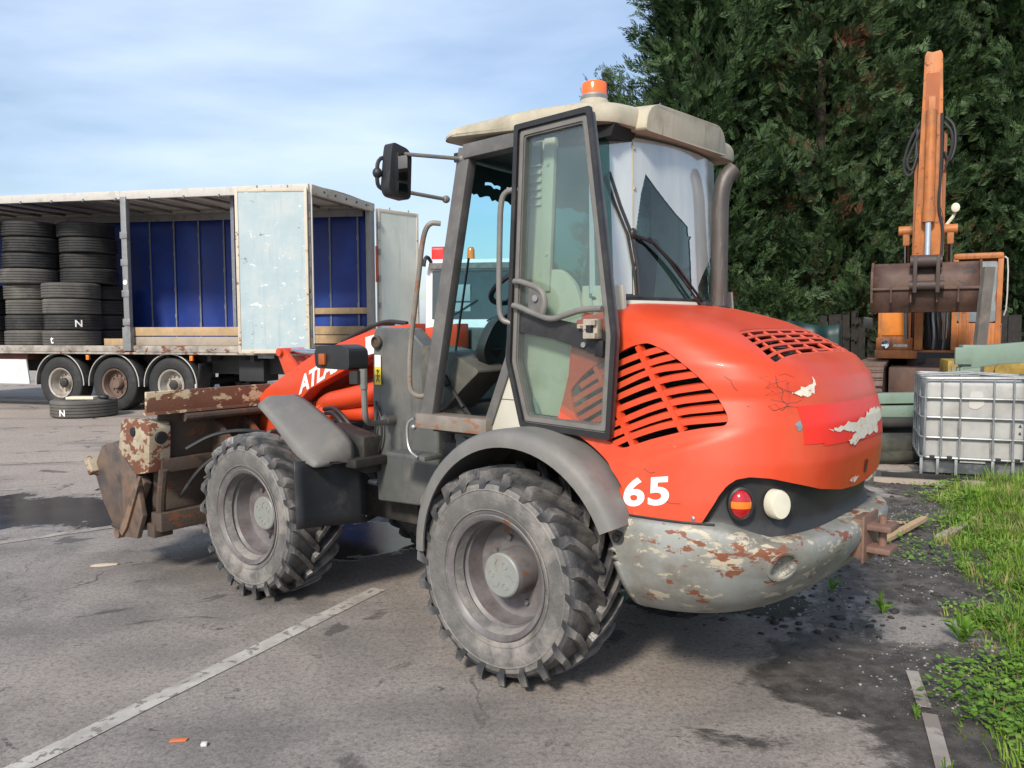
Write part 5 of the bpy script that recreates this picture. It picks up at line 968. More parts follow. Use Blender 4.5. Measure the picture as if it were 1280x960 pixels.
# cracks in the hood corner
for P in ([(-1.20, 1.435), (-1.235, 1.40), (-1.24, 1.37), (-1.262, 1.335), (-1.258, 1.30)], [(-1.12, 1.40), (-1.14, 1.36), (-1.135, 1.34)]):
    pass
q = B(); pts = [(.53, 1.445), (.545, 1.41), (.52, 1.385), (.535, 1.35), (.515, 1.33), (.54, 1.31)]; q.tube([(hood_x(y, z) - .0005, y, z) for y, z in smooth2(pts, 1)], .0012, 4); q.tube([(hood_x(y, z) - .0005, y, z) for y, z in ((.62, 1.325), (.56, 1.31), (.52, 1.325), (.47, 1.315))], .0014, 4); 
rk = random.Random(8)
for k in range(9):
    y, z = .53 + rk.uniform(-.03, .05), 1.32 + rk.uniform(-.02, .13); P_ = [(y, z)]
    for j in range(4): y += rk.uniform(-.035, .035); z += rk.uniform(-.028, .02); P_.append((y, z))
    q.tube([(hood_x(y, z) - .0005, y, z) for y, z in P_], .0009, 3)
for P_ in ([(-.985, 1.44), (-1.01, 1.425), (-1.02, 1.40), (-1.035, 1.385)], [(-.80, .945), (-.83, .935), (-.87, .938)], [(-.70, 1.06), (-.73, 1.045), (-.75, 1.05)]): q.tube([(x, hood_y(x, z) + .0006, z) for x, z in P_], .0012, 3)
part(q, 'paint_crack', M['dark'], 0, parent=hood)['kind'] = 'stuff'
for x, z in ((-.50, .98), (-.62, .885), (-.92, .885)): q = B(); q.ell((x, hood_y(x, z) + .002, z), (.010, .004, .010), 10, 6); part(q, 'panel_screw', M['zinc'], parent=hood)
q = B(); q.tube([(x, hood_y(x, .8665) + .003, .8665) for x in np.linspace(-.60, -1.0, 12)], .006, 5); part(q, 'rubber_gap_strip', M['black'], parent=hood)
# ---- counterweight
_C = np.array([(.415, .80, .50, 3), (.425, .97, .60, 3), (.45, 1.07, .68, 3), (.50, 1.16, .735, 3), (.56, 1.235, .785, 3), (.64, 1.30, .822, 3), (.72, 1.345, .842, 3), (.80, 1.362, .845, 3), (.845, 1.352, .838, 3), (.862, 1.335, .825, 3), (.866, 1.27, .77, 3), (.866, 1.0, .5, 3)])
for _ in range(2):
    _q = [_C[0]]
    for a_, b_ in zip(_C[:-1], _C[1:]): _q += [.75 * a_ + .25 * b_, .25 * a_ + .75 * b_]
    _C = np.array(_q + [_C[-1]])
_CI = int(np.argmax(_C[:, 0] > .8605))
def cw_pt(u, v):
    k = v * (len(_C) - 1); z, r, b, n = [float(np.interp(k, range(len(_C)), _C[:, i])) for i in range(4)]; p = u * pi; c, s = cos(p), sin(p); x0 = -.50
    y = b * math.copysign(abs(c) ** (2 / n), c); x = x0 - (r + x0) * abs(s) ** (2 / n); fx = -sqrt(max(0, .645 ** 2 - (z - .5) ** 2)) if abs(y) > .45 else -.5
    dip = .052 * min(1, max(0, (-1.0 - x) / .16)) ** 1.2 * min(1, max(0, (z - .66) / .2)) if x < -1.0 else 0
    return Vector((min(x, fx), y, z - dip))
CUPS = (.60, -.60)
def cw_keep(u, v):
    p = cw_pt(u, v); return p.x > -.9 or min((abs(p.y) - .60) ** 2 * 1.9 + (p.z - .71) ** 2, 9) > .0535 ** 2
q = B(); q.grid(cw_pt, 230, 110, cw_keep); bmesh.ops.remove_doubles(q.bm, verts=q.bm.verts, dist=.0004); cw = part(q, 'counterweight', M['cweight'], 50); solidify(cw, .03, -1)
def cw_x(y, z):
    r, b, n = [float(np.interp(z, _C[:_CI, 0], _C[:_CI, k])) for k in (1, 2, 3)]; return -.5 - (r - .5) * max(0, 1 - min(1, abs(y) / b) ** n) ** (1 / n)
def cw_dir(y, z):
    e = .004; a = Vector((cw_x(y + e, z) - cw_x(y - e, z), 2 * e, 0)); b = Vector((cw_x(y, z + e) - cw_x(y, z - e), 0, 2 * e)); n = a.cross(b).normalized(); return n if n.x < 0 else -n
for y in (.60, -.60):
    p = Vector((cw_x(y, .71), y, .71)); n = cw_dir(y, .71); R = n.to_track_quat('Z', 'Y').to_matrix(); q = B()
    q.bm.from_mesh(B().lathe([(-.002, .070), (.002, .067), (.003, .057), (-.012, .0545), (-.026, .047), (-.033, .03), (-.034, 0)], 28, axis='z').mesh('t', M['cweight'])); bmesh.ops.transform(q.bm, matrix=Matrix.Translation(p) @ R.to_4x4(), verts=q.bm.verts); part(q, 'recess_cup', M['cweight'], 40, parent=cw)
p = Vector((-.625, .838, .78)); q = B(); q.cyl(p, p + Vector((-.004, .018, 0)), .026, 14); q.cyl(p, p + Vector((-.004, .03, 0)), .012, 8); part(q, 'side_bolt', M['dark'], parent=cw)
q = B(); q.box((-1.335, 0, .735), (.05, .17, .17), bev=.008); q.box((-1.40, 0, .785), (.13, .13, .026), bev=.006); q.box((-1.40, 0, .69), (.13, .13, .026), bev=.006); q.cyl((-1.415, 0, .655), (-1.415, 0, .83), .017, 12); q.box((-1.363, .0, .735), (.012, .2, .2), bev=.004)
part(q, 'tow_hitch', PM('brown_hitch_iron', (.20, .115, .085), .25, 8, .6, dirt=((.09, .055, .042), .4, 8), chips=((.36, .3, .22), .68, 14), bump=.2), parent=cw)
# dark lamp recess
q = B()
def rec_pt(u, v):
    z = .775 + .325 * v; r, b, n = hp(max(z, .84)); r, b = (r, b) if z > .84 else (r + .012, b + .01); p = (.06 + .88 * u) * pi; c, s = cos(p), sin(p); k = .020 + .028 * sin(v * pi) ** .7
    return Vector((HX0 - (r + HX0 - k) * s ** (2 / n), (b - k * .9) * math.copysign(abs(c) ** (2 / n), c), z))
q.grid(rec_pt, 60, 12); o = part(q, 'lamp_recess', M['black'], 60); solidify(o, .01)
for sg in (1, -1):
    c = Vector((-1.075, sg * .675, .95)); d = Vector((-.62, sg * .78, 0)).normalized(); R = d.to_track_quat('Z', 'Y').to_matrix().to_4x4()
    q = B(); q.bm.from_mesh(B().lathe([(-.02, .062), (.012, .062), (.016, .054), (.012, .05)], 28, axis='z').mesh('t', M['black'])); bmesh.ops.transform(q.bm, matrix=Matrix.Translation(c) @ R @ Matrix.Diagonal((.82, 1.08, 1, 1)), verts=q.bm.verts); tl = part(q, 'tail_lamp', M['black'])
    def dome(z0, z1, name, mt):
        q = B(); bmesh.ops.create_uvsphere(q.bm, u_segments=28, v_segments=18, radius=1, matrix=Matrix.Identity(4))
        bmesh.ops.delete(q.bm, geom=[v for v in q.bm.verts if v.co.z < -.05], context='VERTS')
        bmesh.ops.bisect_plane(q.bm, geom=q.bm.verts[:] + q.bm.edges[:] + q.bm.faces[:], plane_co=(0, z1, 0), plane_no=(0, 1, 0), clear_outer=True); bmesh.ops.bisect_plane(q.bm, geom=q.bm.verts[:] + q.bm.edges[:] + q.bm.faces[:], plane_co=(0, z0, 0), plane_no=(0, 1, 0), clear_inner=True)
        bmesh.ops.transform(q.bm, matrix=Matrix.Translation(c) @ R @ Matrix.Diagonal((.044, .06, .034, 1)), verts=q.bm.verts); return part(q, name, mt, 60, parent=tl)
    dome(-1, -.26, 'red_lens', M['red_lens']); dome(-.25, .2, 'amber_lens', M['amber_lens']); dome(.21, 1, 'red_lens', M['red_lens'])
    c = Vector((-1.185, sg * .575, .945)); d = Vector((-.86, sg * .5, .05)).normalized(); R = d.to_track_quat('Z', 'Y').to_matrix().to_4x4(); q = B(); q.bm.from_mesh(B().lathe([(-.03, .055), (.01, .055), (.022, .05), (.026, 0)], 28, axis='z').mesh('t', M['offwhite'])); bmesh.ops.transform(q.bm, matrix=Matrix.Translation(c) @ R @ Matrix.Diagonal((.82, 1.05, 1, 1)), verts=q.bm.verts); part(q, 'lamp_cover', M['offwhite'])
# ---- wheels
def tyre_mesh(R=.5, w=.345, rim=.275, mat=None):
    q = B(); prof = [(.10, rim - .03), (.145, rim - .008), (.158, rim + .03), (.170, rim + .075), (.1725, rim + .115), (.166, R - .07), (.158, R - .052), (.140, R - .042), (.07, R - .036), (0, R - .034)]; prof = prof + [(-a, r) for a, r in prof[-2::-1]]; q.lathe(prof, 72)
    q.lathe([(.160, rim + .033), (.166, rim + .037), (.165, rim + .043)], 60); q.lathe([(.171, R - .100), (.1745, R - .096), (.170, R - .090)], 72)
    for f in q.bm.faces:
        c_ = f.calc_center_median(); f.material_index = 1 if sqrt(c_.x ** 2 + c_.z ** 2) > R - .085 else 0
    nl = 22; q.mi = 1
    for sd in (1, -1):
        for k in range(nl):
            a0 = 2 * pi * (k + (.5 if sd < 0 else 0)) / nl; rings = []
            # (axial, radius of the foot, radius of the crest, sweep angle, half width)
            for ax, rf, rc, sw, hw in ((.172, R - .092, R - .084, -.045, .015), (.174, R - .066, R - .046, -.018, .021), (.170, R - .055, R - .010, 0.0, .025), (.145, R - .05, R + .0, .03, .026), (.085, R - .042, R + .002, .14, .026), (.03, R - .038, R + .002, .25, .026), (-.008, R - .038, R - .002, .33, .024)):
                a = a0 + sw * 1.05; nz_ = 1 + .07 * noise.noise((k * 3.1, ax * 20, sd * 7)); th = hw / R * nz_; ring = []
                for da, rr in ((-th * 1.12, rf), (-th * .78, rc * (1 - .004 * (1 - nz_))), (th * .72, rc), (th * 1.1, rf)): ring.append(q.bm.verts.new((rr * cos(a + da), sd * ax, rr * sin(a + da))))
                rings.append(ring)
            for A, C in zip(rings, rings[1:]):
                for j in range(3): q.bm.faces.new((A[j], A[j + 1], C[j + 1], C[j])).material_index = 1
            q.bm.faces.new(rings[0]).material_index = 1; q.bm.faces.new(rings[-1][::-1]).material_index = 1
    bmesh.ops.recalc_face_normals(q.bm, faces=q.bm.faces[:]); return q.mesh('tyre', [M['tyre'], M['lug']], 30)
def rim_mesh(hub):
    q = B(); q.lathe([(.148, .262), (.160, .276), (.165, .287), (.160, .291), (.152, .284), (.143, .268), (.120, .258), (.085, .254), (.072, .238), (.02, .232), (-.012, .222), (-.024, .19), (-.028, .12), (-.028, .001)], 64)
    q.lathe([(-.15, .262), (-.165, .287), (-.152, .284), (-.1, .25), (.0, .235)], 48)
    for k in range(8):
        a = 2 * pi * k / 8 + .2; c = (.155 * cos(a), -.024, .155 * sin(a)); q.cyl(c, (c[0], -.008, c[2]), .014, 6)
    q.lathe([(-.03, .112), (hub - .012, .108), (hub, .100), (hub, .0)], 36)
    a = 2.35; q.cyl((.215 * cos(a), -.005, .215 * sin(a)), (.205 * cos(a), .05, .205 * sin(a)), .006, 6)
    bmesh.ops.recalc_face_normals(q.bm, faces=q.bm.faces[:]); return q.mesh('wheel', M['rim'], 35)
def cap_mesh(hub):
    q = B(); q.lathe([(hub - .004, .104), (hub + .006, .103), (hub + .012, .096), (hub + .012, .0)], 40)
    for k in range(3):
        a = 2 * pi * k / 3 + .5; q.lathe([(hub + .012, .017), (hub + .015, .015), (hub + .008, .013), (hub + .008, 0)], 14, (.055 * cos(a), 0, .055 * sin(a)))
        a += .8; q.tube([(.03 * cos(a), hub + .0125, .03 * sin(a)), (.06 * cos(a + .15), hub + .0125, .06 * sin(a + .15)), (.075 * cos(a + .5), hub + .0125, .075 * sin(a + .5))], .0035, 4)
    bmesh.ops.recalc_face_normals(q.bm, faces=q.bm.faces[:]); return q.mesh('hub_cap', M['hubcap'], 35)
TY = tyre_mesh(); RMR, RMF = rim_mesh(.10), rim_mesh(.03); CPR, CPF = cap_mesh(.10), cap_mesh(.03)
for x, rm, cp, fr in ((0, RMR, CPR, False), (1.976, RMF, CPF, True)):
    for sg in (1, -1):
        mt = Matrix.Translation((x, sg * .742, .5)) @ (Matrix.Identity(4) if sg > 0 else Matrix.Rotation(pi, 4, 'Z')) @ Matrix.Rotation(random.uniform(0, 1), 4, 'Y')
        wh = link('wheel', rm, LD, (ART if fr else Matrix.Identity(4)) @ mt); link('tyre', TY, wh); link('hub_cap', cp, wh)
# ---- rear fenders
for sg in (1, -1):
    q = B(); a0, a1 = radians(-2), radians(155); n = 34; V = []
    prof = [(.42, FR - .01), (.87, FR + .002), (.905, FR), (.932, FR - .012), (.946, FR - .034), (.948, FR - .075), (.938, FR - .075), (.93, FR - .035), (.42, FR - .03)]
    for i in range(n + 1):
        a = a0 + (a1 - a0) * i / n; k = 0
        V.append([q.bm.verts.new((FCX + r * cos(a), sg * y, FCZ + r * sin(a))) for y, r in prof])
    for A, C in zip(V, V[1:]):
        for k in range(len(prof)): q.bm.faces.new((A[k], A[(k + 1) % len(prof)], C[(k + 1) % len(prof)], C[k]))
    q.bm.faces.new(V[0]); q.bm.faces.new(V[-1][::-1]); part(q, 'rear_fender', M['fender'], 40)
    # inner wheel house
    q = B(); q.prism([(.46, .55), (.40, .95), (.2, 1.12), (-.1, 1.16), (-.4, 1.08), (-.6, .9), (-.66, .6), (-.5, .42), (.4, .42)], sg * .40, sg * .44); part(q, 'wheel_house', M['dark'], 0)
# ---- chassis, axles
q = B(); q.box((-.15, 0, .56), (1.5, .78, .34), bev=.02); q.box((.62, 0, .62), (.36, .5, .3), bev=.02); q.cyl((.97, 0, .42), (.97, 0, .85), .1, 16); q.box((.62, .40, .76), (.30, .10, .5), bev=.015); part(q, 'rear_chassis', M['dark'])
q = B(); q.cyl((0, -.72, .5), (0, .72, .5), .1, 16); q.ell((0, 0, .5), (.2, .22, .2)); part(q, 'rear_axle', M['dark'])
q = B(); q.cyl((1.976, -.72, .5), (1.976, .72, .5), .1, 16); q.ell((1.976, 0, .5), (.2, .22, .2)); part(q, 'front_axle', M['dark'], front=True)
q = B(); q.box((1.75, 0, .62), (1.2, .56, .34), bev=.02); q.box((1.2, 0, .66), (.35, .6, .16), bev=.02); part(q, 'front_chassis', M['dark'], front=True)
# ---- tower on the front frame
q = B(); q.prism([(.84, .62), (1.34, .60), (1.375, 1.2), (1.36, 1.60), (1.34, 1.635), (1.07, 1.632), (1.03, 1.6), (.84, 1.45)], .30, .425, bev=.022, seg=3); tw = part(q, 'loader_tower', M['dgrey2'], front=True)
q = B(); q.prism([(.84, .62), (1.34, .60), (1.375, 1.2), (1.36, 1.60), (1.34, 1.635), (1.07, 1.632), (1.03, 1.6), (.84, 1.45)], -.425, -.30, bev=.022, seg=3); part(q, 'loader_tower', M['dgrey2'], front=True)
q = B(); q.box((1.02, 0, 1.0), (.05, .64, .76), bev=.01); part(q, 'tower_back_plate', M['dgrey2'], front=True)
q = B(); q.prism([(1.345, 1.30), (1.295, 1.30), (1.295, 1.475), (1.345, 1.475)], .426, .4285); part(q, 'sticker_paper', M['white'], front=True, parent=tw)
q = B(); q.prism([(1.345, 1.30), (1.293, 1.30), (1.293, 1.405), (1.345, 1.405)], .4287, .4297); wst = part(q, 'warning_sticker', M['yellow'], front=True, parent=tw)
q = B()
for P in ([(1.319, 1.37), (1.319, 1.335)], [(1.305, 1.385), (1.319, 1.37), (1.333, 1.385)], [(1.306, 1.318), (1.319, 1.337), (1.332, 1.318)], [(1.301, 1.352), (1.337, 1.352)]): q.tube([(x, .430, z) for x, z in P], .0032, 5)
q.ell((1.319, .430, 1.385), (.006, .002, .007)); part(q, 'warning_figure', M['black'], front=True, parent=tw)
q = B(); q.lathe([(.425, .04), (.44, .038), (.445, .03), (.43, .024), (.43, 0)], 20, (1.325, 0, 1.55)); part(q, 'pivot_pin', M['rustpaint'], front=True, parent=tw)
# ---- boom
q = B(); BM = [(1.20, 1.66), (1.55, 1.625), (2.10, 1.475), (2.40, 1.335), (2.68, 1.20), (2.88, 1.02), (2.93, .86), (2.84, .76), (2.66, .80), (2.45, 1.02), (2.18, 1.222), (1.9, 1.33), (1.55, 1.46), (1.2, 1.5)]
q.prism(BM, .14, .255, bev=.008); q.prism(BM, -.255, -.14, bev=.008); q.box((2.25, 0, 1.28), (.5, .3, .09), Ry(.55)); boom = part(q, 'lift_boom', M['orange'], front=True)
def boom_map(u, v): return Vector((2.285 - .91 * u - .02 * v, .2575, 1.188 + .40 * u + .95 * v))
text_obj('maker_print', 'ATLAS', .165, M['white'], boom, boom_map, off=.006, shear=.12, space=.93)
q = B(); q.prism([(1.60, 1.46), (1.60, 1.575), (1.51, 1.595), (1.51, 1.48)], .2562, .2585); part(q, 'boom_label', M['white'], front=True, parent=boom)
# crossing bracket, tilt lever and tilt cylinder
q = B(); q.prism([(2.78, 1.475), (2.70, 1.49), (2.65, 1.45), (2.42, 1.26), (2.52, 1.20), (2.66, 1.26)], .05, .085, bev=.006); q.prism([(2.78, 1.475), (2.70, 1.49), (2.65, 1.45), (2.42, 1.26), (2.52, 1.20), (2.66, 1.26)], -.085, -.05, bev=.006); q.cyl((2.715, .11, 1.46), (2.715, -.11, 1.46), .03, 12); part(q, 'tilt_lever', M['orange'], front=True)
q = B(); q.cyl((2.70, 0, 1.46), (2.25, 0, 1.455), .026, 14); part(q, 'tilt_rod', M['chrome'], front=True)
q = B(); q.cyl((2.3, 0, 1.457), (1.45, 0, 1.45), .05, 16); part(q, 'tilt_cylinder', M['orange'], front=True)
for sg in (1, -1):
    q = B(); q.cyl((1.40, sg * .20, 1.10), (2.10, sg * .20, 1.06), .055, 16); q.cyl((2.1, sg * .2, 1.06), (2.14, sg * .2, 1.058), .062, 16); q.ell((1.38, sg * .2, 1.10), (.08, .05, .075)); part(q, 'lift_cylinder', M['orange'], front=True)
    q = B(); q.cyl((2.12, sg * .20, 1.06), (2.55, sg * .2, 1.02), .028, 12); part(q, 'lift_rod', M['chrome'], front=True)
q = B(); q.tube([(1.35, .22, 1.26), (1.6, .23, 1.22), (1.85, .23, 1.17), (2.02, .2, 1.14), (2.2, .1, 1.1)], .07, 12, smooth=2); part(q, 'boom_cross_tube', M['orange'], front=True)
# hoses
for j, P in enumerate(([(2.0, .28, 1.10), (1.82, .33, 1.13), (1.62, .34, .98), (1.50, .34, .80), (1.42, .33, .70)], [(1.96, .30, 1.08), (1.80, .36, 1.10), (1.62, .37, .95), (1.49, .37, .78), (1.40, .35, .68)], [(1.9, .3, 1.02), (1.78, .34, 1.06), (1.60, .38, .90), (1.5, .36, .74), (1.38, .36, .66)], [(1.335, .435, 1.20), (1.30, .45, 1.12), (1.335, .45, 1.0), (1.31, .445, .88), (1.36, .44, .78)], [(1.32, .44, 1.17), (1.26, .46, 1.12), (1.26, .455, .98), (1.33, .44, .85)], [(1.3, .2, 1.66), (1.5, .2, 1.68), (1.75, .2, 1.60), (1.9, .2, 1.545)], [(1.5, .12, 1.66), (1.7, .12, 1.66), (1.9, .12, 1.56)])):
    q = B(); q.tube(P, (.007 if 3 <= j <= 4 else .014), 7, smooth=3); part(q, 'hydraulic_hose', M['black'], front=True)
q = B(); q.box((1.40, .36, .70), (.08, .08, .03)); q.cyl((1.36, .40, .70), (1.44, .40, .70), .012, 8); part(q, 'hose_fitting', M['zinc'], front=True)
# ---- front fender and mud flap
for sg in (1, -1):
    co_ = smooth2([(1.885, 1.222), (1.80, 1.178), (1.67, 1.088), (1.55, .985), (1.44, .918), (1.345, .892), (1.32, .885)], 2); ci_ = smooth2([(1.85, 1.222), (1.76, 1.198), (1.62, 1.134), (1.45, 1.055), (1.345, .985), (1.325, .92), (1.33, .862)], 2); nn = len(co_); q = B(); V = []
    for i, (a, b) in enumerate(zip(co_, ci_)):
        t = i / (nn - 1); yo = .90 - .10 * max(0, .14 - t) / .14 - .10 * (max(0, t - .82) / .18) ** 2; row = []
        for k in range(9):
            s_ = k / 8; e = 1 - (1 - s_) ** 1.6; c = a.lerp(b, e); row.append(q.bm.verts.new((c.x, sg * (yo + (.615 - yo) * s_), c.y - (.022 if k == 0 else 0))))
        V.append(row)
    for A, C in zip(V, V[1:]):
        for k in range(8): q.bm.faces.new((A[k], A[k + 1], C[k + 1], C[k]))
    o = part(q, 'front_fender', M['fender'], 60, front=True); solidify(o, .014, 0)
    q = B(); q.grid(lambda u, v: Vector((1.395 - .02 * v + .015 * sin(u * 5), sg * (.985 - .49 * u), .905 - .375 * v - .05 * u)), 8, 6); o = part(q, 'mud_flap', M['rubber_flap'], 60, front=True); solidify(o, .012, 0)
    q = B(); q.box((1.30, sg * .52, .86), (.1, .3, .05), bev=.01); q.prism([(1.30, 1.0), (1.62, 1.06), (1.48, .82), (1.30, .78)], sg * .42, sg * .56, bev=.02); part(q, 'fender_bracket', M['dark'], front=True)
# ---- front head lamp on its stalk
for sg in (1, -1):
    q = B(); q.tube([(1.19, sg * .44, 1.09), (1.16, sg * .62, 1.095), (1.125, sg * .70, 1.12), (1.115, sg * .715, 1.2), (1.115, sg * .72, 1.40)], .017, 10, smooth=2); q.cyl((1.115, sg * .72, 1.30), (1.115, sg * .72, 1.41), .022, 10); q.cyl((1.20, sg * .40, 1.10), (1.19, sg * .5, 1.10), .032, 12); part(q, 'lamp_stalk', M['tubegrey'], front=True)
    q = B(); q.prism(fillet([(1.14, 1.405), (1.425, 1.41), (1.435, 1.505), (1.40, 1.535), (1.22, 1.545), (1.14, 1.52)], .03, 3), sg * .66, sg * .80, bev=.02, seg=3); q.cyl((1.15, sg * .745, 1.33), (1.15, sg * .745, 1.40), .035, 10); hl = part(q, 'head_lamp', M['black'], front=True)
    q = B(); q.box((1.37, sg * .802, 1.462), (.05, .018, .062), bev=.006); part(q, 'indicator_lens', PM('dim_amber_lens', (.36, .085, .02), .1, 8, .25) if sg > 0 else M['amber_lens'], front=True, parent=hl)
    q = B(); q.box((1.412, sg * .73, 1.46), (.012, .11, .09), bev=.004); part(q, 'lamp_glass', M['chrome'], front=True, parent=hl)
q = B(); q.cyl((1.42, .3, 1.47), (1.42, .3, 1.56), .035, 12); part(q, 'red_cap', M['red_lens'], front=True)
# ---- bucket
_part = part
def part(q, name, mat, smooth=32, front=False, parent=None):
    for v in q.bm.verts: v.co = Vector((v.co.x - .20, v.co.y * 1.10, v.co.z + .03))
    return _part(q, name, mat, smooth, front, parent)
q = B()
BK = [(2.93, 1.07), (2.96, .95), (3.02, .62), (3.05, .40), (3.12, .30), (3.32, .235), (3.62, .23)]
for A in (0,):
    P = smooth2(BK, 1); V = []
    for p in P: V.append([q.bm.verts.new((p.x, y, p.y)) for y in (.93, .45, 0, -.45, -.93)])
    for A, C in zip(V, V[1:]):
        for k in range(4): q.bm.faces.new((A[k], A[k + 1], C[k + 1], C[k]))
bk = part(q, 'bucket', M['rustpaint'], 40, front=True); solidify(bk, .025, 0)
q = B(); q.box((2.96, 0, 1.135), (.022, 1.93, .135), Ry(-.06), bev=.004); q.box((2.92, 0, 1.065), (.14, 1.93, .018), Ry(.1)); part(q, 'spill_guard', M['railrust'], front=True, parent=bk)
q = B(); q.cyl((2.86, -.93, 1.03), (2.86, .78, 1.03), .028, 10); q.box((2.95, 0, .36), (.12, 1.86, .12), bev=.01); q.box((2.94, 0, .72), (.05, 1.8, .09), bev=.01)
for y in (.30, -.30, .52, -.52): q.prism([(2.95, 1.0), (2.72, .82), (2.70, .62), (2.80, .42), (3.03, .40)], y - .015, y + .015)
part(q, 'bucket_stiffener', M['rustpaint'], front=True, parent=bk)
for sg in (1, -1):
    q = B(); q.prism([(3.25, .99), (3.20, 1.02), (3.02, 1.03), (2.92, 1.0), (2.905, .97), (2.93, .69), (3.10, .66), (3.30, .80)], sg * .84, sg * .975, bev=.010); o = part(q, 'hinge_box', M['creamrust'], front=True, parent=bk)
    q = B(); q.lathe([(0, .04), (.004, .038), (-.01, .034), (-.01, 0)], 20, (2.903, sg * .905, .91), 'x'); q.lathe([(-.004, .03), (.006, .03), (.008, .026), (.008, 0)], 18, (3.10, sg * .975, .94), 'y'); part(q, 'hinge_hole', M['radiator'], front=True, parent=bk)
    q = B(); q.prism([(3.69, .60), (3.67, .685), (3.59, .80), (3.52, .825), (3.41, .845), (3.27, .80), (3.04, .60), (3.20, .36), (3.34, .215), (3.42, .215), (3.60, .42)], sg * .90, sg * .94, bev=.006); part(q, 'jaw_side', M['jaw'], front=True, parent=bk)
    q = B(); q.prism([(3.27, .80), (3.10, .70), (3.02, .40), (3.10, .24), (3.26, .23)], sg * .945, sg * .975, bev=.006); q.prism([(3.03, .66), (3.0, .66), (3.20, .30), (3.26, .24), (3.29, .27)], sg * .978, sg * .99); q.cyl((3.33, sg * .89, .245), (3.33, sg * .99, .245), .035, 12); part(q, 'bucket_side', M['jaw'], front=True, parent=bk)
    q = B(); q.tube([(2.9, sg * .9, .70), (2.94, sg * .9, .5), (2.99, sg * .88, .33)], .028, 10); q.box((3.0, sg * .88, .30), (.09, .12, .09), bev=.01); part(q, 'jaw_cylinder', M['rustpaint'], front=True, parent=bk)
q = B(); P = smooth2([(3.41, .845), (3.55, .81), (3.66, .72), (3.69, .62), (3.65, .53), (3.60, .36), (3.40, .215)], 1); V = [[q.bm.verts.new((p.x, y, p.y)) for y in (.9, 0, -.9)] for p in P]
for A, C in zip(V, V[1:]):
    for k in range(2): q.bm.faces.new((A[k], A[k + 1], C[k + 1], C[k]))
o = part(q, 'front_jaw', M['rustpaint'], 40, front=True, parent=bk); solidify(o, .02, 0)
q = B(); q.box((3.70, .9, .66), (.07, .16, .12), Ry(.6), bev=.01); q.box((3.69, 0, .66), (.04, 1.9, .14), Ry(.45), bev=.006); part(q, 'cutting_edge', M['creamrust'], front=True, parent=bk)
for P in ([(2.5, .3, .86), (2.62, .5, .93), (2.74, .68, .92), (2.86, .8, .82)], [(2.52, .34, .7), (2.66, .6, .83), (2.78, .74, .72), (2.92, .82, .5)], [(2.5, .4, .62), (2.64, .6, .74), (2.8, .72, .62)]): q = B(); q.tube(P, .014, 7, smooth=3); part(q, 'bucket_hose', M['black'], front=True)
q = B(); q.box((2.62, 0, .66), (.16, .66, .5), bev=.02); q.cyl((2.70, .45, .52), (2.70, .45, .70), .012, 8); part(q, 'quick_hitch', M['dark'], front=True)

part = _part
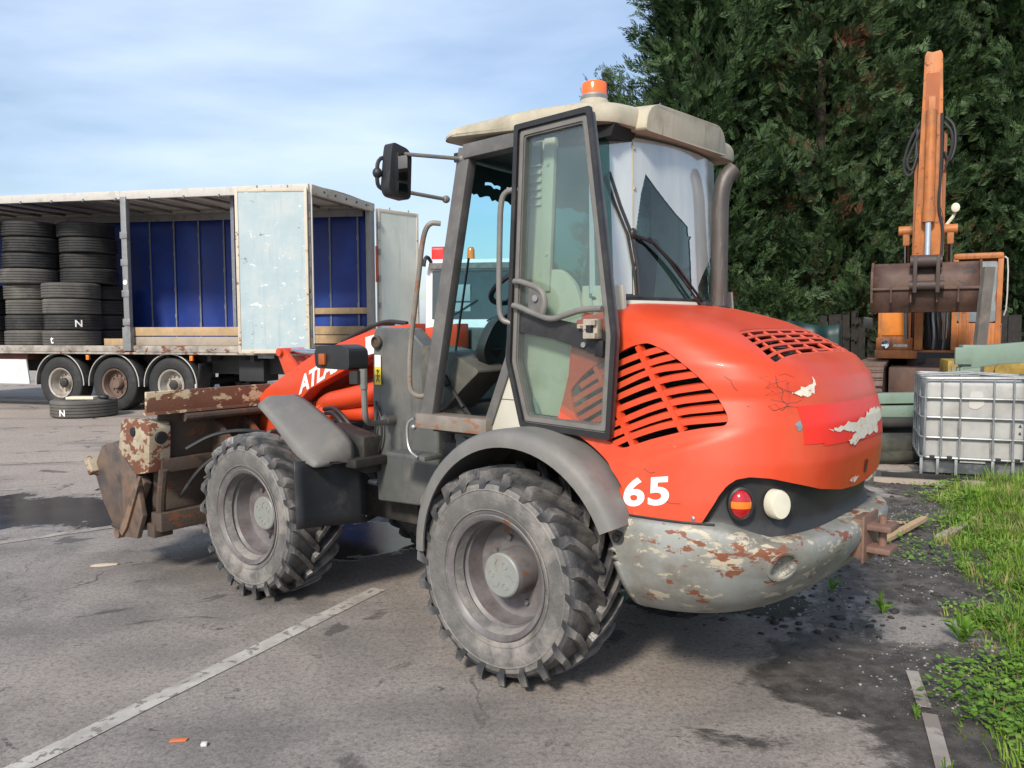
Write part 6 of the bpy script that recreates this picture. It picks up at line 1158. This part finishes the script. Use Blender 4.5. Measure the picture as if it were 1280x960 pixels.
# ---- CAB
def ys(z): return .66 - (z - 1.17) * .038
def side_bar(q, P, wd, th, sg, out=0.0):
    """Bar along a path in the cab side plane: P in (x,z), width in the plane, thickness across."""
    for (a, b) in zip(P, P[1:]):
        a, b = Vector(a), Vector(b); d = (b - a).normalized(); n = Vector((-d.y, d.x)) * wd / 2; e = d * wd * .3
        q.prism([tuple(a - e * 0 + n), tuple(b + n), tuple(b - n), tuple(a - n)], -th / 2, th / 2, lambda u, v, w_: (u, sg * (ys(v) + out + w_), v), bev=.006)
for sg in (1, -1):
    q = B(); side_bar(q, [(.655, 1.12), (.408, 2.52)], .082, .06, sg); 
    q2 = [(.41, 2.50), (.0, 2.515)]; side_bar(q, q2, .07, .085, sg, -.002); side_bar(q, [(.03, 2.55), (.09, 1.47)], .055, .07, sg, -.004)
    side_bar(q, [(.09, 1.50), (.22, 1.17)], .05, .07, sg, -.006)
    part(q, 'cab_pillar', M['dgrey'])
    q = B(); side_bar(q, [(.69, 1.155), (.20, 1.155)], .075, .12, sg, .004); part(q, 'door_sill', M['tuberust'] if sg > 0 else M['dgrey'])
    q = B(); q.box((.50, sg * .716, 1.158), (.045, .004, .03)); q.box((.41, sg * .716, 1.158), (.05, .004, .032)); q.box((.33, sg * .716, 1.158), (.06, .004, .03)); q.box((.27, sg * .716, 1.158), (.03, .004, .026)); islands(part(q, 'sill_rust', M['rustpaint'], 0))
    # cream side panels: louvred rear quarter, bulge, lower corner
    q = B(); q.prism([(.06, 2.50), (.06, 1.50), (-.10, 1.50), (-.108, 1.95), (-.12, 2.50)], -.012, .012, lambda u, v, w_: (u, sg * (ys(v) - .03 + w_), v)); qp = part(q, 'quarter_panel', M['cream'])
    q = B()
    for k in range(6): q.prism([(.045, 0), (-.035, 0), (-.035, .02), (.045, .02)], 0, .014, lambda u, v, w_, k=k: (u - .01, sg * (ys(2.2) - .022 + w_ * (1 - v / .02)), 2.20 + k * .036 + v))
    islands(part(q, 'louvre', M['cream'], 0, parent=qp))
    q = B(); side_bar(q, [(-.098, 2.50), (-.085, 1.80)], .062, .03, sg, -.012)
    for z in (2.38, 1.97, 1.6): q.cyl((-.095, sg * (ys(z) - .005), z), (-.095, sg * (ys(z) + .010), z), .009, 8)
    part(q, 'cream_post', M['cream'])
    q = B(); q.prism(fillet([(.07, 1.80), (-.10, 1.90), (-.18, 1.90), (-.26, 1.82), (-.29, 1.72), (-.29, 1.20), (.20, 1.12), (.16, 1.3), (.08, 1.48)], .04, 4), -.05, .02, lambda u, v, w_: (u, sg * (ys(v) - .03 + w_), v), bev=.014); part(q, 'cream_side_panel', M['cream'])
    q = B(); q.prism([(.075, 1.47), (.235, 1.17), (.19, 1.12), (-.10, 1.15), (-.03, 1.30)], .0, .012, lambda u, v, w_: (u, sg * (ys(v) + .002 + w_), v), bev=.004); cp_ = part(q, 'cream_corner_panel', M['cream'])
    q = B(); q.box((.10, sg * (ys(1.29) + .0145), 1.292), (.17, .002, .004)); q.cyl((.15, sg * (ys(1.3) + .012), 1.315), (.15, sg * (ys(1.3) + .02), 1.315), .008, 8); part(q, 'panel_seam', M['dgrey'], 0, parent=cp_)
    # rear quarter window and rear corner post
    q = B(); q.prism(fillet([(-.13, 2.47), (-.11, 1.88), (-.16, 1.80), (-.42, 1.80), (-.38, 2.47)], .03, 3), -.003, .003, lambda u, v, w_: (u, sg * (ys(v) - .02 - max(0, -u - .25) * .28 + w_), v)); part(q, 'quarter_window', M['rglass'])
    q = B(); q.prism([(-.28, 1.82), (-.46, 1.82), (-.47, 1.70), (-.28, 1.70)], -.02, .0, lambda u, v, w_: (u, sg * (ys(v) - .02 - max(0, -u - .25) * .28 + w_), v)); part(q, 'cab_waist', M['cream'])
# dark trim posts behind the quarter window, ceiling and floor
q = B(); q.box((.12, 0, 2.50), (.86, 1.14, .05), bev=.01); part(q, 'cab_ceiling', M['black'])
q = B(); q.box((.2, 0, 1.12), (.95, 1.22, .06)); q.box((-.24, 0, 1.35), (.10, 1.1, .44)); part(q, 'cab_floor', M['dark'])
q = B(); q.box((.0, .56, 2.44), (.09, .1, .10)); q.box((.40, 0, 2.47), (.07, 1.14, .08)); q.box((-.40, 0, 1.72), (.06, .9, .1)); islands(part(q, 'cab_cross_beam', M['dgrey']))
# windscreen and sun strip
def ws(u, v):   # u across -1..1, v up 0..1
    z = 1.22 + 1.26 * v; return Vector((.705 - .255 * v + .05 * (1 - u * u), u * (.62 - .05 * v), z))
q = B(); q.grid(lambda u, v: ws(u * 2 - 1, v), 16, 10); part(q, 'windscreen', M['wglass'], 60)
rj = random.Random(4); edge = [.885 + rj.uniform(-.010, .010) for _ in range(41)]
q = B(); q.grid(lambda u, v: ws(u * 1.96 - .98, (lambda e: e + (.99 - e) * v)(edge[int(round(u * 40))] - .015 * (u > .5))) + Vector((-.006, 0, 0)), 40, 10, keep=lambda u, v: not (abs(v - .45) < .06 and rj.random() < .5 and .45 < u < .95)); part(q, 'sun_strip', M['blind'], 60)
q = B(); q.tube([ws(.70, .02), ws(.72, .3), ws(.74, .62)], .007, 5); q.tube([ws(.62, -.05), ws(.60, .35)], .006, 5); islands(part(q, 'front_wiper', M['black']))
q = B(); q.tube([ws(-.95, .0), ws(-.5, .0), ws(0, .0), ws(.5, .0), ws(.95, .0)], .02, 6); part(q, 'windscreen_rail', M['dgrey'])
# right side glass
q = B(); q.prism([(.60, 1.22), (.40, 2.48), (.05, 2.48), (.09, 1.5), (.22, 1.2)], -.003, .003, lambda u, v, w_: (u, -(ys(v) - .01) + w_, v)); part(q, 'side_window', M['wglass'])
# roof
RP = fillet([(.62, .56), (.50, .655), (.0, .665), (-.34, .65), (-.435, .60), (-.46, .45), (-.46, 0), (-.46, -.45), (-.455, -.585), (-.34, -.65), (.0, -.665), (.50, -.655), (.62, -.56), (.65, 0)], .05, 3)
def roof_z(x, y, top):
    k = max(0, (abs(x - .08) / .56)) ** 2.2; return (2.543 - .028 * max(0, -.15 - x) / .3 + .048 * max(0, x - .15) / .5) if not top else 2.655 - .030 * k * (.5 if x > 0 else 1.3) - .022 * (abs(y) / .66) ** 3
q = B(); n = len(RP); rings = []
for s_, top, dz in ((.97, 0, 0), (.995, 0, .006), (1.0, 0, .018), (1.0, 1, -.040), (.992, 1, -.020), (.975, 1, -.006), (.94, 1, .002), (.7, 1, .02), (.4, 1, .028), (.1, 1, .03)):
    rings.append([q.bm.verts.new((.07 + (x - .07) * s_, y * s_, roof_z(.07 + (x - .07) * s_, y * s_, top) + dz)) for x, y in RP])
for A, C in zip(rings, rings[1:]):
    for k in range(n): q.bm.faces.new((A[k], A[(k + 1) % n], C[(k + 1) % n], C[k]))
q.bm.faces.new(rings[0][::-1]); q.bm.faces.new(rings[-1]); rf = part(q, 'cab_roof', M['roof'], 40)
q = B(); q.prism(fillet([(.455, 2.512), (.425, 2.61), (.37, 2.64), (-.22, 2.645), (-.28, 2.62), (-.33, 2.512)], .03, 3), -.545, -.38, lambda u, v, w_: (w_ + .03 * (u / .4) ** 2, u, v - (.012 if w_ < -.5 else 0)), bev=.022, seg=3); part(q, 'roof_spoiler', M['roof'])
q = B(); q.prism([(-.25, 2.53), (-.43, 2.52), (-.41, 2.47), (-.25, 2.46)], .40, .58); q.prism([(-.25, 2.53), (-.43, 2.52), (-.41, 2.47), (-.25, 2.46)], -.58, -.40); islands(part(q, 'roof_gap', M['radiator'], 0))
q = B(); c = (-.20, .40, 2.655); q.lathe([(-.03, .078), (.005, .074), (.03, .066), (.035, .062), (.035, 0)], 28, c, 'z'); be = part(q, 'beacon_base', M['roof'])
q = B(); q.lathe([(.034, .06), (.05, .064), (.058, .060), (.06, .055)], 28, c, 'z'); part(q, 'beacon_ring', M['zinc'], parent=be)
q = B(); q.lathe([(.058, .060), (.105, .060), (.113, .056), (.118, .045), (.12, 0)], 28, c, 'z'); part(q, 'beacon_lens', M['beacon'], 50, parent=be)
# rear window: film of dust and painted sky reflection; triangular gap stands for dark reflection
def rw(y, z, off=0.0):
    a = abs(y); x = -.435 - .055 * (1 - (min(a, .42) / .42) ** 2) - .0 + (max(0, a - .42) * .62) + (z - 1.75) * .035; k = max(0, a - .42)
    return Vector((x - off, y * (1 - .06 * (z - 1.75)), z))
q = B(); q.grid(lambda u, v: rw(.61 - 1.22 * u, 1.765 + .725 * v), 48, 12); part(q, 'rear_window', M['rglass'], 60)
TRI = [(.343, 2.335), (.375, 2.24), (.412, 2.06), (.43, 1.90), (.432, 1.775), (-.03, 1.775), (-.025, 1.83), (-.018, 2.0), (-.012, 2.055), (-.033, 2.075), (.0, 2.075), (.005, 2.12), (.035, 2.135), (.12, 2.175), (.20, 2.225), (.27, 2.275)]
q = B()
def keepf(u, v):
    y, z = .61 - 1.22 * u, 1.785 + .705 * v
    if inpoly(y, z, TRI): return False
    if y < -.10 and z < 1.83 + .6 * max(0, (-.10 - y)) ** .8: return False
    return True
q.grid(lambda u, v: rw(.61 - 1.22 * u, 1.785 + .705 * v, .004), 340, 240, keepf); part(q, 'dust_sky_sheen', M['film'], 60)
q = B(); q.tube([rw(y, 1.762, .004) for y in np.linspace(.60, -.60, 25)], .011, 6); part(q, 'window_seal', M['black'])
q = B(); q.tube([rw(.425, z, .006) for z in np.linspace(1.78, 2.48, 9)], .004, 5)
for z in (1.9, 2.08, 2.26, 2.44): q.cyl(rw(.418, z, .0), rw(.418, z, .012), .008, 8)
part(q, 'pane_seam', M['roof'])
q = B(); q.grid(lambda u, v: rw(.60 - 1.2 * u, 1.66 + .095 * v, .004), 36, 2); o = part(q, 'rear_wall', M['cream'], 60); solidify(o, .02, 1)
# rear wiper
def wv(y, z): return rw(y, z, .03)
q = B(); q.tube([wv(-.13, 1.735), wv(-.02, 1.80), wv(.16, 1.92), wv(.33, 2.02), wv(.45, 2.052)], .0075, 6); q.tube([wv(-.09, 1.725), wv(.05, 1.82), wv(.22, 1.945), wv(.36, 2.04)], .0065, 6); q.ell(tuple(wv(.445, 2.055)), (.014, .022, .026), 10, 8); q.box(tuple(wv(-.12, 1.735)), (.05, .08, .05), bev=.008); wp = part(q, 'rear_wiper', M['black'])
q = B(); q.tube([rw(.545, 2.325, .03), rw(.50, 2.18, .03), rw(.45, 2.05, .028), rw(.425, 1.9, .026), rw(.418, 1.785, .026)], .008, 5); q.tube([rw(.55, 2.31, .014), rw(.505, 2.18, .012), rw(.455, 2.05, .012), rw(.43, 1.9, .012), rw(.42, 1.785, .012)], .007, 5); part(q, 'wiper_blade', M['black'], parent=wp)
# exhaust
q = B(); q.tube([(-.515, -.275, 1.68), (-.515, -.275, 2.22), (-.517, -.279, 2.32), (-.535, -.298, 2.395), (-.562, -.330, 2.432)], .043, 18, smooth=2, caps=False); ex = part(q, 'exhaust_pipe', M['exhaust'], 50); solidify(ex, .005, -1)
q = B(); q.lathe([(1.68, .06), (1.735, .058), (1.74, .045)], 18, (-.515, -.275, 0), 'z'); part(q, 'exhaust_collar', M['black'], parent=ex)
# ---- open door, swung back along the side
DY = lambda x: .70 + (.05 - x) * .07
DO = [(-.004, 2.537), (.052, 1.475), (-.033, 1.188), (-.525, 1.176), (-.553, 1.60), (-.418, 2.545)]
def inset(P, d):
    n = len(P); o = []
    for i in range(n):
        a, p, b = Vector(P[i - 1]), Vector(P[i]), Vector(P[(i + 1) % n]); e1, e2 = (p - a).normalized(), (b - p).normalized(); n1, n2 = Vector((-e1.y, e1.x)), Vector((-e2.y, e2.x)); k = (n1 + n2); k = k / max(.3, k.dot(n1)); o.append(tuple(p + k * d))
    return o
area = sum(a[0] * b[1] - b[0] * a[1] for a, b in zip(DO, DO[1:] + DO[:1])); sgn = 1 if area > 0 else -1
def frame(q, P, w0, w1, y0, y1):
    A, C = fillet(inset(P, w0 * sgn), .012, 3), fillet(inset(P, w1 * sgn), .012, 3); m = len(A); L4 = []
    for poly, yy in ((A, y0), (A, y1), (C, y1), (C, y0)): L4.append([q.bm.verts.new((x, DY(x) + yy, z)) for x, z in poly])
    for r_ in range(4):
        R1, R2 = L4[r_], L4[(r_ + 1) % 4]
        for k in range(m): q.bm.faces.new((R1[k], R1[(k + 1) % m], R2[(k + 1) % m], R2[k]))
q = B(); frame(q, DO, 0, .048, -.018, .018); dr = part(q, 'cab_door', M['dgrey'], 30)
q = B(); frame(q, DO, -.012, .012, .02, .036); frame(q, DO, .012, .05, -.026, -.019); part(q, 'door_seal', M['black'], 30, parent=dr)
q = B(); frame(q, DO, .02, .04, .019, .024); part(q, 'door_trim', M['tubegrey'], 30, parent=dr)
q = B(); q.prism(inset(DO, .045 * sgn), -.003, .003, lambda u, v, w_: (u, DY(u) + w_, v)); part(q, 'door_glass', M['glass'], parent=dr)
q = B(); q.prism([(.0, 1.70), (-.12, 1.69), (-.32, 1.655), (-.40, 1.64), (-.505, 1.615), (-.50, 1.50), (-.36, 1.545), (-.2, 1.585), (.005, 1.615)], .005, .012, lambda u, v, w_: (u, DY(u) + w_, v)); part(q, 'door_band', M['black'], parent=dr)
def dp(P, off): return [(x, DY(x) + off, z) for x, z in P]
q = B(); q.tube(dp([(.005, 1.845), (-.03, 1.845), (-.13, 1.815), (-.172, 1.79), (-.185, 1.74), (-.17, 1.695), (-.165, 1.69)], .04), .0135, 10, smooth=2); q.tube(dp([(.01, 1.735), (-.01, 1.735), (-.14, 1.69), (-.22, 1.668), (-.30, 1.688), (-.40, 1.712), (-.50, 1.712)], .042), .0135, 10, smooth=2); part(q, 'door_grab_rail', M['tubegrey'], parent=dr)
q = B(); q.prism(fillet([(-.09, 1.825), (-.17, 1.80), (-.18, 1.72), (-.16, 1.69), (-.085, 1.71)], .02, 3), .034, .046, lambda u, v, w_: (u, DY(u) + w_, v)); o = part(q, 'handle_plate', M['dgrey'], parent=dr)
q = B(); q.cyl((-.135, DY(-.135) + .046, 1.765), (-.135, DY(-.135) + .058, 1.765), .015, 12); q.cyl((-.385, DY(-.4) + .012, 1.56), (-.385, DY(-.4) + .022, 1.56), .012, 10); islands(part(q, 'bolt', M['zinc'], parent=dr))
q = B(); q.box((-.445, DY(-.44) + .035, 1.628), (.075, .04, .085), bev=.006); q.box((-.39, DY(-.4) + .025, 1.64), (.06, .012, .018)); q.box((-.455, DY(-.45) + .06, 1.655), (.05, .02, .022)); q.box((-.455, DY(-.45) + .06, 1.60), (.05, .02, .022)); q.cyl((-.43, DY(-.44) + .05, 1.64), (-.43, DY(-.44) + .064, 1.64), .012, 8); part(q, 'door_latch', PM('corroded_latch', (.42, .37, .29), .25, 20, .5, metal=.3, chips=((.2, .08, .04), .6, 30)), parent=dr)
q = B(); q.box((-.45, DY(-.45) + .058, 1.628), (.025, .03, .03)); q.box((-.478, DY(-.47) + .02, 1.545), (.04, .03, .07), bev=.006); islands(part(q, 'latch_slot', M['radiator'], parent=dr))
q = B(); 
for z in (1.52, 2.35): q.cyl((.03, .695, z - .03), (.03, .695, z + .03), .016, 10)
islands(part(q, 'door_hinge', M['black'], parent=dr))
def logo_map(u, v): return Vector((-.055 - u, ys(1.26) + .0025 - .0, 1.215 + v))
text_obj('panel_letter', 'A', .15, M['greyblue'], LD, lambda u, v: Vector((-.01 - u * .9, ys(1.24) + .018, 1.21 + v * .9)), off=.006)
# grab handles
q = B(); q.tube([(.0, .715, 2.262), (.055, .735, 2.262), (.083, .745, 2.22), (.09, .745, 2.05), (.097, .745, 1.75), (.085, .745, 1.67), (.04, .725, 1.655)], .0135, 10, smooth=2); part(q, 'grab_handle', M['tubegrey'])
q = B(); q.tube([(.555, .66, 2.16), (.60, .70, 2.165), (.635, .71, 2.09), (.665, .71, 1.90), (.735, .71, 1.55), (.745, .71, 1.36), (.735, .71, 1.30), (.70, .69, 1.275), (.68, .66, 1.28)], .0135, 10, smooth=2); part(q, 'grab_handle', M['tuberust'])
q = B(); q.tube([(.70, .72, 1.165), (.745, .73, 1.14), (.745, .73, 1.05), (.72, .735, .99), (.655, .74, .965)], .008, 8, smooth=2); q.ell((.70, .725, 1.12), (.016, .016, .016), 10, 8); part(q, 'step_hook', M['zinc'])
# step and bracket below the door
q = B(); q.box((.83, .60, .945), (.30, .14, .028), bev=.008); part(q, 'cab_step', M['dgrey2'])
q = B(); q.prism([(.56, 1.10), (.28, 1.10), (.36, .82), (.56, .80)], .42, .56, bev=.01); q.cyl((.47, .565, 1.03), (.47, .60, 1.03), .045, 14); q.box((.47, .57, 1.07), (.14, .03, .03)); part(q, 'step_bracket', M['dgrey2'])
q = B(); q.box((.47, .575, 1.0), (.10, .03, .11), bev=.01); part(q, 'bracket_hole', M['radiator'])
q = B(); q.tube([(.70, .60, .78), (.66, .72, .74), (.58, .78, .73), (.5, .74, .80)], .008, 6, smooth=2); q.cyl((.62, .62, .72), (.62, .66, .72), .04, 12); part(q, 'hose_bracket', M['tuberust'])
for x in (.28, .24, .20): q = B(); q.cyl((x, .69, 1.105), (x - .012, .72, 1.075), .016, 8); part(q, 'sill_bolt', M['zinc'])
# mirror
q = B(); q.prism(fillet([(.665, 2.475), (.655, 2.52), (.56, 2.50), (.535, 2.47), (.545, 2.27), (.565, 2.255), (.665, 2.265), (.685, 2.30)], .02, 3), .93, .99, lambda u, v, w_: (.6 + (w_ - .96) * 1.0, .96 + (u - .6) * 1.02, v), bev=.014, seg=3); mi_ = part(q, 'mirror', M['black']); mi_.location = (0, -.055, 0)
mrx = lambda y, z, x=.566: (x, y, z)
q = B(); q.prism(fillet([(.99, 2.475), (.93, 2.465), (.93, 2.345), (.99, 2.345)], .01, 3), .564, .5675, lambda u, v, w_: (w_, u + .0, v)); part(q, 'mirror_glass', M['mirror'], parent=mi_)
q = B(); q.prism(fillet([(.99, 2.33), (.93, 2.33), (.93, 2.285), (.99, 2.285)], .008, 3), .564, .5675, lambda u, v, w_: (w_, u, v)); part(q, 'mirror_glass', M['mirror'], parent=mi_)
q = B(); q.tube([(.62, .97, 2.30), (.64, 1.05, 2.30), (.64, 1.06, 2.36), (.64, 1.05, 2.45), (.62, .97, 2.455)], .010, 8, smooth=2); q.ell((.64, 1.055, 2.375), (.024, .024, .026), 12, 8); part(q, 'mirror_clamp', M['black'], parent=mi_)
for a, b in (((.61, .94, 2.475), (.43, .63, 2.47)), ((.60, .93, 2.30), (.53, .645, 2.28))): q = B(); q.cyl(a, b, .010, 8); q.ell(b, (.02, .02, .02), 8, 6); part(q, 'mirror_arm', M['tubegrey'])
# interior: console, shroud, steering wheel, seat
q = B(); q.prism(fillet([(.86, 1.54), (.62, 1.50), (.42, 1.41), (.55, 1.31), (.68, 1.19), (.84, 1.18)], .03, 3), .28, .52, bev=.02, seg=2); q.prism([(.70, 1.3), (.60, 1.12), (.72, 1.12), (.80, 1.25)], .38, .46, bev=.01); con = part(q, 'side_console', M['olive'])
q = B(); q.tube([(.70, .525, 1.37), (.60, .53, 1.30), (.53, .53, 1.22)], .010, 6); q.tube([(.70, .525, 1.40), (.66, .53, 1.36), (.64, .53, 1.33)], .02, 6); q.cyl((.50, .50, 1.16), (.56, .52, 1.24), .014, 8); part(q, 'pedal_lever', M['black'], parent=con)
q = B(); q.prism(fillet([(.52, 1.54), (.45, 1.50), (.50, 1.44), (.58, 1.47)], .015, 3), .30, .40, lambda u, v, w_: (u, w_, v + .02)); part(q, 'air_vent', M['black'], parent=con)
q = B(); q.prism(fillet([(.30, 1.66), (.12, 1.73), (-.02, 1.72), (-.10, 1.58), (-.06, 1.46), (.10, 1.40), (.28, 1.44), (.36, 1.52)], .06, 4), -.03, .03, lambda u, v, w_: (.56 + w_ - (v - 1.5) * .3 - (u) * .25, u + .12, v), bev=.018, seg=3); sh = part(q, 'column_shroud', M['teal_black'])
q = B(); q.cyl((.515, .21, 1.615), (.495, .215, 1.615), .014, 10); part(q, 'red_knob', M['red_lens'], parent=sh)
q = B(); c = Vector((.50, .06, 1.88)); R = Matrix.Rotation(radians(-58), 3, 'Y'); q.tube([c + R @ Vector((0, .2 * cos(a), .2 * sin(a))) for a in np.linspace(0, 2 * pi, 33)[:-1]], .016, 8, closed=True)
for a in (.3, 2.4, 4.5): q.cyl(c, c + R @ Vector((0, .2 * cos(a), .2 * sin(a))), .012, 6)
q.ell(tuple(c), (.05, .05, .04), 12, 8); q.cyl(c, (.62, .06, 1.5), .035, 10); part(q, 'steering_wheel', M['black'])
q = B(); q.box((.10, 0, 1.50), (.44, .48, .12), bev=.04, seg=3); q.box((-.12, 0, 1.80), (.12, .46, .62), Ry(-.12), bev=.05, seg=3); q.box((.1, 0, 1.32), (.3, .36, .3), bev=.02); part(q, 'operator_seat', M['dark'])
q = B(); q.cyl((.42, .1, 1.40), (.46, .12, 1.30), .018, 8); q.cyl((.42, .16, 1.41), (.45, .16, 1.31), .018, 8); q.cyl((.36, .06, 1.42), (.40, .06, 1.35), .018, 8); islands(part(q, 'column_fitting', M['zinc']))
q = B()
for k in range(7): q.tube([(.40 + .01 * k, .10 + .03 * k, 1.40), (.42, .16 + .03 * k, 1.28), (.46, .2 + .035 * k, 1.14)], .012, 6, smooth=1)
part(q, 'cab_cable', M['black'])
